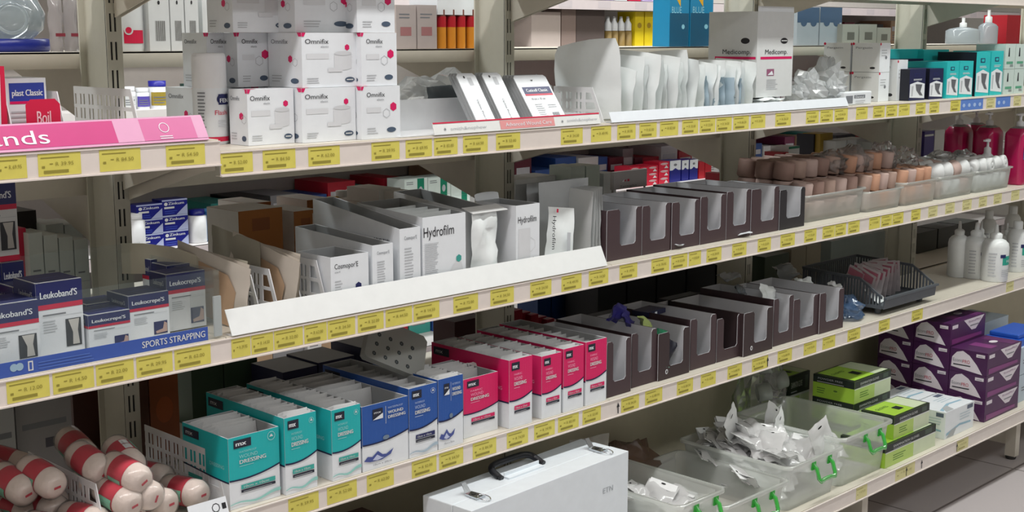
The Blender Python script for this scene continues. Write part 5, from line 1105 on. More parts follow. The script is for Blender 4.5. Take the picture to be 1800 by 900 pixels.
divider('white plastic divider at the lower left picture corner', 8, 0.02, ZC, H=0.07, L=0.2, slant=0.03)
# small card at the foot of the right divider
mb = MB(); mb.box(0, 0.075, 0, 0.0012, 0, 0.03, WHT); F = Face(mb, (0, 0, 0), (1, 0, 0), (0, 0, 1)); F.ring(0.052, 0.015, 0.008, 0.0015, BLK, 1, 8); F.rect(0.064, 0.01, 0.072, 0.02, BLK)
p = at(385, 893, y=0.0); tag(mb.build('small_sign', None, (p.x-0.055, 0.0, z+0.001), (radians(-20), 0, 0)), 'small white sign with a cloud outline left of the first teal carton', 'sign')
# ---------------------------------------------------------------- bottom shelf: white metal case
z = ZD+0.0005
CASE = M('case_white', (228, 236, 242), 0.35); CHR = M('chrome', (200, 204, 208), 0.18, metal=1.0, noise_amt=0.02); HND = M('black_handle', (26, 28, 34), 0.4)
T = thing('metal_case', 'large white metal first aid case with black handle and two clasps', 'case', (0.7085, -0.0325, z), radians(2.6))
L, Wd, H = 0.500, 0.135, 0.5-z; mb = MB(); mb.box(-L/2, L/2, -Wd/2+0.052, Wd/2, 0, H, CASE); mb.build('case_back_half', T, bevel=0.0025)
mb = MB(); mb.box(-L/2, L/2, -Wd/2, -Wd/2+0.051, 0, H, CASE); mb.box(-L/2+0.001, L/2-0.001, -Wd/2+0.0505, -Wd/2+0.0525, 0.002, H-0.0015, M('case_gap', (130, 140, 146), 0.6)); mb.build('case_lid', T, bevel=0.0025)
mb = MB(); Face(mb, (L/2-0.09, -Wd/2, H-0.075), (1, 0, 0), (0, 0, 1)).text('ETN', 0, 0, 0.012, M('pencil', (170, 176, 182), 0.7), w=0.035); mb.build('pencil_mark', T)
# handle
hx = -0.012; yh = 0.022
T2 = None
mb = MB(); pts = []
for k in range(25):
    a = pi*k/24; q = (abs(cos(a))**0.45)*(1 if cos(a) > 0 else -1); s_ = sin(a)**0.5 if sin(a) > 0 else 0
    pts.append((hx+0.066*q, yh-0.004+0.036*s_, H+0.004+0.014*s_))
mb.tube(pts, 0.0072, HND, 10); mb.tube([(hx-0.066, yh-0.012, H+0.003), (hx-0.066, yh+0.0, H+0.006)], 0.006, HND, 8); mb.tube([(hx+0.066, yh-0.012, H+0.003), (hx+0.066, yh+0.0, H+0.006)], 0.006, HND, 8)
mb.build('handle', T)
mb = MB(); mb.box(hx-0.055, hx+0.055, yh-0.022, yh-0.006, H, H+0.004, CASE); mb.box(hx-0.055, hx+0.055, yh-0.008, yh-0.006, H, H+0.012, CASE); mb.build('handle_bracket', T, bevel=0.001)
for sx in (-0.188, 0.205):
    mb = MB(); mb.prism([(-0.013, 0), (0.013, 0), (0.010, 0.036), (-0.010, 0.036)], (sx, -0.035, H+0.001), (1, 0, 0), (0, 1, 0), (0, 0, 1), 0.004, CHR); mb.prism([(-0.008, 0), (0.008, 0), (0.006, 0.022), (-0.006, 0.022)], (sx, 0.002, H+0.004), (1, 0, 0), (0, 0.6, 0.8), (0, -0.8, 0.6), 0.0012, CHR)
    mb.prism([(-0.004, 0), (0.004, 0), (0.003, 0.008), (-0.003, 0.008)], (sx, -0.018, H+0.0052), (1, 0, 0), (0, 1, 0), (0, 0, 1), 0.0006, DARK)
    pr = [(sx+0.011*cos(2*pi*k/14), -0.043+0.014*sin(2*pi*k/14), H+0.005+0.002*sin(2*pi*k/14)) for k in range(14)]; mb.tube(pr, 0.0014, CHR, 6, closed=True)
    mb.build('clasp', T, bevel=0.0008)
# envelope and dark stock behind the case
mb = pouch_mesh(0.26, 0.19, 0.012, M('plastic_wrap_grey', (150, 146, 136), 0.3), seed=5, wav=0.01); F = Face(mb, (-0.13, -0.016, 0), (1, 0, 0), (0, 0, 1)); F.text('Hydrofilm', 0.03, 0.165, 0.014, M('film_title', (70, 66, 60), 0.5), w=0.08)
p = at(905, 800, y=0.16); tag(mb.build('dressing_pouch', None, (0.86, 0.135, z+0.0), (radians(-4), 0, radians(3))), 'large shaded film dressing pouch behind the white metal case', 'pouch')
mb = pouch_mesh(0.14, 0.24, 0.01, M('plastic_wrap_grey'), seed=6, wav=0.01); tag(mb.build('dressing_pouch', None, (1.05, 0.10, z), (radians(-6), radians(5), radians(-4))), 'shaded plastic pouch standing behind the right end of the metal case', 'pouch')
for k in range(4):
    carton('dark_carton', 'dark red brown carton in the shade under the third shelf, '+('leftmost', 'second', 'third', 'beside the case')[k], 'box', (0.02+0.12*k, 0.10+0.02*(k % 2), z), 0.11, 0.14, 0.16+0.02*(k % 2), M('carton_maroon', (70, 30, 34), 0.5), lambda F, Lf, Tp, w, d, h: F.lines(w*0.2, h*0.4, w*0.8, h*0.7, 3, M('dim_red', (120, 50, 50), 0.5)), group='dark cartons left of the metal case')

# ---------------------------------------------------------------- clear bins with green handles
BIN = FILM('bin_plastic', (244, 248, 244), 0.40, 0.22, 0.18); GRH = FILM('green_handle', (86, 214, 96), 0.12, 0.25, 0.2)
bins = [(1100, 1268, 808, 'leftmost clear bin with a few white packets, beside the metal case'), (1190, 1386, 838, 'empty clear bin in the middle of the green-handled bins'), (1290, 1481, 765, 'clear bin heaped with white plastic packets'), (1400, 1566, 712, 'clear bin furthest right, next to the green glove boxes')]
bz = ZD+0.001; yf = -0.155; h_b = 0.145; BX = []
xr = [colx(1272, yf, bz+h_b), colx(1386, yf, bz+h_b), colx(1481, yf, bz+h_b), colx(1567, yf, bz+h_b)]
edges = [1.06]+[xr[0]+0.004]+[xr[1]+0.004]+[xr[2]+0.004]
vr = [(1272, 858), (1386, 843), (1481, 783), (1567, 737)]
for i in range(4):
    x0 = edges[i]; w = xr[i]-x0; hh = rowz(vr[i][1], xr[i], yf)-bz
    T = tub('translucent plastic storage bin, '+bins[i][3].replace('clear bin', 'bin'), x0, yf, bz, w, 0.335, hh, BIN, flare=0.012, name='storage_bin', cat='bin', group='clear bins with green handles', rim=0.008, r=0.022)
    BX.append((x0, w, hh))
    mb = MB(); cx = w*0.62; hw = 0.038
    pts = [(cx-hw, 0.004, hh-0.020), (cx-hw, -0.008, hh-0.030), (cx-hw, -0.016, hh-0.055), (cx-hw+0.006, -0.019, hh-0.063), (cx-hw*0.4, -0.018, hh-0.060), (cx+hw*0.4, -0.018, hh-0.060), (cx+hw-0.006, -0.019, hh-0.063), (cx+hw, -0.016, hh-0.055), (cx+hw, -0.008, hh-0.030), (cx+hw, 0.004, hh-0.020)]
    mb.tube(pts, 0.0055, GRH, 8)
    for s in (-1, 1): mb.box(cx+s*hw-0.009, cx+s*hw+0.009, 0.000, 0.006, hh-0.034, hh-0.012, GRH)
    mb.build('green_handle', T)
# packets heaped in bins
PKW = FILM('packet_film_white', (255, 255, 255), 0.15, 0.12, 0.4); PKC2 = M('packet_card_white', (236, 238, 238), 0.45)
r5 = random.Random(11)
def heap(i, n, z0, spread, label, grp, topz):
    x0, w, hh = BX[i]; protos_ = []
    for k in range(5):
        mb = pouch_mesh(0.078, 0.095, 0.014, PKW, seed=k*3+i, wav=0.012, seal=0.01, nx=6, nz=7); mb.box(-0.035, 0.035, -0.001, 0.001, 0.078, 0.098, PKC2); F = Face(mb, (-0.04, -0.0015, 0.074), (1, 0, 0), (0, 0, 1)); F.oval(0.04, 0.017, 0.006, 0.0022, DARK); protos_.append(mb)
    obs = [None]*5
    for k in range(n):
        q = k % 5
        if obs[q] is None: obs[q] = protos_[q].build('white_packet'); o = obs[q]
        else: o = obs[q].copy(); COL.objects.link(o)
        a, b = r5.random(), r5.random(); dome = 1-((a-0.5)**2+(b-0.5)**2)*1.2
        o.location = (x0+0.05+(w-0.10)*a, yf+0.07+spread*b, bz+z0+(topz-z0)*(k/n)*dome); o.rotation_euler = (radians(-92+r5.random()*40), radians(r5.random()*24-12), radians(r5.random()*180-90))
        tag(o, label, 'packet', grp)
heap(2, 84, 0.02, 0.20, 'white plastic packet in the heap filling the third green-handled bin', 'white packets heaped in the third bin', BX[2][2]+0.012)
heap(0, 12, 0.05, 0.08, 'white plastic packet in the leftmost green-handled bin', 'white packets in the leftmost bin', BX[0][2]-0.04)
heap(3, 5, 0.01, 0.10, 'white plastic packet at the bottom of the bin next to the green boxes', 'white packets in the rightmost bin', 0.03)
for k, (u, v, y, rot, lb) in enumerate(((1292, 735, 0.07, (0.1, -0.7, 0.2), 'white card packet sticking up at the back left of the heap'), (1352, 745, 0.05, (-0.2, 0.6, 0), 'white card packet tilted at the top of the heap'), (1375, 748, 0.03, (0.0, -0.5, 0.3), 'white card packet standing in the middle of the heap top'), (1452, 775, -0.10, (0.1, -0.5, -0.2), 'white card packet standing at the right end of the heap'))):
    mb = pouch_mesh(0.075, 0.10, 0.006, PKC2, seed=k, wav=0.004); p = at(u, v, y=y); p.z = max(p.z-0.0, 0.36); F = Face(mb, (-0.0375, -0.006, 0), (1, 0, 0), (0, 0, 1)); F.oval(0.037, 0.088, 0.008, 0.003, DARK)
    tag(mb.build('card_packet', None, (p.x, y, p.z-0.045), rot), lb, 'packet')
# bag of clear cups behind the bins
mb = MB(); blob(mb, (0, 0, 0.15), (0.10, 0.055, 0.17), FILMC, seed=21, amp=0.25, n=20, k=14)
xx = colx(1345, 0.22, z+0.2); tag(mb.build('plastic_bag', None, (xx, 0.235, z+0.0)), 'tall clear bag of rings standing behind the heaped bin', 'bag')
CUP = FILM('cup_plastic', (220, 226, 222), 0.35, 0.2, 0.3)
for k, (dx, dz) in enumerate(((-0.045, 0.25), (0.0, 0.265), (0.045, 0.28), (-0.05, 0.17), (0.03, 0.19))):
    mb = MB(); mb.lathe([(0.022, -0.02), (0.026, -0.018), (0.026, 0.018), (0.022, 0.02), (0.016, 0.018), (0.016, -0.018), (0.022, -0.02)], (0, 0, 0), CUP, 18, cap=False)
    tag(mb.build('tape_ring', None, (xx+dx, 0.19, z+dz), (radians(80), 0, radians(20+10*k))), 'cloudy plastic ring in the tall clear bag behind the bins', 'ring', 'cloudy rings in the tall clear bag')
mb = MB(); blob(mb, (0, 0, 0.07), (0.12, 0.07, 0.075), FILM('brown_bag_film', (130, 100, 84), 0.3, 0.15, 0.3), seed=23, amp=0.4); tag(mb.build('plastic_bag', None, (1.33, 0.225, z)), 'dull brown bag on the bottom shelf behind the middle bins', 'bag')

# ---------------------------------------------------------------- green glove boxes
GL = M('lime_card', (164, 206, 66), 0.4); GLD = M('lime_pale_card', (206, 218, 186), 0.45); BKG = M('black_green_card', (30, 40, 34), 0.45)
def glove(F, Lf, Tp, w, d, h):
    F.rect(0, 0, w, h*0.62, GLD); F.rect(0, 0, w*0.55, h*0.62, M('lime_mid_card', (180, 208, 110), 0.4)); F.rect(0, h*0.62, w, h*0.66, WHTD); F.rect(0, h*0.66, w, h, BKG); F.text('EXAMINATION GLOVES', w*0.15, h*0.78, h*0.10, WHTD, w=w*0.5, l=3); F.lines(w*0.15, h*0.70, w*0.5, h*0.74, 1, LGI, 2); F.rect(w*0.78, h*0.72, w*0.92, h*0.94, M('dark_green_patch', (70, 84, 74), 0.5)); F.lines(w*0.15, h*0.2, w*0.4, h*0.5, 3, M('green_ink', (90, 130, 50), 0.5))
    Lf.rect(0, 0, d, h*0.62, GL); Lf.rect(0, h*0.66, d, h, BKG); Lf.text('POWDER FREE', d*0.12, h*0.82, h*0.08, LGI, w=d*0.6, l=3); Lf.lines(d*0.1, h*0.70, d*0.9, h*0.78, 1, LGI, 3); Lf.lines(d*0.1, h*0.2, d*0.3, h*0.5, 3, M('green_ink')); Lf.oval(d*0.55, h*0.4, d*0.05, h*0.04, M('green_ink'))
    Tp.rect(0, 0, w, d, BKG); Tp.rect(w*0.05, d*0.05, w*0.96, d*0.96, GL, 2); Tp.rect(w*0.60, d*0.05, w*0.96, d*0.96, GLD, 3); Tp.rect(w*0.36, d*0.25, w*0.5, d*0.5, BKG, 4); Tp.text('GLOVES', w*0.1, d*0.6, 0.012, M('green_ink'), w=w*0.3, l=4)
# front column of two, second column on a higher pile behind
q = at(1555, 824, z=z); gy = max(-0.155, q.y); gx = q.x; gw = colx(1643, gy, z)-gx; hg = 0.066; gd = 0.14
carton('glove_box', 'lime glove box, bottom of the front pair beside the bin', 'box', (gx, gy, z), gw, gd, hg, GL, glove, group='lime green glove boxes')
zz = z+hg+0.001; gx2 = colx(1571, gy+0.01, zz+hg/2); gw2 = colx(1632, gy+0.01, zz)-gx2; gd2 = coly(1514, gx2, zz+hg)-gy-0.01
carton('glove_box', 'lime glove box, upper of the front pair beside the bin', 'box', (gx2, gy+0.01, zz), gw2, gd2, hg, GL, glove, group='lime green glove boxes')
yb = gy+0.01+max(gd, gd2)+0.004; z3 = z+2.2*(hg+0.001); xb_ = colx(1502, yb, z3+hg/2); zt3 = rowz(671, xb_, yb); gw3 = colx(1565, yb, z3)-xb_; gd3 = min(coly(1430, xb_, zt3)-yb, 0.31-yb)
nk = max(2, round((zt3-z)/0.075)); hk = (zt3-z)/nk
for k in range(nk):
    carton('glove_box', 'lime glove box, %s of the rear pile' % (('lowest', 'second', 'third', 'fourth', 'fifth')[k] if k < nk-1 else 'topmost'), 'box', (xb_, yb, z+k*hk), gw3, gd3, hk-0.001, GL, glove, group='lime green glove boxes')
0 and print('rear pile', yb, zt3-z, gw3, gd3, gw, gd2, gw2)
# black and lime box lying behind the clear bag
carton('glove_box', 'black topped glove box behind the tall clear bag', 'box', (colx(1395, 0.20, z+0.16), 0.22, z), 0.12, 0.09, 0.175, BKG, glove, group=None)
# white and blue mask boxes
def mask(F, Lf, Tp, w, d, h):
    for Q, a, b in ((F, w, h), (Lf, d, h), (Tp, w, d)):
        Q.poly([(a*0.05, b*0.1), (a*0.5, b*0.3), (a*0.9, b*0.25), (a*0.9, b*0.32), (a*0.5, b*0.38), (a*0.05, b*0.2)], M('mask_blue', (150, 186, 204), 0.5)); Q.lines(a*0.5, b*0.5, a*0.9, b*0.8, 3, M('mask_pale', (190, 206, 214), 0.5)); Q.rect(a*0.75, b*0.8, a*0.95, b*0.95, M('mask_badge', (90, 100, 120), 0.5)); Q.poly([(a*0.05, b*0.02), (a*0.3, b*0.02), (a*0.4, b*0.3), (a*0.2, b*0.25)], GRYC)
mx0 = colx(1660, -0.145, z)
for j in range(2): carton('mask_box', 'white and pale blue box on the bottom shelf, '+('in front', 'behind the other')[j], 'box', (mx0+0.0, -0.145+0.125*j, z), 0.185, 0.12, 0.082, WHT, mask, group='white and pale blue boxes between the green and purple ones')
# purple glove boxes
PURP = M('purple_card', (72, 30, 78), 0.38); PURL = M('purple_light_card', (128, 56, 120), 0.38); PWH = M('purple_box_white', (222, 214, 222), 0.45)
def econo(F, Lf, Tp, w, d, h):
    n = 12; pts = [(d*0.05, h*0.16)]+[(d*(0.05+0.82*k/n), h*(0.16+0.72*sin(pi*min(1, (k/n)*0.9+0.28))*(1 if k < n else 0))) for k in range(n+1)]
    pts = [(d*0.04, h*0.2), (d*0.88, h*0.02), (d*0.72, h*0.42), (d*0.52, h*0.78), (d*0.34, h*0.94), (d*0.18, h*0.86), (d*0.06, h*0.62)]
    Lf.poly(pts, PWH); Lf.text('Econo', d*0.09, h*0.44, h*0.14, GRI, w=d*0.26, l=3); Lf.text('PRO', d*0.35, h*0.41, h*0.15, M('pro_red', (190, 70, 90), 0.5), w=d*0.19, l=3); Lf.rect(d*0.10, h*0.29, d*0.56, h*0.335, BLKC, 3); Lf.rect(d*0.70, h*0.76, d*0.93, h*0.90, PWH, 2); Lf.lines(d*0.74, h*0.80, d*0.9, h*0.86, 1, GRI, 3)
    F.rect(w*0.04, h*0.74, w*0.2, h*0.9, PWH); F.poly([(w*0.36, h*0.98), (w*0.96, h*0.98), (w*0.72, h*0.45), (w*0.6, h*0.45)], PWH); F.text('EconoPRO', w*0.5, h*0.82, h*0.08, M('pro_mauve', (130, 90, 130), 0.5), w=w*0.35, l=3); F.lines(w*0.55, h*0.64, w*0.8, h*0.74, 1, GRI, 3); F.poly([(w*0.04, h*0.06), (w*0.9, h*0.10), (w*0.9, h*0.24), (w*0.04, h*0.3)], PURL, 2)
    Tp.rect(w*0.3, d*0.2, w*0.5, d*0.8, PURL); Tp.oval(w*0.7, d*0.5, 0.02, 0.012, PWH, 2); Tp.rect(w*0.75, d*0.05, w*0.97, d*0.9, M('purple_mid_card', (96, 40, 96), 0.4), 1)
ph = 0.0722; pw = 0.24; pd = 0.122
# long sides face the left; the stack runs back in three columns
px0 = colx(1727, -0.13, z); 
def stackcol(x, y, n, lbs):
    for k in range(n): carton('glove_box', 'purple and white glove box, '+lbs % ('lowest', 'second', 'third', 'topmost')[k if k < n-1 or n == 4 else (k if n < 4 else 3)], 'box', (x, y, z+k*(ph+0.0008)), pw, pd, ph, PURP, econo, group='purple glove boxes')
q = at(1743, 746, z=ZD); xq = q.x; yq = max(q.y, -0.15)
stackcol(xq, yq, 3, '%s of the front column')
stackcol(xq, yq+pd+0.002, 4, '%s of the middle column')
stackcol(xq, yq+2*(pd+0.002), 4, '%s of the rearmost column')
BLT = M('blue_tub', (40, 90, 190), 0.35)
mb = MB(); mb.box(0, 0.2, 0, 0.12, 0, 0.03, BLT); mb.box(0.01, 0.19, 0.01, 0.11, 0.03, 0.045, BLT); tag(mb.build('blue_box', None, (xq+pw+0.06, -0.12, z+2*ph+0.03), bevel=0.004), 'bright blue plastic lid at the right edge above the purple boxes', 'lid')
for k in range(3): carton('pale_carton', 'pale blue grey carton at the lower right edge, '+('lower front', 'upper front', 'rear')[k], 'box', (xq+pw+0.04+(0.03 if k == 2 else 0), -0.13 if k < 2 else 0.05, z if k != 1 else z+0.092), 0.28, 0.14, 0.09 if k < 2 else 0.22, M('pale_blue_card', (186, 200, 212), 0.5), lambda F, Lf, Tp, w, d, h: (F.lines(w*0.1, h*0.4, w*0.5, h*0.6, 2, GRI), Lf.lines(d*0.1, h*0.4, d*0.6, h*0.55, 2, GRI)), group='pale cartons at the lower right edge')
M('mint_white', (220, 234, 228), 0.4); M('deep_red', (176, 18, 36), 0.4); M('mustard', (170, 140, 40), 0.4); M('pharmacy_green', (20, 130, 100), 0.4)
ZK = M('zink_navy', (24, 30, 128), 0.35)
RB = M('red_box_bright', (206, 30, 60), 0.4)
# ---------------------------------------------------------------- goods on the rear-facing side of the same shelving
Z1, Z2, Z3, Z4 = 1.3725, 1.1475, 0.8605, 0.5505
def rbox(name, label, cat, uL, uR, vT, y, zs, d, m, deco=None, n=1, group=None, vis=None):
    """goods on a rear shelf; n of them piled up to reach the pixel row vT"""
    x, w, H = ext(uL, uR, vT, y, zs)
    if H <= 0.01: H = 0.05
    for k in range(n): carton(name, label, cat, (x, y, zs+H/n*k), w, d, H/n-0.0006, m, deco, group=group)
def col(name, rgb, r=0.45): return M(name, rgb, r)
def barcodes(F, Lf, Tp, w, d, h): F.bars(w*0.3, h*0.15, w*0.8, h*0.45, M('barcode_grey', (90, 88, 84), 0.6), 11); F.oval(w*0.5, h*0.72, w*0.06, h*0.03, BLK)
def plain(F, Lf, Tp, w, d, h): F.lines(w*0.15, h*0.3, w*0.7, h*0.7, 3, LGI)
# level with the tape boxes
for k, (a, b) in enumerate(((264, 300), (302, 326), (328, 351))): rbox('white_carton', 'white box with a barcode behind the spray can, '+('left', 'middle', 'right')[k], 'box', a, b, -30, 0.45, Z1, 0.1, WHTD, barcodes, group='barcode boxes behind the spray can')
rbox('white_carton', 'pale box with a hexagon at the top left of the tape boxes', 'box', 358, 405, -30, 0.47, Z1, 0.1, WHTD, barcodes)
x = colx(230, 0.47, Z1); T = thing('lotion_bottle', 'white bottle with a crimson label curve right of the left post', 'bottle', (x, 0.47, Z1)); mb = MB(); mb.lathe([(0.026, 0), (0.028, 0.006), (0.028, 0.14), (0.02, 0.16)], (0, 0, 0), WHTD, 20, sx=1.0, sy=0.6)
mb.build('bottle_body', T); mb = MB(); F = Cyl(mb, (0, 0, 0), 0.0283, -pi/2, ry=0.0173); F.rect(-0.022, 0.015, 0.022, 0.04, CRIM); F.oval(-0.012, 0.04, 0.009, 0.009, WHTD, 3); F.oval(-0.012, 0.04, 0.006, 0.006, CRIM, 4); mb.build('bottle_label', T)
rbox('dark_carton', 'dark brown box behind the white bottle right of the left post', 'box', 212, 262, 60, 0.52, Z1, 0.08, col('carton_dark_brown', (48, 34, 30)), None)
# clear kettle-like bottles with a blue base, far left
BLUEP = M('blue_plastic', (20, 36, 130), 0.3); GLS = FILM('clear_bottle', (190, 205, 210), 0.55, 0.05, 0.4)
x, w, _ = ext(-30, 114, 70, 0.50, Z1); T = thing('water_bowl', 'clear round bowl on a dark blue base at the upper left corner', 'bowl', (x+w/2, 0.58, Z1)); mb = MB(); mb.lathe([(0.078, 0), (0.082, 0.004), (0.082, 0.022), (0.076, 0.024)], (0, 0, 0), BLUEP, 32); mb.build('base_ring', T)
mb = MB(); mb.lathe([(0.05, 0.024), (0.07, 0.04), (0.075, 0.07), (0.06, 0.1), (0.03, 0.115)], (0, 0, 0), GLS, 28); mb.build('clear_dome', T)
mb = MB(); mb.lathe([(0.026, -0.006), (0.031, 0), (0.026, 0.006), (0.023, 0)], (0, 0, 0), GLS, 24, cap=False); mb.build('round_lid', T, (-0.02, -0.078, 0.06), (radians(80), 0, radians(-30)))
for k in range(3):
    x, w, h = ext(88+27*k, 113+27*k, -10, 0.47, Z1); mb = pouch_mesh(w*0.95, 0.10, 0.02, FILM('clear_pack', (196, 190, 190), 0.35, 0.1, 0.3), seed=k, wav=0.006); F = Face(mb, (-w*0.4, -0.016, 0), (1, 0, 0), (0, 0, 1)); F.rect(0.002, 0.028, w*0.75, 0.034, M('dull_red', (130, 40, 56), 0.5))
    tag(mb.build('clear_packet', None, (x+w/2, 0.47, Z1)), 'clear packet with a red line beside the blue-based bowl', 'packet', 'clear red-lined packets at the upper left')
# right of the tape boxes
def pinkish(F, Lf, Tp, w, d, h): F.rect(w*0.2, h*0.3, w*0.75, h*0.5, M('dusty_rose', (160, 110, 112), 0.5)); F.lines(w*0.15, h*0.7, w*0.8, h*0.85, 2, GRI)
for k, (a, b) in enumerate(((697, 732), (734, 768))): rbox('white_carton', 'dull pinkish grey carton right of the top tape box, '+('left', 'right')[k], 'box', a, b, 8, 0.46, Z1, 0.12, M('pinkish_carton', (176, 166, 164), 0.5), pinkish, group='pinkish cartons right of the tape boxes')
ORG = M('orange_liquid', (214, 140, 40), 0.3); REDB = M('red_cap_band', (180, 24, 40), 0.35)
for k in range(5):
    x = colx(776+17*k, 0.48, Z1); T = thing('sauce_bottle' if False else 'medicine_bottle', 'amber bottle with a red band on the rear shelf, %s from the left' % ('first', 'second', 'third', 'fourth', 'fifth')[k], 'bottle', (x, 0.48, Z1), group='amber bottles with red bands'); hh = rowz(10, x, 0.48)-Z1
    mb = MB(); mb.lathe([(0.011, 0), (0.0115, 0.003), (0.0115, hh*0.5)], (0, 0, 0), ORG, 16); mb.build('bottle_body', T); mb = MB(); mb.lathe([(0.0118, hh*0.5), (0.0118, hh*0.75)], (0, 0, 0), REDB, 16); mb.lathe([(0.0105, hh*0.75), (0.0105, hh*0.9), (0.007, hh), (0, hh)], (0, 0, 0), M('amber_cap', (120, 70, 60), 0.3), 16); mb.build('cap', T)
rbox('white_carton', 'white box lying above the amber bottles at the top edge', 'box', 769, 852, -12, 0.47, Z1+0.079, 0.1, WHT, None)
rbox('shelf_tray_box' if False else 'amber_tray', 'clear grey tray carrying the white box behind the amber bottles', 'tray', 769, 852, 8, 0.50, Z1, 0.1, M('tray_grey', (120, 110, 104), 0.5), None)
for k, (a, b) in enumerate(((1176, 1210), (1212, 1252))):
    def bl(F, Lf, Tp, w, d, h): F.rect(w*0.02, 0, w*0.98, h*0.42, M('deep_teal_blue', (14, 84, 118), 0.4)); F.poly([(w*0.2, h*0.75), (w*0.55, h*0.6), (w*0.55, h*0.5), (w*0.2, h*0.66)], M('yellow_shape', (222, 170, 40), 0.4)); F.text('BLUE', w*0.1, h*0.42, h*0.08, M('pale_cyan', (140, 200, 220), 0.5), w=w*0.5); F.oval(w*0.7, h*0.25, w*0.08, h*0.03, M('pale_cyan', (140, 200, 220), 0.5))
    rbox('blue_packet', 'blue packet with a yellow shape behind the gauze carton, '+('left', 'right')[k], 'packet', a, b, -60, 0.47, Z1, 0.06, M('cyan_blue', (20, 130, 176), 0.35), bl, group='blue packets behind the gauze carton')
for k, (a, b) in enumerate(((1400, 1438), (1440, 1478))):
    def cb(F, Lf, Tp, w, d, h):
        F.rect(0, h*0.6, w, h, M('dim_steel_blue', (60, 84, 112), 0.4))
        for q in range(2): F.oval(w*(0.3+0.45*q), h*0.6, w*0.14, h*0.1, M('dim_steel_blue'), 2)
    rbox('blue_topped_packet', 'grey packet with a dark blue scalloped top right of the gauze carton, '+('left', 'right')[k], 'packet', a, b, 12, 0.48, Z1, 0.05, M('cloud_grey', (150, 160, 168), 0.4), cb, group='blue-topped packets right of the gauze carton')
for k, (a, b) in enumerate(((1480, 1508), (1510, 1540), (1541, 1565))): rbox('clear_carton', 'dull grey box with a dark square above the small bandage boxes, '+('left', 'middle', 'right')[k], 'box', a, b, 42 if k < 2 else 48, 0.46, Z1, 0.1, M('dull_grey_box', (150, 152, 144), 0.5), lambda F, Lf, Tp, w, d, h: F.rect(w*0.3, h*0.25, w*0.75, h*0.62, M('dark_square', (92, 92, 86), 0.5)), group='dull grey boxes above the bandage boxes')
# big clear bottles, red object
for k, (u, r, lb) in enumerate(((1700, 0.085, 'left'), (1744, 0.05, 'right'))):
    x = colx(u, 0.52, Z1); T = thing('clear_jug', 'big clear plastic jug with a pump at the upper right, '+lb, 'jug', (x, 0.54, Z1), group='big clear jugs at the upper right'); hb = rowz(50 if k == 0 else 42, x, 0.52)-Z1; JG = FILM('jug_plastic', (196, 206, 212), 0.3, 0.12, 0.3)
    mb = MB(); mb.lathe([(r*0.97, 0), (r, 0.005), (r, hb*0.85), (r*0.8, hb*0.97), (r*0.3, hb*1.08)], (0, 0, 0), JG, 24, sy=0.7); mb.build('jug_body', T); mb = MB(); mb.lathe([(0.014, hb*1.06), (0.014, hb*1.35), (0.006, hb*1.4), (0.006, hb*1.7)], (0, 0, 0), WHTD, 14); mb.build('pump_head', T)
rbox('red_carton', 'red box at the upper right picture corner', 'box', 1768, 1830, 26, 0.52, Z1, 0.1, M('deep_red', (176, 18, 36), 0.4), None)
# level above the second shelf, left bay
rbox('black_carton', 'black box in the shade behind the strapping display', 'box', 40, 74, 372, 0.60, Z3, 0.08, col('carton_black', (30, 22, 22)), None, 1)
rbox('red_carton', 'small crimson box behind the strapping display', 'box', 36, 56, 402, 0.47, Z3, 0.05, REDP, None, 1)
for k in range(4): rbox('pale_carton', 'small pale green white box in the row behind the strapping display', 'box', 60+26*k, 84+26*k, 410+4*k, 0.45, Z3, 0.11, M('pale_mint_card', (206, 214, 210), 0.45), lambda F, Lf, Tp, w, d, h: F.lines(w*0.2, h*0.2, w*0.8, h*0.3, 1, GRI), 2, 'pale boxes in a row behind the strapping display')
for k in range(2): rbox('pale_carton', 'flat pale box on top at the back of the strapping display', 'box', 90+32*k, 120+32*k, 395, 0.56, Z3, 0.1, M('pale_mint_card'), None, 1, 'flat pale boxes behind the strapping display')
CB = M('corrugated_brown', (176, 112, 56), 0.7); CBW = M('carton_white_top', (232, 230, 224), 0.5)
def brown(F, Lf, Tp, w, d, h): Lf.rect(0, 0, d, h, CBW); Tp.rect(0, 0, w, d, CBW); F.rect(w*0.3, h*0.75, w*0.7, h*0.9, M('brown_label', (150, 90, 50), 0.6))
for k, (a, b, vT, y, lb) in enumerate(((424, 500, 372, 0.46, 'left, in front'), (440, 480, 358, 0.62, 'left, behind'), (543, 584, 352, 0.60, 'middle, behind'), (562, 590, 376, 0.45, 'middle, in front'), (646, 680, 356, 0.55, 'right, behind'), (520, 560, 372, 0.47, 'between the middle ones'), (636, 664, 371, 0.45, 'right, in front'))):
    rbox('brown_carton', 'brown carton with a white top behind the cream envelopes, '+lb, 'box', a, b, vT, y, Z3, 0.12, CB, brown, 1, 'brown cartons with white tops')
for k, (a, b, vT, y) in enumerate(((668, 706, 334, 0.52), (706, 742, 340, 0.46))): rbox('white_carton', 'open white carton behind the tall dressing cartons, '+('left', 'right')[k], 'box', a, b, vT, y, Z3, 0.12, M('carton_white_top'), plain, 1, 'white cartons behind the tall dressing cartons')
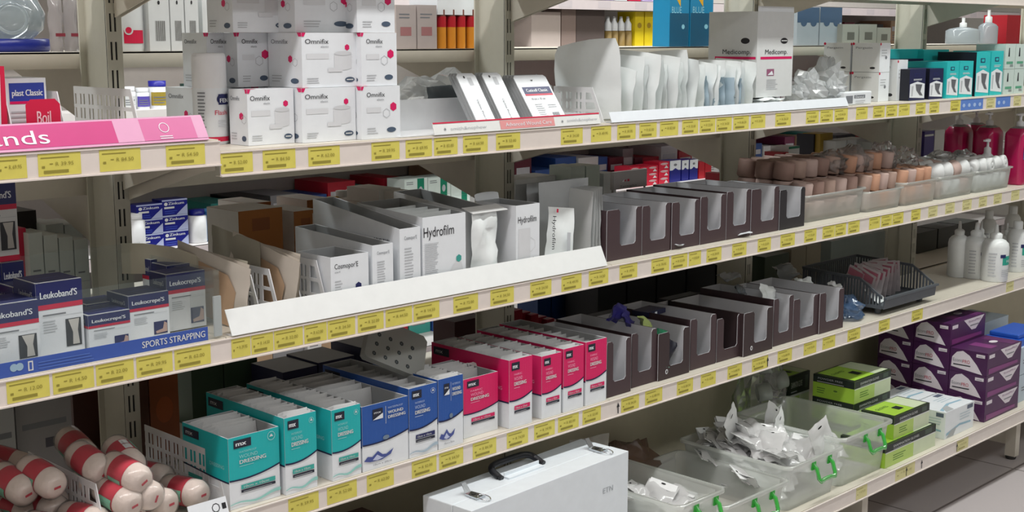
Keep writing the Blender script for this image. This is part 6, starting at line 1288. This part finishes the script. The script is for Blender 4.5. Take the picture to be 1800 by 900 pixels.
for k, (u, vT, m, lb) in enumerate(((600, 335, WPL, 'white, left'), (618, 333, WPL, 'white, right'), (584, 346, M('yellow_cap', (220, 180, 70), 0.4), 'yellow capped'), (634, 338, WPL, 'white, rearmost'))):
    x = colx(u, 0.70, Z3+0.2); H = rowz(vT, x, 0.70)-Z3; T = thing('pill_bottle', 'small bottle behind the brown cartons, '+lb, 'bottle', (x, 0.70, Z3), group='small bottles behind the brown cartons'); mb = MB(); mb.lathe([(0.017, 0), (0.018, 0.004), (0.018, H*0.86), (0.013, H*0.9)], (0, 0, 0), WPL, 18); mb.build('bottle_body', T); mb = MB(); mb.lathe([(0.015, H*0.9), (0.015, H), (0, H)], (0, 0, 0), m, 18); mb.build('cap', T)
# middle right of the second level
for k, (a, b, vT, y, m, lb) in enumerate(((907, 945, 316, 0.46, WHT, 'flat white box right of the middle post'), (940, 976, 311, 0.55, WHT, 'pale box behind the flat white one'), (1003, 1027, 293, 0.50, M('mint_white'), 'left pale green box behind the grey envelopes'), (1029, 1053, 292, 0.50, M('mint_white'), 'right pale green box behind the grey envelopes'), (1060, 1082, 305, 0.50, WHT, 'white box with a crimson corner left of the header card'))):
    rbox('white_carton', lb, 'box', a, b, vT, y, Z3, 0.08, m, plain if k != 4 else (lambda F, Lf, Tp, w, d, h: F.poly([(w*0.5, h*0.8), (w, h*0.92), (w, h*0.8)], CRIM)), 1)
x = colx(987, 0.62, Z3+0.25); H = rowz(300, x, 0.62)-Z3; T = thing('pill_bottle', 'white ribbed-cap bottle right of the flat white boxes', 'bottle', (x, 0.62, Z3)); mb = MB(); mb.lathe([(0.018, 0), (0.02, 0.004), (0.02, H*0.92), (0.014, H*0.95)], (0, 0, 0), WPL, 18); mb.build('bottle_body', T); mb = MB(); mb.lathe([(0.016, H*0.95), (0.016, H), (0, H)], (0, 0, 0), WPL, 18); mb.build('cap', T)
RB = M('red_box_bright', (206, 30, 60), 0.4)
rbox('red_carton', 'red striped box near the bracket behind the dispensers', 'box', 1266, 1277, 305, 0.50, Z3, 0.06, RB, lambda F, Lf, Tp, w, d, h: F.lines(w*0.2, 0.01, w*0.8, h*0.9, 3, WHTD), 1)
for k, (a, b, vT, y, m, lb) in enumerate(((1373, 1383, 268, 0.5, M('deep_red'), 'dark red box behind the brown rolls'), (1383, 1402, 258, 0.5, WHT, 'white box with a green top behind the brown rolls'), (1427, 1436, 236, 0.62, BLKC, 'black and white small bottle box behind the rolls'), (1438, 1460, 235, 0.6, M('mustard', (170, 140, 40), 0.4), 'mustard box behind the rolls'), (1466, 1484, 248, 0.55, WHT, 'white box behind the wrapped rolls, left'), (1486, 1502, 246, 0.55, WHT, 'white box behind the wrapped rolls, middle'), (1504, 1524, 244, 0.55, WHT, 'white box behind the wrapped rolls, right'), (1526, 1548, 250, 0.5, WHTD, 'white box behind the wrapped rolls, near the bracket'),
                                        (1466, 1500, 238, 0.66, BLKC, 'black topped carton behind the white boxes'), (1500, 1520, 237, 0.66, M('deep_red'), 'red topped carton behind the white boxes'))):
    rbox('rear_carton', lb, 'box', a, b, vT, y, Z3, 0.07, m, (lambda F, Lf, Tp, w, d, h: F.rect(0, h*0.96, w, h, M('pharmacy_green'))) if k == 1 else plain if m is WHT else None, 1)
rbox('purple_white_carton', 'purple and white striped box left of the pink liquid bottles', 'box', 1621, 1638, 231, 0.47, Z3, 0.06, M('violet_card', (66, 54, 140), 0.4), lambda F, Lf, Tp, w, d, h: F.lines(0, h*0.9, w, h, 1, WHT), 1)
rbox('white_carton', 'white box beside the purple one, left of the pink liquid bottles', 'box', 1639, 1656, 229, 0.47, Z3, 0.06, WHT, plain, 1)
# fourth level, in the shade
AMB = M('amber_carton', (150, 80, 36), 0.5)
for k, (a, b, vT, y, m, lb, zs) in enumerate(((268, 318, 655, 0.46, AMB, 'amber brown box right of the slotted post', Z4), (242, 266, 650, 0.45, M('brown_carton_dark', (80, 42, 26), 0.5), 'dark brown box between the post and the amber box', Z4), (-30, 34, 715, 0.45, GRYC, 'grey white carton at the lower left, leftmost', Z4), (36, 132, 695, 0.47, M('grey_box_plain', (150, 150, 152), 0.5), 'large grey white carton at the lower left', Z4), (134, 178, 690, 0.56, M('brown_carton_dark'), 'brown carton between the grey ones and the post', Z4),
                                         (340, 395, 648, 0.60, M('dull_green', (60, 84, 64), 0.5), 'dull green packet behind the teal cartons, left', Z4), (397, 455, 640, 0.60, M('dull_green'), 'dull green packet behind the teal cartons, right', Z4), (800, 868, 566, 0.48, M('carton_maroon'), 'dark maroon box behind the magenta cartons', Z4))):
    rbox('rear_carton', lb, 'box', a, b, vT, y, zs, 0.08, m, (lambda F, Lf, Tp, w, d, h: (F.rect(w*0.1, h*0.62, w*0.9, h*0.68, GRI), F.rect(w*0.5, h*0.4, w*0.95, h*0.5, M('charcoal_print', (80, 80, 90), 0.5)))) if m is GRYC or k == 3 else (lambda F, Lf, Tp, w, d, h: (F.oval(w*0.5, h*0.55, w*0.3, h*0.15, M('amber_print', (176, 90, 40), 0.5)))) if k == 0 else None, 1)
# navy boxes with white tops behind the teal cartons
for k, (a, b, vT, y, lb) in enumerate(((500, 560, 655, 0.40, 'left'), (562, 625, 638, 0.40, 'middle'), (640, 700, 612, 0.40, 'right'))):
    rbox('navy_carton', 'navy carton with a pale top in the shade behind the teal and blue cartons, '+lb, 'box', a, b, vT, 0.445, Z4, 0.12, DKN, lambda F, Lf, Tp, w, d, h: Tp.rect(0, 0, w, d, GRYC), 1, 'navy cartons behind the teal ones')
for k in range(6): rbox('red_carton', 'dark red packet behind the magenta cartons', 'box', 905+14*k, 918+14*k, 546+4*k, 0.46+0.02*(k % 2), Z4, 0.06, M('dark_crimson', (150, 20, 44), 0.4), lambda F, Lf, Tp, w, d, h: Tp.rect(w*0.2, d*0.2, w*0.8, d*0.8, GRYC), 1, 'dark red packets behind the magenta cartons')
for k in range(4): rbox('blue_carton', 'dark blue packet at the back of the third level', 'box', 945+25*k, 968+25*k, 524-5*k, 0.62, Z4, 0.08, M('dim_cobalt', (20, 60, 120), 0.4), None, 1, 'dark blue packets behind the magenta cartons')
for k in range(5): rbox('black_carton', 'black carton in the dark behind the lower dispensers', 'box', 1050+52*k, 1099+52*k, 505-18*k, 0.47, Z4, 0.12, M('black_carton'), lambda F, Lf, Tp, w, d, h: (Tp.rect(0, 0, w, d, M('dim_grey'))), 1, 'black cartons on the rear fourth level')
for k, (a, b, vT, m, lb) in enumerate(((1342, 1384, 452, M('tin_green', (50, 66, 44), 0.4), 'dark green tin behind the lower dispensers'), (1388, 1414, 438, M('beige_box', (150, 142, 124), 0.5), 'beige box left of the grey basket, left one'), (1415, 1440, 432, M('beige_box'), 'beige box left of the grey basket, right one'), (1458, 1560, 424, M('clear_grey_box', (140, 152, 150), 0.3), 'long pale grey box behind the grey basket'))):
    rbox('rear_carton', lb, 'box', a, b, vT, 0.46, Z4, 0.1, m, None, 1)
for k in range(3): rbox('dark_green_carton', 'dark olive box in the shade between the basket and the white bottles', 'box', 1612+36*k, 1646+36*k, 410-8*k, 0.60, Z4, 0.1, M('dark_olive', (44, 46, 36), 0.5), None, 1, 'dark olive boxes left of the white bottles')

# ---------------------------------------------------------------- the next gondola across the aisle, facing us
YF = 1.75
FARS = M('far_shelf_white', (232, 228, 226), 0.4)
fz = [0.25, 0.745, 0.98, 1.36, 1.55]; FZ1 = 0.7455
ZK = M('zink_navy', (24, 30, 128), 0.35)
far = []
for i, zz in enumerate(fz):
    t = thing('metal_shelf', 'white shelf of the gondola across the next aisle, %s' % ('lowest', 'second from the floor', 'at the height of the second shelf', 'under the small white bottles', 'uppermost')[i], 'shelf', (-0.5 if i != 3 else 2.3, YF, zz)); W = 7.5 if i != 3 else 4.7
    mb = MB(); mb.box(0, W, 0, 0.38, -0.004, 0, FARS); mb.box(0, W, 0, 0.002, -0.04, 0, FARS); mb.build('shelf_tray', t); mb = MB(); mb.box(0, W, -0.003, -0.0002, -0.04, -0.002, M('far_price_rail', (226, 214, 214), 0.35))
    for q in range(30): Face(mb, (0, -0.003, -0.04), (1, 0, 0), (0, 0, 1)).rect(0.1+q*0.24, 0.006, 0.18+q*0.24, 0.034, M('far_card', (214, 204, 206), 0.5))
    mb.build('price_rail', t)
mb = MB(); mb.box(-0.5, 7.0, YF+0.385, YF+0.395, 0.1, 1.75, M('far_back_panel', (196, 190, 184), 0.6)); tag(mb.build('back_panel'), 'pale back panel of the gondola across the next aisle', 'panel')
mb = MB(); mb.box(-0.5, 7.0, YF+0.03, YF+0.38, 0.0, 0.2, M('far_plinth', (120, 116, 112), 0.6)); tag(mb.build('plinth'), 'grey plinth of the gondola across the next aisle', 'plinth')
def fbox(name, label, cat, uL, uR, vT, zs, m, deco=None, d=0.1, group=None, n=1, y=YF+0.04):
    x, w, H = ext(uL, uR, vT, y, zs)
    if H < 0.01: H = 0.03
    for k in range(n): carton(name, label, cat, (x, y, zs+H/n*k), w, d, H/n-0.0008, m, deco, group=group)
YEB = M('yellow_carton', (226, 200, 30), 0.4)
for k, (a, b) in enumerate(((1116, 1131), (1133, 1147))): fbox('yellow_carton', 'yellow box across the next aisle, '+('left', 'right')[k], 'box', a, b, 20, fz[3], YEB, lambda F, Lf, Tp, w, d, h: F.oval(w*0.5, h*0.6, w*0.25, h*0.08, M('mustard')), group='yellow boxes across the next aisle')
fbox('brown_carton', 'brown box right of the yellow ones across the next aisle', 'box', 1149, 1175, 24, fz[3], M('brown_amber', (130, 84, 30), 0.5))
for k, u in enumerate((1068, 1079, 1091, 1103)):
    x = colx(u, YF+0.06, 1.38); hh = rowz(29, x, YF+0.06)-fz[3]; T = thing('dropper_bottle', 'white-topped dropper bottle across the next aisle, %s from the left' % ('first', 'second', 'third', 'fourth')[k], 'bottle', (x, YF+0.06, fz[3]), group='dropper bottles across the next aisle')
    mb = MB(); mb.lathe([(0.018, 0), (0.018, hh*0.5), (0.012, hh*0.52)], (0, 0, 0), M('bottle_amber_label', (150, 124, 70), 0.4), 14); mb.build('bottle_body', T); mb = MB(); mb.lathe([(0.016, hh*0.52), (0.016, hh*0.75), (0.008, hh*0.86), (0.006, hh), (0, hh)], (0, 0, 0), WPL, 14); mb.build('cap', T)
fbox('cardboard_box', 'pale card panel across the next aisle above the leaning cards', 'panel', 934, 985, 20, fz[3], M('pale_brown_panel', (190, 176, 168), 0.6)); fbox('cardboard_box', 'brown shaded card panel across the next aisle', 'panel', 987, 1012, 12, fz[3], M('brown_panel', (140, 122, 114), 0.6)); fbox('cardboard_box', 'dark brown box across the next aisle, left of the dropper bottles', 'box', 1013, 1062, 12, fz[3], M('dark_panel', (90, 78, 74), 0.6), d=0.2)
for k in range(8): fbox('lilac_carton', 'small lilac and crimson box on the uppermost shelf across the next aisle', 'box', 985+24*k, 1006+24*k, -12, fz[4], (M('lilac', (190, 170, 214), 0.4), WHT, REDP)[k % 3], lambda F, Lf, Tp, w, d, h: F.rect(w*0.1, h*0.2, w*0.8, h*0.5, NAVY), group='small boxes on the uppermost far shelf')
for k, (u, m) in enumerate(((262, WPL), (281, ZK), (297, WPL), (312, WPL), (326, M('forest_cap', (30, 60, 50), 0.4)), (150, WPL), (172, WPL), (196, WPL), (218, WPL))):
    pass
# vitamin bottles seen beside the left divider
for k, (u, vT, r, cm) in enumerate(((246, 154, 0.024, WPL), (272, 142, 0.032, M('cap_blue', (40, 40, 160), 0.35)), (302, 150, 0.022, WPL), (320, 158, 0.022, WPL), (334, 147, 0.026, M('cap_dark_green', (40, 64, 58), 0.35)), (172, 150, 0.022, WPL), (196, 150, 0.022, WPL), (222, 150, 0.022, WPL), (142, 150, 0.022, WPL))):
    x = colx(u, 1.10, 1.2); y = YF+0.06; zs = rowz(196, colx(u, y, 1.15), y)
    zs = 0.98+0.0; x = colx(u, y, 1.1); H = rowz(vT, x, y)
far_z = rowz(192, colx(290, YF, 1.1), YF); 
t = thing('metal_shelf', 'white shelf carrying vitamin bottles seen beside the left slotted post', 'shelf', (-0.5, YF, far_z)); mb = MB(); mb.box(0, 2.6, 0, 0.38, -0.004, 0, FARS); mb.box(0, 2.6, -0.002, 0, -0.035, 0, FARS); mb.build('shelf_tray', t)
LBO = M('label_olive', (170, 150, 60), 0.4); LBP = M('label_violet', (96, 84, 180), 0.4)
for k, (u, vT, r, cm, lb, lm_) in enumerate(((250, 154, 0.022, WPL, 'with a violet label', LBP), (277, 142, 0.030, M('cap_blue', (40, 40, 160), 0.35), 'with a blue cap and olive label', LBO), (306, 158, 0.020, WPL, 'with a small white label', WHTD), (330, 147, 0.026, M('cap_dark_green', (40, 64, 58), 0.35), 'with a dark green cap', WHTD), (178, 152, 0.022, WPL, 'seen through the divider, left', LBP), (202, 152, 0.022, WPL, 'seen through the divider, middle', WHTD), (226, 152, 0.022, WPL, 'seen through the divider, right', WHTD))):
    y = YF+0.06; x = colx(u, y, far_z+0.03); H = rowz(vT, x, y)-far_z; T = thing('vitamin_bottle', 'white vitamin bottle across the aisle '+lb, 'bottle', (x, y, far_z), group=None)
    mb = MB(); mb.lathe([(r, 0), (r, H*0.75), (r*0.8, H*0.8)], (0, 0, 0), WPL, 16); F = Cyl(mb, (0, 0, 0), r, -pi/2); F.rect(-r*1.2, H*0.12, r*1.2, H*0.6, lm_); F.lines(-r*0.9, H*0.2, r*0.5, H*0.5, 3, GRI, 2); mb.build('bottle_body', T); mb = MB(); mb.lathe([(r*0.9, H*0.8), (r*0.9, H), (0, H)], (0, 0, 0), cm, 16); mb.build('cap', T)
ZKd = 1
def zink(F, Lf, Tp, w, d, h): F.text('Zinkum', w*0.24, h*0.66, h*0.17, WHT, w=w*0.62, bold=0.0004); F.oval(w*0.15, h*0.72, w*0.07, h*0.11, WHTD); F.rect(w*0.08, h*0.42, w*0.48, h*0.54, WHTD); F.lines(w*0.1, h*0.1, w*0.6, h*0.36, 2, M('zink_blue', (60, 80, 180), 0.4)); F.poly([(w*0.55, 0), (w, 0), (w, h*0.65), (w*0.75, h*0.3)], M('zink_pale', (170, 180, 214), 0.4)); F.rect(0, h*0.9, w, h, M('zink_pale'))
ZK = M('zink_navy', (24, 30, 128), 0.35)
for a, b, vT, lb in ((243, 288, 361, 'left'), (288, 332, 352, 'right')):
    x, w, H = ext(a, b, vT, YF+0.04, FZ1); n = 3; hz_ = H/n
    for k in range(n): carton('ointment_box', 'dark blue ointment box left of the brown cartons, %s pile' % lb, 'box', (x, YF+0.04, FZ1+hz_*k), w, 0.06, hz_-0.0006, ZK, zink, group='dark blue ointment boxes, %s pile' % lb)
for k, (u, vT, m) in enumerate(((236, 374, WPL), (345, 368, ZK), (232, 395, WPL))):
    x = colx(u, YF+0.06, FZ1+0.1); H = rowz(vT, x, YF+0.06)-FZ1; T = thing('pill_bottle', 'white bottle with a %s cap beside the dark blue ointment boxes' % ('white', 'blue', 'pale')[k], 'bottle', (x, YF+0.06 if k < 2 else YF+0.12, FZ1)); mb = MB(); mb.lathe([(0.03, 0), (0.032, 0.004), (0.032, H*0.8), (0.022, H*0.84)], (0, 0, 0), WPL, 18); mb.build('bottle_body', T); mb = MB(); mb.lathe([(0.026, H*0.84), (0.026, H), (0, H)], (0, 0, 0), m, 18); mb.build('cap', T)
rbox('blue_carton', 'light blue box in the pile right of the dark blue ointment boxes', 'box', 366, 398, 372, YF+0.04, FZ1, 0.08, M('light_blue_card', (80, 150, 210), 0.4), lambda F, Lf, Tp, w, d, h: F.lines(w*0.1, h*0.2, w*0.8, h*0.8, 3, M('mid_blue_print', (60, 110, 190), 0.4)), 4, 'light blue boxes behind the cream envelopes')
def greeny(F, Lf, Tp, w, d, h): F.rect(w*0.55, 0, w*0.85, h, M('pharmacy_green', (20, 130, 100), 0.4)); F.lines(w*0.08, h*0.7, w*0.4, h*0.9, 2, GRI); F.oval(w*0.7, h*0.35, w*0.08, h*0.2, LGI)
for k, (a, b, vT) in enumerate(((712, 752, 316), (753, 792, 313), (793, 826, 318))): rbox('green_white_carton', 'white box with a green stripe behind the tall dressing cartons', 'box', a, b, vT, YF+0.04, FZ1, 0.1, M('mint_white', (220, 234, 228), 0.4), greeny, 2, 'green-striped boxes behind the tall dressing cartons')
RB = M('red_box_bright', (206, 30, 60), 0.4)
def redb(F, Lf, Tp, w, d, h): F.oval(w*0.5, h*0.7, w*0.36, h*0.14, WHTD); F.rect(w*0.2, h*0.66, w*0.8, h*0.72, RB, 2); F.poly([(w*0.5, h*0.1), (w*0.9, h*0.1), (w*0.7, h*0.5)], WHTD)
def navyw(F, Lf, Tp, w, d, h): F.rect(0, h*0.55, w, h, WHT); F.poly([(w*0.1, h*0.5), (w*0.5, h*0.65), (w*0.9, h*0.5)], ZK, 2); F.oval(w*0.5, h*0.8, w*0.15, h*0.06, GRI)
for k, (a, b, vT, m, dc, lb) in enumerate(((1107, 1124, 294, RB, redb, 'first'), (1125, 1138, 294, RB, redb, 'second'), (1138, 1156, 292, RB, redb, 'third'), (1158, 1176, 285, RB, redb, 'tallest'))): rbox('red_carton', 'red and white box behind the dark brown dispensers, '+lb, 'box', a, b, vT, YF+0.04, FZ1, 0.09, m, dc, 3, 'red and white boxes behind the dispensers, '+lb+' pile')
for k, (a, b) in enumerate(((1177, 1196), (1198, 1210), (1212, 1226))): rbox('navy_white_carton', 'navy and white box right of the red ones behind the dispensers', 'box', a, b, 283-k, YF+0.05, FZ1, 0.07, ZK, navyw, 1, 'navy and white boxes behind the dispensers')
for k, (a, b) in enumerate(((1228, 1238), (1239, 1250))): rbox('red_carton', 'plain red box at the right end behind the dispensers', 'box', a, b, 285, YF+0.05, FZ1, 0.07, M('deep_red'), None, 2, 'plain red boxes behind the dispensers')
# background goods filling the far shelves
r6 = random.Random(3); FC = [('far_white', (220, 220, 220)), ('far_maroon', (96, 20, 44)), ('far_black', (26, 24, 26)), ('far_blue', (40, 80, 150)), ('far_red', (180, 30, 50)), ('far_teal', (60, 160, 150)), ('far_tan', (180, 150, 120)), ('far_grey', (140, 140, 144)), ('far_plum', (120, 40, 80))]
for li, (zs, hmax, x0, x1) in enumerate(((fz[0], 0.38, 0.6, 4.6), (fz[1], 0.17, 1.2, 5.0), (fz[2], 0.22, 0.9, 5.6), (fz[3], 0.14, 3.9, 5.8))):
    x = x0
    while x < x1:
        w = 0.05+r6.random()*0.09; h = hmax*(0.55+0.42*r6.random()); cn = r6.choice(FC if li != 2 else FC[:3]+FC[4:5]+FC[7:]); m = M(cn[0], cn[1], 0.45)
        def fd(F, Lf, Tp, w, d, h): F.rect(w*0.1, h*0.55, w*0.9, h*0.75, M('far_label', (200, 200, 206), 0.5)); F.lines(w*0.15, h*0.15, w*0.8, h*0.45, 3, M('far_ink', (130, 126, 130), 0.5))
        carton('far_carton', '%s box on the %s shelf across the next aisle' % (cn[0][4:], ('lowest', 'second', 'middle', 'under-top')[li]), 'box', (x, YF+0.16+0.02*r6.random(), zs+0.0005), w, 0.2, h, m, fd, group='%s boxes on the %s far shelf' % (cn[0][4:], ('lowest', 'second', 'middle', 'under-top')[li])); x += w+0.006
